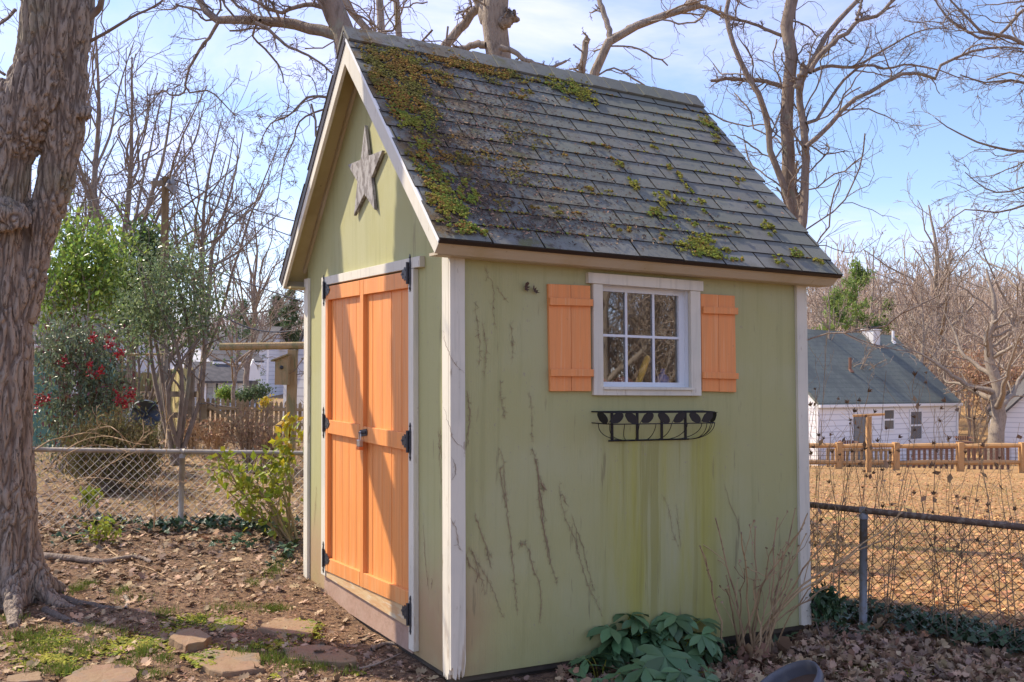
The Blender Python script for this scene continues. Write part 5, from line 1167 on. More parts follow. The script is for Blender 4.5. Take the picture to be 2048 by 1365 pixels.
# ================================================================== THE BIG MAPLE ON THE LEFT
def big_maple():
    t = thing("maple_tree", "thick furrowed maple trunk forking at the left edge of the photo", "tree", gpix(30, 1205))
    dm = 6.35
    def px(lst): return [(at(x, y, dm+dd), r) for x, y, r, dd in lst]
    L_ = px([(20, 1245, .215, 0), (20, 1190, .205, 0), (18, 1100, .185, 0), (10, 950, .18, 0), (8, 800, .175, 0), (6, 650, .175, 0), (8, 540, .175, 0), (8, 440, .158, -.03), (5, 370, .142, -.05), (6, 312, .138, -.05), (34, 258, .165, -.04), (72, 200, .19, -.02), (95, 140, .205, 0), (108, 70, .21, 0), (114, 0, .215, 0), (114, -80, .22, .02), (112, -170, .21, .05)])
    R_ = px([(30, 640, .13, .05), (55, 545, .125, .06), (79, 460, .108, .06), (108, 376, .105, .06), (122, 305, .115, .05), (132, 235, .125, .03), (140, 160, .11, .0), (138, 90, .10, 0)])
    S_ = px([(35, 195, .10, -.05), (5, 182, .075, -.1), (-30, 176, .07, -.1)])
    K_ = px([(30, 455, .10, -.14), (20, 428, .10, -.17), (0, 436, .1, -.16)])
    KN = px([(165, 232, .05, 0), (174, 226, .045, -.01), (176, 236, .03, 0)])
    base = gpix(28, 1205); roots = []
    for az, ln, r0 in ((-.2, .42, .085), (.9, .45, .08), (-1.1, .5, .095), (-2.0, .5, .1), (2.2, .45, .09), (3.0, .5, .09)):
        dv = RH*math.cos(az)+FH*math.sin(az); q = []
        for s_ in np.linspace(0, 1, 6): q.append((base+dv*(.08+ln*s_)+np.array([0, 0, .30*(1-s_)**2.6-.035]), r0*(1-.72*s_)))
        roots.append(q)
    # upper limbs above the frame (they cast the shadows on the doors)
    topL = L_[-1][0]
    up1 = [(topL, .21), (topL+np.array([.02, -.06, .5]), .2), (topL+np.array([.05, -.15, 1.4]), .19), (topL+np.array([.1, -.3, 2.6]), .17)]
    hr_ = ray(98, 190); hr_ = np.array([hr_[0], hr_[1], 0]); o2 = at(98, 190, dm+.02); up2 = [(o2+hr_*s_+np.array([0, 0, dz2]), r2) for s_, dz2, r2 in ((0, 0, .14), (.2, .2, .135), (.4, .42, .13), (.6, .66, .125), (.85, 1.02, .12), (1.1, 1.6, .115), (1.25, 2.5, .11))]
    mb = MB()
    for ch in (L_, R_, S_, K_, KN, up1, up2, *roots):
        p = np.array([c for c, r in ch]); r = np.array([r for c, r in ch]); n = max(len(p)*4, 8)
        q = resample(p, n); s = np.linspace(0, 1, len(r)); mb.tube(q, np.interp(np.linspace(0, 1, n), s, r), 20)
    o = mb.build("trunk", m_bark, t)
    rm = o.modifiers.new("remesh", 'REMESH'); rm.mode = 'VOXEL'; rm.voxel_size = .0075
    sm = o.modifiers.new("smooth", 'SMOOTH'); sm.factor = .6; sm.iterations = 8
    dg = bpy.context.evaluated_depsgraph_get(); me = bpy.data.meshes.new_from_object(o.evaluated_get(dg), depsgraph=dg)
    o.modifiers.clear(); old = o.data; o.data = me; bpy.data.meshes.remove(old)
    n = len(me.vertices); co = np.empty(n*3, np.float32); me.vertices.foreach_get("co", co); co = co.reshape(-1, 3).astype(float)
    no = np.empty(n*3, np.float32); me.vertices.foreach_get("normal", no); no = no.reshape(-1, 3)
    x, y, z = co.T; dz_ = np.zeros(n); fur = np.ones(n)
    for i in range(n):
        v = co[i]; w1 = mnoise.noise(Vector((v[0]*4, v[1]*4, v[2]*3)))
        a = mnoise.noise(Vector((v[0]*24+w1*1.2, v[1]*24, v[2]*2.6+w1*1.3))); b = mnoise.noise(Vector((v[0]*44, v[1]*44, v[2]*9+5)))
        c = mnoise.noise(Vector((v[0]*5, v[1]*5, v[2]*2.2+9)))
        e = mnoise.noise(Vector((v[0]*30-w1*1.6+7, v[1]*30, v[2]*5.5+w1*2+3)))
        cr = min(1., 3.4*abs(a), .25+3.0*abs(e)); fur[i] = cr
        dz_[i] = .026*(cr-.75)+.006*b+.016*c
    fade = np.clip((z-float(base[2])+.02)/.2, .25, 1)
    co += no*(dz_*fade)[:, None]; me.vertices.foreach_set("co", co.astype(np.float32).ravel())
    me.polygons.foreach_set("use_smooth", np.ones(len(me.polygons), bool)); me.update()
    if not me.materials: me.materials.append(m_bark)
    me.attributes.new("furrow", 'FLOAT', 'POINT').data.foreach_set("value", fur.astype(np.float32))
    nt = m_bark.node_tree; N = nt.nodes; bsd = N["Principled BSDF"]; src = bsd.inputs["Base Color"].links[0].from_socket
    an = N.new("ShaderNodeAttribute"); an.attribute_name = "furrow"; mr = N.new("ShaderNodeMapRange"); mr.inputs[1].default_value = .62; mr.inputs[2].default_value = .12; mr.inputs[4].default_value = .75; nt.links.new(an.outputs["Fac"], mr.inputs[0])
    mx = N.new("ShaderNodeMix"); mx.data_type = 'RGBA'; nt.links.new(mr.outputs[0], mx.inputs[0]); nt.links.new(src, mx.inputs[6]); mx.inputs[7].default_value = (.115, .085, .066, 1); nt.links.new(mx.outputs[2], bsd.inputs["Base Color"])
    # branches of this tree in view and above
    rg = np.random.default_rng(9); d2 = dm
    ch = [[at(176, 36, d2), at(194, 22, d2), at(202, 5, d2-.05), at(205, -40, d2-.1)],
          [at(182, 82, d2), at(215, 64, d2-.1), at(246, 45, d2-.2), at(272, 30, d2-.3), at(300, 18, d2-.4), at(322, 4, d2-.5), at(350, -20, d2-.6)],
          [at(30, 20, d2), at(12, 40, d2-.1), at(-20, 60, d2-.2)], [at(10, 150, d2), at(-4, 140, d2), at(-30, 110, d2)]]
    P = np.array([resample(c_, 12) for c_ in ch]); R = np.array([.026, .011, .012, .01])[:, None]*np.linspace(1, .45, 12)[None]
    for i in range(4):
        P0, R0 = P[i:i+1], R[i:i+1]; pc = [tubes_np(P0, R0, 8)]
        if i:
            P1, R1 = sprout(P0, R0, 9, rg, (.15, 1), (.3, .6), (.4, 1.), 7, .3, -.02, .5, .4, .0018); P2, R2 = sprout(P1, R1, 3, rg, (.3, 1), (.4, .8), (.4, 1.), 6, .3, -.03, .6, .5, .0014); pc += [tubes_np(P1, R1, 4), tubes_np(P2, R2, 3)]
        v, f = merge(pc); link("branch", v, f, m_twig, t, True)
big_maple()
# ================================================================== BARE TREES
def bare_tree(label, base, limbs, bark, twig, seed, lv=((10, (.15, 1), (.3, .55), 9, .25), (5, (.2, 1), (.35, .7), 7, .28), (3, (.3, 1), (.4, .8), 5, .3)), rmin=.003, up=.04, group=None, name="bare_tree", ang=(.45, 1.05), tside=9, cap=.013):
    """limbs: list of (points, radius at base, radius at tip); the first is the trunk"""
    rg = np.random.default_rng(seed); t = thing(name, label, "tree", base, group)
    n = 16; P = np.array([resample(p, n, 0) for p, a, b in limbs]); R = np.array([np.linspace(a, b, n) for p, a, b in limbs])
    P[:, 1:-1] += rg.normal(0, 1, (len(P), n-2, 3))*R[:, 1:-1, None]*.25
    v, f = tubes_np(P[:1], R[:1], tside+3); link("trunk", v, f, bark, t, True)
    pp, rr_ = P, R; out = []
    for k, (nc, tt, lr, m, wg) in enumerate(lv):
        ln = np.linalg.norm(np.diff(pp, axis=1), axis=2).sum(1)
        if k == 0:                  # limbs of unequal length get their own share of shoots
            lst = []
            for i in range(len(pp)):
                q = sprout(pp[i:i+1], rr_[i:i+1], max(2, int(nc*(1.6 if i == 0 else 1))), rg, tt, lr, ang, m, wg, up, .55, .35, rmin*1.5); lst.append(q)
            pp2 = np.concatenate([a for a, b in lst]); rr2 = np.concatenate([b for a, b in lst])
            rr2 = np.minimum(rr2, cap)
        else: pp2, rr2 = sprout(pp, rr_, nc, rg, tt, lr, ang, m, wg, up, .6, .45, rmin)
        out.append(tubes_np(pp2, rr2, (6, 4, 3, 3)[k])); pp, rr_ = pp2, rr2
    thick = ([tubes_np(P[1:], R[1:], tside)] if len(limbs) > 1 else [])+out[:1]; nq = sum(len(f) for v, f in thick)
    v, f = merge(thick+out[1:]); link("crown", v, f, [bark, twig], t, True, (np.arange(len(f)) >= nq)*1)
    return t
def pts(l, d, dj=0., seed=0):
    rg = np.random.default_rng(seed+len(l)); k = rg.uniform(-dj, dj); return [at(x, y, d+k*i/len(l)) for i, (x, y) in enumerate(l)]
d = 11.5
bare_tree("grey stemmed tree behind the shed's gable peak with a lichened limb reaching left", gpt(770, d),
    [(pts([(770, 900), (740, 500), (712, 200), (693, 80), (668, 30), (640, -30), (610, -120)], d), .2, .12),
     (pts([(698, 85), (650, 62), (600, 52), (560, 43), (515, 42), (470, 37), (432, 40), (408, 16), (385, -15), (360, -60)], d, 1.), .075, .035),
     (pts([(437, 44), (418, 75), (398, 102), (378, 140), (371, 178), (385, 187), (405, 181), (427, 187), (450, 210), (470, 232)], d, .5), .022, .006),
     (pts([(371, 178), (362, 190), (340, 190), (325, 180), (308, 200), (290, 222), (262, 245)], d, .8), .012, .004),
     (pts([(510, 46), (540, 62), (566, 86), (600, 104), (632, 120), (665, 148)], d-.3, .8), .022, .01),
     (pts([(665, 199), (640, 193), (615, 195), (598, 212), (581, 229), (560, 240), (543, 246), (526, 273), (520, 300)], d, .6), .018, .005),
     (pts([(660, 216), (640, 222), (605, 236), (590, 263), (588, 280), (572, 312), (565, 340), (557, 393), (550, 430)], d, .6), .013, .004),
     (pts([(520, 41), (500, 25), (470, 8), (440, -30)], d, .5), .022, .012), (pts([(560, 40), (545, 10), (520, -20)], d, .5), .018, .012),
     (pts([(676, 40), (655, 20), (610, 10), (560, 25), (520, 8), (470, -20)], d, 1.), .035, .012)], m_bark2, m_twig, 31,
    ((11, (.1, 1), (.2, .45), 9, .3), (6, (.2, 1), (.4, .75), 7, .3), (3, (.3, 1), (.4, .9), 6, .3)), .0022, -.02, name="bare_tree", ang=(.5, 1.2))
d = 13.
bare_tree("stout bare trunk rising behind the middle of the shed ridge", gpt(978, d),
    [(pts([(975, 900), (985, 400), (985, 118), (990, 60), (998, 10), (1004, -60), (1010, -160)], d), .16, .17),
     (pts([(985, 40), (972, 15), (960, -20), (950, -80)], d, .4), .12, .1), (pts([(1000, 50), (1018, 38), (1030, 30)], d-.1), .1, .07),
     (pts([(975, 90), (950, 92), (930, 97), (905, 104), (872, 111)], d, .5), .055, .03),
     (pts([(1000, 95), (1020, 101), (1040, 113), (1060, 126), (1080, 131), (1100, 136), (1117, 130), (1133, 122)], d-.2, .5), .04, .016),
     (pts([(860, 190), (880, 105), (895, 85), (915, 62), (940, 36), (958, 14), (985, -20), (1010, -70)], d+.6, .5), .07, .06)], m_bark3, m_twig, 32,
    ((9, (.2, 1), (.12, .3), 9, .3), (5, (.2, 1), (.35, .7), 7, .3), (3, (.3, 1), (.4, .8), 5, .3)), .0025, .0)
d = 14.
bare_tree("pale bare tree behind the shed ridge whose curved limb arches right beside a broken stub", gpt(1185, d),
    [(pts([(1190, 900), (1186, 500), (1182, 200), (1190, 140), (1204, 110), (1218, 84), (1238, 66), (1265, 53), (1310, 38), (1345, 26), (1372, 15), (1400, 10)], d), .12, .05),
     (pts([(1183, 260), (1166, 170), (1165, 140), (1168, 110), (1171, 90), (1176, 76)], d-.2), .06, .045),
     (pts([(1222, 80), (1215, 50), (1205, 20), (1195, -20), (1200, -60)], d, .6), .045, .03),
     (pts([(1372, 15), (1405, -15), (1450, -40)], d, .5), .045, .03), (pts([(1395, 10), (1425, 20), (1445, 27), (1470, 36)], d, .3), .03, .015)], m_bark3, m_twig2, 33,
    ((8, (.35, 1), (.15, .35), 9, .3), (4, (.2, 1), (.35, .7), 7, .3), (3, (.3, 1), (.4, .8), 5, .3)), .0025, .0)
for k, (l, r0, lab) in enumerate((([(790, 900), (775, 300), (765, 72), (759, 30), (756, -60)], .055, "slim straight sapling stem behind the left end of the ridge"), ([(830, 900), (810, 300), (800, 80), (796, 30), (792, -60)], .05, "slender pale sapling stem right of the gable peak"), ([(800, 900), (770, 200), (745, 70), (733, 55), (715, 38), (690, 10), (670, -30)], .06, "thin sapling leaning left behind the gable peak"))):
    bare_tree(lab, gpt(l[0][0], 15+k), [(pts(l, 15+k), r0*1.5, r0)], m_bark3, m_twig, 40+k, ((7, (.45, 1), (.12, .25), 8, .3), (4, (.2, 1), (.4, .7), 6, .3), (3, (.3, 1), (.4, .8), 5, .3)), .003, .02)
d = 16.
def z9(l): return [(1350+x/2.731, y/2.731) for x, y in l]
bare_tree("tall bare tree of several stems standing right behind the shed's far end", gpt(1590, d),
    [(pts([(1592, 900), (1585, 500)]+z9([(610, 1000), (612, 800), (620, 500), (622, 250), (630, 100), (640, 0), (645, -200)]), d), .11, .1),
     (pts([(1588, 520), (1582, 420)]+z9([(595, 1010), (530, 850), (510, 680), (470, 560), (440, 480), (380, 390), (330, 280), (300, 170), (270, 100), (290, 40), (300, -30)]), d-.3, .5), .062, .035),
     (pts([(1600, 520), (1604, 430)]+z9([(700, 950), (710, 780), (690, 600), (665, 490), (740, 360), (830, 200), (930, 70), (1020, -20)]), d-.5, .6), .078, .035),
     (pts(z9([(735, 400), (820, 270), (950, 170), (1000, 110), (1100, 90), (1200, 0), (1280, -80)]), d-.6, .5), .04, .025),
     (pts(z9([(712, 805), (780, 745), (850, 680), (960, 560), (1090, 490), (1200, 420), (1290, 402), (1360, 415), (1425, 432), (1445, 380), (1480, 345), (1580, 298), (1680, 268), (1780, 258), (1900, 268)]), d-.6, 1.), .040, .016),
     (pts(z9([(715, 675), (790, 640), (850, 540), (930, 430), (1050, 330), (1200, 240), (1300, 185), (1400, 155), (1500, 160)]), d-.4, 1.), .03, .008),
     (pts(z9([(755, 390), (830, 360), (950, 372), (1060, 355), (1160, 377), (1260, 350), (1340, 365), (1430, 380), (1560, 430)]), d-.5, 1.), .03, .008),
     (pts(z9([(640, 505), (540, 458), (490, 445), (430, 440), (330, 435), (260, 437), (195, 442)]), d+.1, .5), .042, .026),
     (pts(z9([(600, 200), (500, 165), (430, 130), (340, 110), (270, 95), (180, 50), (60, 20)]), d+.1, 1.), .03, .014),
     (pts(z9([(690, 1150), (660, 1050), (655, 960), (670, 880)]), d+.4), .04, .025),
     (pts(z9([(660, 480), (690, 410), (705, 365), (690, 355)]), d-.6), .05, .035),
     (pts(z9([(990, 110), (1010, 50), (1020, -10)]), d-.6), .025, .02)], m_bark2, m_twig, 35,
    ((12, (.15, 1), (.15, .36), 9, .28), (6, (.2, 1), (.4, .8), 7, .3), (3, (.3, 1), (.4, .9), 6, .3)), .0027, .02)
# a tree standing outside the right edge whose branches reach into the picture
d = 13.
bare_tree("drooping bare branches reaching in from a tree past the right edge", gpt(2330, d),
    [(pts([(2330, 1000), (2320, 600), (2300, 200), (2290, -200)], d), .2, .15),
     (pts([(2310, 420), (2200, 330), (2100, 302), (2040, 303), (1970, 290), (1900, 258), (1870, 236)], d, 1.), .04, .006), (pts([(2305, 300), (2180, 330), (2080, 365), (1990, 385), (1930, 345)], d, 1.), .03, .006),
     (pts([(2300, 100), (2180, 60), (2080, 95), (2010, 70), (1960, 60), (1900, 0)], d, 1.5), .05, .012), (pts([(2300, 0), (2150, -40), (2050, 20), (1985, 80), (1930, 60), (1890, 30), (1860, -20)], d+.5, 1.), .04, .01),
     (pts([(2300, 160), (2180, 140), (2080, 170), (2020, 160), (1970, 165), (1920, 150)], d+.5, 1.), .035, .008), (pts([(2320, 500), (2200, 420), (2100, 400), (2000, 425), (1930, 420), (1880, 460)], d+1., 1.), .03, .006)], m_bark2, m_twig, 36,
    ((12, (.25, 1), (.2, .45), 9, .28), (5, (.2, 1), (.35, .7), 7, .3), (3, (.3, 1), (.4, .8), 5, .3)), .0025, -.03)
# ---- background trees on the left
def wild(label, px, d, top, seed, lean=0, r0=None, nl=7, bark=None, twig=None, spreadk=.5, group=None, fork=(.25, .8), lv=None, base_dz=0., name="bare_tree"):
    """a whole bare tree grown from its foot; top is the picture height of its crown"""
    rg = np.random.default_rng(seed); b = gpt(px, d); H = (747-top)/F*d+CAM[2]-b[2]; r0 = r0 or H*.016
    up_ = np.array([0, 0, 1.]); R_ = RH; B = FH; tr = [b]
    for k in range(1, 6): tr.append(b+up_*H*k/5+R_*(lean*H*(k/5)**1.5+rg.normal(0, .012*H))+B*rg.normal(0, .012*H))
    tr[0] = b-up_*.3; tp = resample(tr, 30); limbs = [(tr, r0, r0*.12)]
    for k in range(nl):
        t = rg.uniform(*fork); o = tp[int(t*29)]; az = rg.uniform(0, 2*PI); ln = H*(1-t)*rg.uniform(.55, .95); dv = R_*math.cos(az)+B*math.sin(az); q = [o]; a = rg.uniform(.45, .8)*spreadk*2
        for s in (.25, .5, .75, 1.):
            q.append(o+dv*ln*math.sin(a)*s**.8+up_*ln*(math.cos(a)*s+.25*s*s)+rg.normal(0, .02*H, 3)*s)
        limbs.append((q, r0*(1-t)*.6+.006, .012))
    s = H/8
    return bare_tree(label, b, limbs, bark or m_bark2, twig or m_twig, seed, lv or ((6, (.25, 1), (.25, .5), 7, .2), (4, (.2, 1), (.35, .7), 6, .25), (2, (.3, 1), (.4, .8), 4, .25)), d*.0002, .06, group, name, tside=6, cap=d*.0009)
wild("tall straight bare tree just right of the maple trunk", 196, 26, 70, 51, -.02, .17, 6, spreadk=.3)
wild("bare tree forking into several upright stems right of the tallest one", 232, 28, 120, 52, .03, .17, 8, spreadk=.45)
wild("slim bare tree with limbs sweeping right before the utility pole", 256, 24, 190, 53, .09, .13, 8, spreadk=.6)
wild("bushy bare tree right of the utility pole", 378, 24, 250, 54, .07, .11, 10, spreadk=.75)
wild("leaning bare tree whose top fans out near the shed's left rake", 398, 30, 265, 55, .11, .12, 9, spreadk=.6)
wild("slender bare tree standing over the distant pines", 497, 45, 425, 56, .02, .16, 7, spreadk=.4)
wild("low twiggy tree left of the slender tree above the house", 468, 40, 520, 57, .0, .1, 8, spreadk=.7)
wild("bare tree showing above the evergreens left of the pole", 150, 30, 330, 58, .02, .13, 8, spreadk=.5)
wild("thin bare tree behind the fork of the maple trunk", 60, 28, 120, 59, .0, .15, 8, spreadk=.4)
# ---- right background
wild("large bare oak with a heavy trunk right of the white house", 1990, 47, 520, 61, -.02, .42, 11, m_bark3, m_twig2, .8, fork=(.3, .75))
wild("bare tree on the slope with dark forked upper limbs", 1886, 70, 395, 62, -.05, .42, 10, m_bark3, m_twig2, .6, fork=(.35, .8))
wild("thin bare tree right behind the green roof", 1846, 58, 560, 63, -.02, .2, 8, m_bark3, m_twig2, .5)
wild("wide bare tree near the right edge above the outbuilding", 2090, 62, 360, 64, -.05, .4, 10, m_bark3, m_twig2, .9)
wild("pale bare tree between the pine and the shed's roof corner", 1660, 48, 560, 65, .0, .15, 8, m_bark3, m_twig2, .5)
wild("bare tree low in the sky right of the multi stemmed tree", 1745, 75, 480, 66, .0, .25, 9, m_bark3, m_twig2, .6)
# trees behind the photographer, mirrored in the window pane
for k, (x, y) in enumerate(((7.5, -9.5), (10.5, -12.), (13., -15.5), (6.5, -13.), (15.5, -12.5))):
    l_, d_ = cam_ld(x, y); rg = np.random.default_rng(70+k); b = np.array([x, y, float(gz(x, y))]); H = 8.
    lim = [([b, b+[.1, 0, 3], b+[.2, .2, 6], b+[.1, 0, 8.5]], .16, .04)]
    for q in range(7):
        az = rg.uniform(0, 6.28); o = b+np.array([.05, .05, rg.uniform(.4, 4)]); dv = np.array([math.cos(az), math.sin(az), .8]); lim.append(([o, o+dv*1.1, o+dv*2.2+[0, 0, .5]], .06, .015))
    bare_tree("bare tree outside the picture reflected in the shed window", b, lim, m_bark3, m_twig2, 70+k, ((7, (.1, 1), (.3, .6), 7, .25), (4, (.2, 1), (.4, .8), 5, .3)), .008, .03, "trees mirrored in the window")
for k, (x, y) in enumerate(((9., -11.), (12., -13.), (15.5, -15.), (7., -12.))):
    b = np.array([x, y, float(gz(x, y))]); rg = np.random.default_rng(170+k); t = thing("brush_thicket", "brown brushy thicket outside the picture mirrored in the window", "thicket", b, "brush mirrored in the window"); P = []
    for i in range(70):
        az = rg.uniform(0, 6.28); e = rg.random()**.5*1.8; h = rg.uniform(2.2, 5.2); dv = np.array([math.cos(az), math.sin(az), 0]); P.append(resample([b+dv*e*.7, b+dv*e+[0, 0, h*.6], b+dv*e*1.3+[0, 0, h]], 7))
    P = np.array(P); R = np.full((70, 1), .02)*np.linspace(1, .3, 7)[None]; s1 = sprout(P, R, 8, rg, (.15, 1), (.25, .5), (.4, .9), 5, .25, .03, .6, .5, .008); s2 = sprout(*s1, 2, rg, (.2, 1), (.4, .8), (.4, .9), 4, .25, 0, .6, .5, .006)
    v, f = merge([tubes_np(P, R, 4), tubes_np(*s1, 3), tubes_np(*s2, 3)]); link("stems", v, f, m_twig2, t)
# ---- the wooded hill: one mass of far trees
def forest(label_kind):
    rg = np.random.default_rng(80); N = 640
    d = rg.uniform(62, 190, N); fr = rg.uniform(.30, .62, N); lf = rg.random(N) < .22; fr[lf] = rg.uniform(-.36, -.16, lf.sum()); d[lf] = rg.uniform(70, 150, lf.sum())
    x, y = ld_xy(fr*d, d); z = gz(x, y); H = rg.uniform(7, 12, N)*(1+.1*(d > 120)); H[lf] *= .62
    b = np.stack([x, y, z], 1); n = 7; P = np.zeros((N, n, 3)); P[:, 0] = b
    for k in range(1, n): P[:, k] = b+np.stack([rg.normal(0, .25, N), rg.normal(0, .25, N), H*k/(n-1)], 1)
    R = H[:, None]*.013*np.linspace(1, .25, n)[None]
    P1, R1 = sprout(P, R, 11, rg, (.2, 1), (.3, .55), (.35, .8), 5, .15, .12, .5, .4, .03)
    P2, R2 = sprout(P1, R1, 4, rg, (.2, 1), (.4, .75), (.4, .9), 4, .2, .08, .6, .6, .022)
    v, f = merge([tubes_np(P, R, 5), tubes_np(P1, R1, 3), tubes_np(P2, R2, 3)])
    return tag(link("forest", v, f, [mat("far woodland bark", (.40, .32, .26), .95, [dict(col=(.25, .185, .14), scale=.12, lo=.42, hi=.6), dict(col=(.42, .32, .24), scale=.3, lo=.5, hi=.65)], island=.2)], None), kind="stuff")
forest("")
# leaf floor of the hill
# ================================================================== EVERGREENS
def clump_cloud(blobs, N, ncl, csz, rg):
    """points gathered in clumps inside ellipsoids (c, rx, ry, rz)"""
    w_ = np.array([b[1]*b[2]*b[3] for b in blobs])**.6; ids = rg.choice(len(blobs), ncl, p=w_/w_.sum())
    c = np.array([blobs[i][0] for i in ids]); r = np.array([blobs[i][1:] for i in ids]); u = rg.normal(size=(ncl, 3)); u /= np.linalg.norm(u, axis=1, keepdims=True)
    cc = c+u*r*(rg.random(ncl)**.45)[:, None]; k = rg.integers(0, ncl, N); return cc, cc[k]+rg.normal(0, 1, (N, 3))*csz*rg.uniform(.4, 1.3, ncl)[k][:, None]
def shrub(name, label, cat, base, blobs, N, ncl, csz, lsz, lm, seed, stem_m=None, nst=7, sr=.015, tmpl=LEAF, up=.4, group=None, extra=(), narrow=.5):
    rg = np.random.default_rng(seed); t = thing(name, label, cat, base, group); cc, p = clump_cloud(blobs, N, ncl, csz, rg)
    v, f = leaves(p, lsz, rg, tmpl, up); link("foliage", v, f, lm, t)
    for nm, m_, n_, sz, cl, tm in extra:
        if cl is None: q = p[rg.integers(0, N, n_)]+rg.normal(0, csz*.3, (n_, 3))
        else: q = cl
        v, f = leaves(q, sz, rg, tm, .2); link(nm, v, f, m_, t)
    base = np.array(base); sts = []
    for k in range(nst):
        tip = cc[rg.integers(0, len(cc))]; mid = base*(1-narrow)+tip*narrow+rg.normal(0, .08, 3)*np.linalg.norm(tip-base); mid[2] = base[2]+(tip[2]-base[2])*.55; sts.append(resample([base+rg.normal(0, .03, 3)*[1, 1, 0], mid, tip], 9))
    P = np.array(sts); R = np.full((nst, 1), sr)*np.linspace(1, .3, 9)[None]
    near = sprout(P, R, 6, rg, (.35, 1), (.2, .4), (.5, 1.), 5, .25, .1, .6, .4, sr*.15)
    v, f = merge([tubes_np(P, R, 6), tubes_np(*near, 4)]); link("stems", v, f, stem_m or m_bark2, t, True)
    return t
def B_(px, py, d, rx, ry, rd=None):   # ellipsoid from picture position and size
    return (at(px, py, d), rx/F*d, (rd or rx)/F*d, ry/F*d)
shrub("evergreen_shrub", "tall bright green evergreen shrub right behind the maple trunk", "shrub", gpt(150, 17), [B_(130, 540, 17, 75, 60), B_(190, 580, 17, 70, 70), B_(110, 610, 17, 50, 60), B_(170, 470, 17.4, 70, 45), B_(205, 520, 17, 45, 45)], 5600, 230, .22, .10, m_ever, 101, nst=10, sr=.03)
shrub("evergreen_tree", "dense dark green conifer behind the shrubs beside the utility pole", "tree", gpt(278, 22), [B_(275, 600, 22, 45, 95), B_(300, 520, 22, 40, 50), B_(255, 560, 22, 40, 70), B_(290, 470, 22, 26, 30)], 5000, 170, .22, .12, m_pined, 102, nst=8, sr=.04, extra=(("yellow_foliage", m_ever, 1500, .12, None, LEAF),))
shrub("privet_tree", "multi stemmed privet with small grey green leaves left of the clothes post", "tree", gpt(362, 13), [B_(350, 620, 13, 75, 70), B_(320, 560, 13, 70, 60), B_(400, 600, 13, 45, 60), B_(300, 650, 13, 50, 45), B_(370, 520, 13.2, 50, 45), B_(420, 660, 13, 40, 30), B_(280, 620, 13, 40, 40)], 6000, 460, .17, .056, m_ever2, 103, nst=6, sr=.04, narrow=.18)
nd = thing("nandina_shrub", "dark leafy shrub hung with clusters of red berries beside the maple trunk", "shrub", gpt(150, 12))
def nandina():
    rg = np.random.default_rng(104); d = 12.; base = gpt(150, d)
    bl = [B_(150, 710, d, 80, 50), B_(110, 800, d, 40, 80), B_(195, 770, d, 55, 50), B_(150, 850, d, 60, 50), B_(215, 800, d, 45, 35), B_(120, 690, d, 50, 40), B_(190, 700, d, 60, 30)]
    cc, p = clump_cloud(bl, 6000, 260, .17, rg); v, f = leaves(p, .075, rg, LANCE, .5); link("foliage", v, f, m_nand, nd)
    q = p[rg.integers(0, len(p), 900)]; v, f = leaves(q, .07, rg, LANCE, .4); link("red_foliage", v, f, m_nandr, nd)
    P = np.array([resample([base+rg.normal(0, .12, 3)*[1, 1, 0], base*.5+c*.5+rg.normal(0, .08, 3), c], 8) for c in cc[rg.integers(0, len(cc), 16)]]); v, f = tubes_np(P, np.full((16, 1), .013)*np.linspace(1, .4, 8)[None], 5); link("stems", v, f, m_bark2, nd, True)
    for px, py, s_ in ((187, 676, 10), (219, 688, 11), (240, 708, 9), (128, 724, 7), (186, 747, 10), (204, 742, 8), (77, 805, 12), (92, 798, 10), (240, 798, 11), (262, 790, 9), (250, 808, 10), (180, 730, 6)):
        n = 26; c = at(px, py, d-.4); o = c+rg.normal(0, 1, (n, 3))*np.array([.5, .5, .65])*s_/F*d
        X, Y, Z = rot_basis(rvec(n, rg), rg.uniform(0, 6, n)); 
        a = [scatter(DOME[0], DOME[1], o, X, Y, Z, np.full(n, .016)), scatter(DOME[0], DOME[1], o, X, -Y, -Z, np.full(n, .016))]
        vb_, fb_ = merge(a); vs_, fs_ = tubes_np(np.stack([np.tile(c, (n, 1)), (o+c)/2, o], 1), np.full((n, 3), .002), 3); v = np.concatenate([vb_, vs_]); f = fb_.tolist()+(fs_+len(vb_)).tolist(); link("berries", v, f, m_berry, nd, True)
nandina()
shrub("brush_bush", "broad brownish green bush just beyond the pale chain link fence", "shrub", gpt(225, 10.2), [B_(225, 915, 10.2, 85, 60), B_(170, 900, 10.2, 50, 50), B_(280, 910, 10.2, 45, 50), B_(225, 870, 10.3, 70, 35)], 12000, 300, .09, .045, m_brush, 105, m_twig, 26, .012, LANCE, .3)
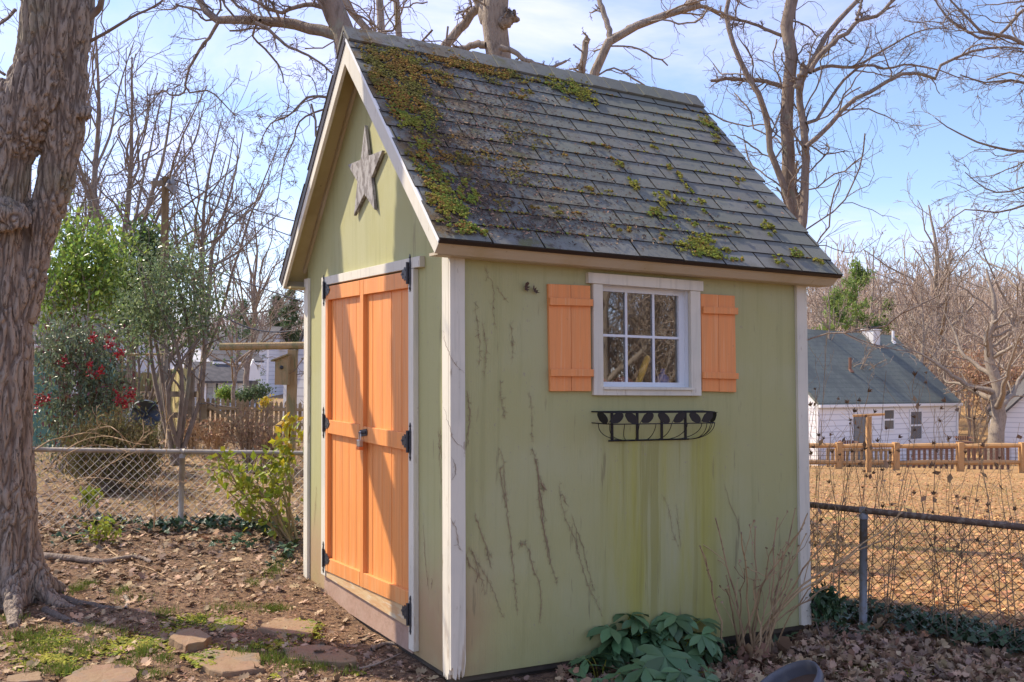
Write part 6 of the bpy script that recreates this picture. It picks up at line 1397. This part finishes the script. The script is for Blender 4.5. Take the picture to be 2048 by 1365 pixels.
for k, (px, py, d, rx, ry, lab) in enumerate(((500, 850, 13, 66, 50, "red brown twiggy bush before the picket fence"), (440, 862, 14, 56, 36, "low brown twiggy bush left of the reddish one"), (540, 870, 12, 35, 40, "brown twiggy bush nearest the clothes post"), (395, 870, 15, 44, 32, "small brown bush at the foot of the board fence"))):
    b = gpt(px, d); rg = np.random.default_rng(110+k); t = thing("twiggy_bush", lab, "shrub", b, "brown twiggy bushes")
    n = 46; P = []
    for i in range(n):
        az = rg.uniform(0, 6.28); e = rg.uniform(0, 1); h = (gpt(px, d)[2]*0+(ry*2.2)/F*d)*rg.uniform(.6, 1.05); w_ = rx/F*d*e; dv = RH*math.cos(az)+FH*math.sin(az); P.append(resample([b+dv*.1*e, b+dv*w_*.5+np.array([0, 0, h*.55]), b+dv*w_+np.array([0, 0, h])], 7))
    P = np.array(P); R = np.full((n, 1), .007)*np.linspace(1, .4, 7)[None]; s1 = sprout(P, R, 6, rg, (.3, 1), (.25, .5), (.4, .9), 5, .25, .05, .6, .5, .003)
    v, f = merge([tubes_np(P, R, 4), tubes_np(*s1, 3)]); link("stems", v, f, m_cane if k % 2 else m_vine, t)
    q = s1[0][rg.integers(0, len(s1[0]), 350), rg.integers(2, 5, 350)]; v, f = leaves(q, .05, rg, LEAF, .1); link("dry_leaves", v, f, m_leafbrown, t)
shrub("leafy_shrub", "yellow green broadleaf shrub growing at the shed's far front corner", "shrub", gpt(588, 8.05), [B_(575, 890, 8.0, 26, 50), B_(560, 950, 8., 40, 40), B_(480, 960, 8., 55, 30), B_(500, 1010, 8., 38, 36), B_(545, 1010, 8., 36, 50), B_(450, 925, 8., 26, 16), B_(580, 1020, 8., 20, 60)], 520, 110, .06, .08, m_yel, 120, m_postw, 12, .013, LEAF, .7, extra=(("golden_leaves", m_yel2, 0+60, .075, np.array([at(580+a, 875+b, 7.95) for a, b in np.random.default_rng(5).normal(0, 1, (60, 2))*[14, 26]]), LEAF),))
shrub("small_shrub", "little bright yellow leaved plant before the picket fence", "shrub", gpt(537, 18), [B_(535, 800, 18, 14, 10), B_(525, 808, 18, 10, 8)], 120, 20, .04, .07, m_yel2, 121, m_twig, 5, .006)
shrub("hedge_bush", "clipped green bush in front of the pale house", "shrub", gpt(452, 42), [B_(452, 790, 42, 18, 12)], 2500, 120, .12, .1, m_ever, 122, nst=4)
shrub("hedge_bush", "dark rounded bush right of the clipped green one", "shrub", gpt(492, 42), [B_(490, 795, 42, 20, 12), B_(520, 785, 42, 20, 14)], 2500, 120, .14, .1, m_pined, 123, nst=4)
shrub("weedy_shrub", "small leafy seedling beyond the fence left of its post", "shrub", gpt(178, 8.9), [B_(178, 995, 8.9, 26, 16)], 90, 26, .03, .075, m_yel, 124, m_twig, 6, .006, LEAF, .7)
shrub("weedy_shrub", "low green seedling in front of the fence near the maple roots", "shrub", gpt(215, 7.9), [B_(210, 1060, 7.9, 45, 18)], 130, 40, .04, .06, m_yel, 125, m_twig, 8, .005, LEAF, .7)
# pines
def pine(label, px, d, top, seed, m_, wid=.22, bot=.3, name="pine_tree"):
    rg = np.random.default_rng(seed); b = gpt(px, d); H = (747-top)/F*d+CAM[2]-b[2]; t = thing(name, label, "tree", b)
    tr = np.array([resample([b-[0, 0, .2], b+[0, 0, H*.5], b+[0, 0, H]], 8)]); v, f = tubes_np(tr, np.linspace(H*.016, H*.003, 8)[None], 7); link("trunk", v, f, m_bark2, t, True)
    P = []
    for k in range(46):
        s = bot+(1-bot)*(k+rg.random())/46; az = rg.uniform(0, 6.28); ln = H*wid*(1-s)**.6*rg.uniform(.5, 1.1)+.1; o = b+np.array([0, 0, H*s]); dv = np.array([math.cos(az), math.sin(az), rg.uniform(.0, .35)]); P.append(resample([o, o+dv*ln*.5, o+dv*ln+[0, 0, ln*.12]], 6))
    P = np.array(P); v, f = tubes_np(P, np.full((46, 1), H*.004)*np.linspace(1, .4, 6)[None], 4); link("branches", v, f, m_bark2, t)
    n = 4200; i = rg.integers(0, 46, n); u = rg.uniform(.35, 1., n)*5; j = np.minimum(u.astype(int), 4); q = P[i, j]+(P[i, j+1]-P[i, j])*(u-j)[:, None]; cl = rg.normal(0, .02*H, (46, 6, 3)); q += rg.normal(0, .016*H, (n, 3))*[1, 1, .7]
    v, f = leaves(q, .028*H, rg, LANCE, .6); link("foliage", v, f, m_, t)
pine("distant pine rising left of the shed corner over the white gable", 580, 70, 588, 131, m_pined, .2, .45)
pine("lower distant pine left of the other pine", 552, 72, 602, 132, m_pined, .2, .45)
pine("dark distant evergreen below the slender bare tree", 485, 55, 612, 133, m_pined, .3, .05)
pine("light green pine left of the white chimney", 1712, 62, 518, 134, m_pine, .30, .12)
pine("smaller light green pine beside the shed roof corner", 1668, 60, 575, 135, m_pine, .34, .08)
pine("short green pine right of the white chimney", 1770, 78, 590, 136, m_pine, .3, .1)
# russet beech leaves beyond the outbuilding
shrub("russet_tree", "small tree still holding russet leaves left of the oak trunk", "tree", gpt(1950, 56), [B_(1945, 745, 56, 45, 40), B_(1975, 780, 56, 40, 40), B_(2040, 740, 56, 30, 40), B_(2030, 800, 56, 30, 30)], 3800, 150, .35, .16, mat("russet leaves", (.40, .24, .14), .8, island=.4, hue=.02, trans=.2), 137, nst=9, sr=.06)
# ================================================================== DEAD VINES ON THE WALLS
def z7(l): return [(900+x/2.625, 780+y/2.625) for x, y in l]
def wallpt(px, py, off=.004, front=False):
    if front: y, z = front_yz(px, py, TK-off); return np.array([TK-off+SHX*z, y+SHY*z, z])
    x, z = side_xz(px, py, TK-off); return np.array([x+SHX*z, TK-off+SHY*z, z])
VN = 0
def vine(label, strands, r=.0035, hair=14, front=False, off=.004):
    global VN; VN += 1; rg = np.random.default_rng(200+VN); out = []
    for k, s in enumerate(strands):
        p = [wallpt(x, y, off, front) for x, y in s]; n = max(10, len(p)*5); q = resample(p, n); j = rg.normal(0, .0022, (n, 3)); j[:, 0 if front else 1] *= .3; q += j
        R = r*.6*(.6+.4*rg.random())*np.interp(np.linspace(0, 1, n), [0, .3, .7, 1], [.35, 1, .9, .3])*(1+.3*rg.normal(size=n)*.5)
        out.append(tubes_np(q[None], np.abs(R)[None], 5))
        # short clinging rootlets either side
        m = int(hair*.6)*len(p); i = rg.integers(1, n-1, m); a = q[i]; d = rg.normal(0, 1, (m, 3))*.009; d[:, 0 if front else 1] = -.001; d[:, 2] *= 1.4
        out.append(tubes_np(np.stack([a, a+d*.5+rg.normal(0, .0008, (m, 3)), a+d], 1), np.full((m, 3), .0007), 3))
    v, f = merge(out); return tag(link("dead_vine", v, f, m_vine, None, True), label, "vine", "dead vines clinging to the shed walls")
vine("thickest dead vine, a twisted brown stem below the left shutter", [z7([(430, 300), (455, 390), (470, 500), (468, 580), (480, 660), (498, 760), (520, 880), (545, 960), (562, 1030)]), z7([(445, 360), (462, 450), (475, 560), (490, 640), (488, 700), (510, 800), (530, 910)]), z7([(475, 480), (490, 505), (508, 525)])], .0055, 26)
vine("long thin dead vine with a pale lower stem left of the thickest one", [z7([(250, 300), (275, 350), (285, 440), (292, 540), (300, 640), (312, 740), (325, 840), (335, 960), (345, 1070), (352, 1185)]), z7([(258, 400), (270, 480), (285, 560), (296, 620)])], .0035, 18)
vine("short wavy dead vine low on the window side between two long ones", [z7([(375, 800), (410, 830), (425, 890), (440, 950), (462, 990), (476, 1060), (478, 1150), (465, 1230)]), z7([(365, 805), (385, 812)])], .0035, 16)
vine("forked dead vine low beside the near corner board", [z7([(130, 650), (150, 710), (175, 780), (195, 840), (225, 885)]), z7([(190, 830), (205, 880), (212, 935)])], .003, 14)
vine("faint pair of dead vine strands reaching the foot of the wall near the corner", [z7([(95, 830), (130, 880), (150, 950), (175, 1020), (182, 1085)]), z7([(120, 870), (170, 950), (210, 1020), (240, 1090), (265, 1160), (280, 1200)])], .0025, 12)
vine("dead vine with two strands slanting right below the planter basket's left end", [z7([(575, 480), (578, 560), (600, 650), (630, 730), (655, 780), (675, 860), (700, 950), (735, 1050), (770, 1110), (800, 1190)]), z7([(590, 545), (612, 600)]), z7([(640, 650), (650, 700), (690, 800), (715, 900), (740, 1000), (755, 1060)])], .0028, 16)
vine("dead vine tendril crossing beside the corner board top left of the left shutter", [[(968, 530), (975, 552), (985, 565), (988, 590), (986, 620), (992, 660)], [(994, 574), (1004, 590), (1016, 605)]], .0022, 8)
vine("row of broken dead vine fragments left of the left shutter", [[(950, 600), (953, 640), (960, 690), (958, 730)], [(965, 640), (972, 700), (968, 760)], [(1000, 760), (1002, 800), (1010, 840)], [(1020, 640), (1026, 690), (1022, 730)], [(1058, 780), (1064, 830), (1066, 890)]], .0014, 22)
vine("dead vine climbing the wall just beside the near corner board", [[(934, 780), (940, 830), (936, 870), (932, 900)], [(932, 1110), (940, 1130), (955, 1150), (952, 1166)]], .004, 14)
vine("upper reddish dead vine crossing the near corner board", [[(886, 662), (892, 690), (905, 720), (916, 735), (928, 745)], [(888, 815), (896, 845), (908, 880), (927, 896)]], .0022, 3, off=.0235)
vine("lower thick dead vine crossing the near corner board", [[(901, 1035), (912, 1060), (918, 1090), (926, 1103)], [(904, 915), (912, 935), (906, 960)]], .003, 5, off=.0235)
vine("thin dead vine on the narrow green wall strip right of the doors", [[(876, 856), (878, 900), (880, 940), (883, 975)], [(881, 855), (880, 890), (884, 920)]], .0022, 8, True)
vine("dark dead vine low on the green strip right of the doors", [[(846, 1050), (850, 1110), (853, 1150), (857, 1180)], [(864, 1160), (862, 1180)]], .0022, 8, True)
vine("dead vine on the green strip left of the doors", [[(633, 975), (630, 1020), (628, 1060)], [(618, 700), (622, 740), (618, 780), (620, 830)]], .002, 6, True)
vine("slender dead vine rising from the bare canes right of the basket", [[(1449, 968), (1458, 1000), (1472, 1035), (1484, 1075), (1497, 1110)]], .0028, 4)
vine("faint dead vine right of the moss green streaks", [[(1325, 990), (1338, 1020), (1345, 1060), (1360, 1105)], [(1352, 1005), (1358, 1060), (1362, 1100)]], .0016, 12)
for k, (px, py) in enumerate(((1052, 577), (1070, 583))):
    mb = MB(); o = wallpt(px, py, .012); rg = np.random.default_rng(k); X, Y, Z = rot_basis(np.array([[.2, -1., .2+k*.3]]), np.array([.4+k])); v, f = scatter(OAK[0], OAK[1], o[None], X, Y, Z, np.array([.05]), np.array([1.2]))
    tag(link("dead_leaf", v, f, m_debris), ("left" if k == 0 else "right")+" one of two dead leaves stuck to the wall by the left shutter", "leaf")
# ================================================================== HELLEBORE AND CANES UNDER THE WINDOW
def hellebore(label, px, py, n, seed, rad, hmax):
    rg = np.random.default_rng(seed); c = gpix(px, py); t = thing("hellebore_plant", label, "plant", c, "hellebores under the window"); LV = []; ST = []
    for k in range(n):
        az = rg.uniform(0, 6.28); rr_ = rad*rg.random()**.6; h = hmax*rg.uniform(.35, 1.)*(1-.5*rr_/rad); dv = np.array([math.cos(az), math.sin(az), 0]); o = c+dv*rr_
        o[1] = min(o[1], -.03) if 0 < o[0] < D else o[1]; o[2] = c[2]+h
        b = c+dv*.03; ST.append(resample([b, (b+o)/2+[0, 0, h*.3], o], 7)); tilt = dv*rg.uniform(.1, .7)+np.array([0, -.15, 1.]); X, Y, Z = rot_basis(tilt[None], np.array([az]))
        nl = rg.integers(5, 8); ln = rg.uniform(.11, .18)
        for j in range(nl):
            w = (j-(nl-1)/2)*(4.4/nl); d = X[0]*math.cos(w)+Y[0]*math.sin(w); nz = Z[0]+rg.normal(0, .12, 3); d = d-Z[0]*rg.uniform(.0, .35); d /= np.linalg.norm(d); sx = np.cross(d, nz); sx /= np.linalg.norm(sx); nz = np.cross(sx, d)
            LV.append(scatter(HL[0], HL[1], o[None], sx[None], d[None], nz[None], np.array([ln*rg.uniform(.8, 1.1)])))
    v, f = merge(LV); v[:, 1] = np.where((v[:, 0] > 0) & (v[:, 0] < D), np.minimum(v[:, 1], .012), v[:, 1]); v[:, 2] = np.maximum(v[:, 2], c[2]-.01); link("leaves", v, f, m_hell, t, True)
    v, f = tubes_np(np.array(ST), np.full((n, 1), .0035)*np.linspace(1, .7, 7)[None], 5); link("stems", v, f, m_yel, t, True)
HL = ([(0, 0, 0), (0, .3, .02), (0, .62, .0), (0, 1, -.12), (-.10, .22, .04), (-.20, .52, .05), (-.15, .8, .0), (.10, .22, .04), (.20, .52, .05), (.15, .8, .0)],
      [(0, 1, 4), (4, 1, 5), (1, 2, 5), (5, 2, 6), (2, 3, 6), (0, 7, 1), (7, 8, 1), (1, 8, 2), (8, 9, 2), (2, 9, 3)])
hellebore("tallest hellebore clump at the foot of the wall under the basket's left end", 1240, 1335, 22, 301, .24, .42)
hellebore("hellebore clump right of the tallest one, touching the dark gap under the wall", 1350, 1330, 20, 302, .26, .36)
hellebore("low front hellebore at the bottom edge between the dead leaves and the pot", 1330, 1385, 18, 303, .24, .22)
hellebore("small hellebore at the left end of the row beside curled dead leaves", 1205, 1372, 9, 304, .15, .17)
def canes(label, px, py, n, seed, hmin, hmax, lean, mt, rad=.06, r=.006, name="cane_shrub", cat="shrub", group=None, k1=3, stop=None, d=None, bias=(0, 0)):
    rg = np.random.default_rng(seed); c = gpix(px, py) if d is None else gpt(px, d); t = thing(name, label, cat, c, group); P = []
    for k in range(n):
        az = rg.uniform(0, 6.28); dv = np.array([math.cos(az), math.sin(az), 0.])+np.array([*bias, 0]); dv[1] = min(dv[1], .05) if c[0] < D+.1 and c[1] < 0 and stop is None else dv[1]; h = rg.uniform(hmin, hmax); le = lean*rg.random()**.7*h; b = c+rg.normal(0, rad, 3)*[1, 1, 0]
        if c[1] < 0 and c[0] < D: b[1] = min(b[1], -.02)
        q = [b-[0, 0, .04], b+dv*le*.3+np.array([0, 0, h*.4]), b+dv*le*.7+np.array([0, 0, h*.75]), b+dv*le+np.array([0, 0, h])]; P.append(resample(q, 10))
    P = np.array(P); P[:, 1:] += rg.normal(0, .006, P[:, 1:].shape); R = np.full((n, 1), r)*np.linspace(1, .45, 10)[None]*rg.uniform(.6, 1.15, n)[:, None]
    s1 = sprout(P, R, k1, rg, (.35, .95), (.2, .42), (.3, .7), 6, .18, .06, .6, .5, r*.3); out = [tubes_np(P, R, 6), tubes_np(*s1, 4)]
    if k1 > 2: s2 = sprout(*s1, 2, rg, (.4, 1), (.3, .6), (.4, .8), 5, .2, .04, .6, .6, r*.22); out.append(tubes_np(*s2, 3))
    v, f = merge(out); cn = link("canes", v, f, mt, t, True); return t, P, s1[0], cn
hy, P, s1, cv = canes("bare tan hydrangea canes fanning up before the right end of the wall", 1505, 1318, 22, 311, .4, .92, .85, m_cane, .07, .008, bias=(.3, -.3), k1=2)
nb = np.concatenate([P[:, [4, 7, 9]].reshape(-1, 3), s1[:, -1]]); X, Y, Z = rot_basis(rvec(len(nb), r_), r_.uniform(0, 6, len(nb))); v, f = scatter(DOME[0], DOME[1], nb, X, Y, Z, np.full(len(nb), .009)); graft(cv, v, f, m_vine)
pt_ = thing("flower_pot", "rim of a dark grey plastic pot at the bottom edge among dead leaves", "pot", gpix(1560, 1395))
c = at(1560, 1378, 4.72); R0 = .215; tl = math.radians(36)
ER = RH*math.cos(tl)+np.array([0, 0, math.sin(tl)]); EU = -RH*math.sin(tl)+np.array([0, 0, math.cos(tl)])
def PP(a, r, z): return c+(ER*math.cos(a)+FH*math.sin(a))*r*R0+EU*z
mb = MB(); n = 48; prof = [(.78, -.30), (.93, -.05), (.965, -.045), (1.0, -.04), (1.0, 0), (.95, .0), (.93, -.03), (.9, -.09)]
vs = []; fs = []
for r0, z0 in prof:
    for k in range(n): vs.append(PP(2*PI*k/n, r0, z0))
for i in range(len(prof)-1):
    for k in range(n): fs.append((i*n+k, i*n+(k+1) % n, (i+1)*n+(k+1) % n, (i+1)*n+k))
mb.add(vs, fs); mb.build("shell", m_pot, pt_, True)
vs = [PP(2*PI*k/n, .91, -.07) for k in range(n)]+[PP(0, 0, -.06)]
link("soil", vs, [(k, (k+1) % n, n) for k in range(n)], m_debris, pt_)
# ---- tall dry stems with seed heads by the right fence
SEED = ([(0, 0, -.6), (.5, 0, 0), (.15, .48, 0), (-.4, .3, 0), (-.4, -.3, 0), (.15, -.48, 0), (.75, 0, .7), (.23, .7, .75), (-.6, .45, .7), (-.6, -.45, .75), (.23, -.7, .7)],
        [(0, 2, 1), (0, 3, 2), (0, 4, 3), (0, 5, 4), (0, 1, 5), (1, 2, 6), (2, 3, 7), (3, 4, 8), (4, 5, 9), (5, 1, 10)])
m_seed = mat("brown seed heads", (.17, .10, .055), .85, island=.4)
def seed_shrub(label, px, d, n, seed, h0, h1, lean, nh, r=.0038):
    t, P, s1, _c = canes(label, px, None, int(n*.8), seed, h0, h1, lean, m_cane if seed % 2 else m_vine, .1, r, "dry_flower_shrub", "shrub", "tall dry stems by the right fence", 5, True, d)
    rg = np.random.default_rng(seed+1); tips = np.concatenate([P[:, -1], s1[:, -1]]); q = tips[rg.permutation(len(tips))[:int(nh*.5)]]; X, Y, Z = rot_basis(rvec(len(q), rg, 1.2), rg.uniform(0, 6, len(q))); v, f = scatter(SEED[0], SEED[1], q, X, Y, Z, rg.uniform(.016, .028, len(q))); graft(_c, v, f, m_seed)
    q = s1.reshape(-1, 3)[rg.permutation(len(s1)*6)[:14]]; v, f = leaves(q, .06, rg, LEAF, -.5); link("dry_leaves", v, f, m_leafbrown, t)
seed_shrub("tallest dry flower stems beside the shed's right corner board", 1655, 6.7, 12, 321, 1.2, 2.15, .22, 46)
seed_shrub("dry stems with seed heads crossing the fence post on the right", 1745, 6.9, 11, 322, 1.0, 1.75, .25, 40)
seed_shrub("dry stems arching over the fence rail right of the post", 1850, 6.6, 10, 323, .8, 1.55, .35, 34)
seed_shrub("thin dry stems with seed heads in front of the fence mesh", 1945, 6.2, 9, 324, .7, 1.35, .4, 30)
seed_shrub("dry stems with seed heads at the right edge of the photo", 2040, 6.0, 10, 325, .9, 1.6, .3, 34)
hh = thing("dried_hydrangea_head", "round papery dried flower head by the fence left of the post", "dry flower", at(1672, 1086, 6.3)); rg = np.random.default_rng(9)
q = rg.normal(size=(150, 3)); q = q/np.linalg.norm(q, axis=1, keepdims=True)*.062+at(1672, 1088, 6.3); v, f = leaves(q, .024, rg, LEAF, .2); link("petals", v, f, m_cane, hh)
mb = MB(); mb.tube(resample([at(1672, 1090, 6.3), at(1668, 1140, 6.3), gpt(1660, 6.3)], 8), .003, 5); mb.build("stem", m_cane, hh)
shrub("dark_evergreen", "small dark green evergreen at the shed's right foot by the fence", "shrub", gpt(1652, 6.15), [B_(1648, 1205, 6.15, 26, 26), B_(1668, 1215, 6.2, 18, 18)], 420, 50, .035, .055, m_ivy, 331, m_twig, 6, .006, LEAF, .6)
# ---- ivy
def ivy(specs, seed):
    rg = np.random.default_rng(seed); ps = np.concatenate([px_cluster(px, py, rx, ry, n, rg) for px, py, rx, ry, n in specs]); ps[:, 2] += rg.uniform(.01, .085, len(ps))
    v, f = leaves(ps, .052, rg, IVY, 1.1); tag(link("ivy_ground_cover", v, f, m_ivy), kind="stuff")
ivy([(1760, 1245, 60, 20, 260), (1830, 1255, 60, 20, 260), (1900, 1270, 70, 18, 280), (1980, 1290, 70, 18, 300), (2040, 1300, 50, 16, 220), (1690, 1240, 40, 20, 150), (1660, 1225, 30, 16, 100), (1540, 1290, 50, 10, 40), (1450, 1320, 40, 12, 60), (1000, 1360, 30, 6, 22), (1700, 1275, 60, 10, 60)], 341)
ivy([(220, 1060, 80, 10, 110), (330, 1062, 60, 8, 110), (420, 1060, 50, 8, 110), (500, 1062, 50, 10, 110), (560, 1070, 40, 14, 90), (150, 1085, 50, 10, 40), (470, 1100, 60, 10, 40), (570, 1120, 20, 20, 70)], 342)
# curled oak leaves heaped at the wall foot
pl_ = np.concatenate([px_cluster(1140, 1345, 50, 12, 60, r_), px_cluster(1500, 1330, 60, 14, 50, r_), px_cluster(1770, 1262, 30, 10, 16, r_), px_cluster(1230, 1355, 60, 8, 40, r_)]); pl_[:, 2] += r_.uniform(.0, .05, len(pl_)); v, f = leaves(pl_, .12, r_, OAK, .5, 1.6); litter("leaf_litter", [(v, f)], [m_leafbrown], None)
# ---- sticks, roots, brambles on the left
def stick(name, label, cat, pl, r0, r1, m_, dz=.012, seed=0, group=None):
    rg = np.random.default_rng(seed); p = [gpix(*a)+np.array([0, 0, dz]) for a in pl]; q = resample(p, 18); q[:, :2] += rg.normal(0, r0*.25, (18, 2)); v, f = tubes_np(q[None], np.linspace(r0, r1, 18)[None], 7); return tag(link(name, v, f, m_, None, True), label, cat, group)
stick("fallen_branch", "long fallen branch lying on the leaves right of the maple roots", "branch", [(85, 1122), (150, 1128), (210, 1130), (265, 1124), (302, 1133)], .028, .012, m_bark2, .02, 1)
stick("fallen_branch", "short dark stick lying beside the kickboard's right end", "branch", [(742, 1305), (770, 1298), (808, 1294)], .014, .009, m_bark2, .012, 2)
stick("fallen_branch", "thin curved twig on the soil before the right door", "branch", [(715, 1345), (745, 1335), (775, 1325), (800, 1312)], .006, .003, m_twig2, .008, 3)
stick("fallen_branch", "pale curved twig on the leaves below the fence post", "branch", [(205, 1090), (225, 1110), (260, 1132), (300, 1145), (330, 1158)], .006, .003, m_cane, .01, 4)
stick("fallen_branch", "small chunky stick between the maple roots and the moss", "branch", [(250, 1198), (256, 1212), (252, 1228)], .014, .011, m_bark3, .012, 5)
stick("surface_root", "upper surface root running right from the maple foot", "root", [(110, 1200), (170, 1212), (230, 1216), (300, 1208)], .03, .008, m_bark, -.004, 6)
stick("surface_root", "lower surface root snaking toward the dark rock", "root", [(90, 1225), (150, 1250), (200, 1262), (240, 1272)], .028, .01, m_bark, -.004, 7)
def bramble(label, arcs, d, seed, r=.005):
    rg = np.random.default_rng(seed); t = thing("bramble", label, "bramble", gpt(arcs[0][0][0], d), "pale brambles over the left fence"); P = np.array([resample([at(x, y, d+rg.uniform(-.25, .1)) for x, y in a], 14) for a in arcs]); R = np.full((len(P), 1), r)*np.linspace(1, .5, 14)[None]; s1 = sprout(P, R, 6, rg, (.2, 1), (.12, .3), (.4, .9), 6, .2, .02, .6, .5, .0018)
    v, f = merge([tubes_np(P, R, 5), tubes_np(*s1, 3)]); link("canes", v, f, m_cane, t, True)
def z2(l): return [(60+x/5.46, 650+y/5.46) for x, y in l]
bramble("pale bramble canes arching over the brown bush and fence rail", [z2([(1110, 1340), (1040, 1250), (960, 1170), (870, 1110), (770, 1125), (725, 1030), (730, 880)]), z2([(400, 1360), (560, 1270), (700, 1230), (830, 1215), (1000, 1250), (1150, 1300), (1300, 1310)]), z2([(60, 1360), (230, 1260), (420, 1220), (600, 1180), (740, 1190)]), z2([(1120, 1350), (1180, 1280), (1240, 1190), (1230, 1040)]), z2([(1130, 1340), (1200, 1280), (1290, 1200), (1340, 1165)]), z2([(1480, 1340), (1495, 1100), (1480, 850), (1445, 640)])], 8.1, 351)
bramble("tangle of thin pale brambles low between the maple and the fence", [[(85, 1090), (130, 1000), (200, 940), (280, 900)], [(85, 1060), (140, 1040), (220, 1045), (300, 1070)], [(90, 1110), (160, 1070), (230, 1080), (320, 1110)], [(95, 1000), (150, 960), (230, 960), (300, 990)], [(308, 1060), (306, 980), (285, 930), (262, 880)], [(308, 1060), (315, 980), (330, 920), (335, 890)], [(90, 1030), (160, 1090), (240, 1110)], [(82, 950), (140, 905), (200, 890), (260, 905)], [(300, 1000), (340, 985), (362, 960)]], 7.9, 352, .0045)
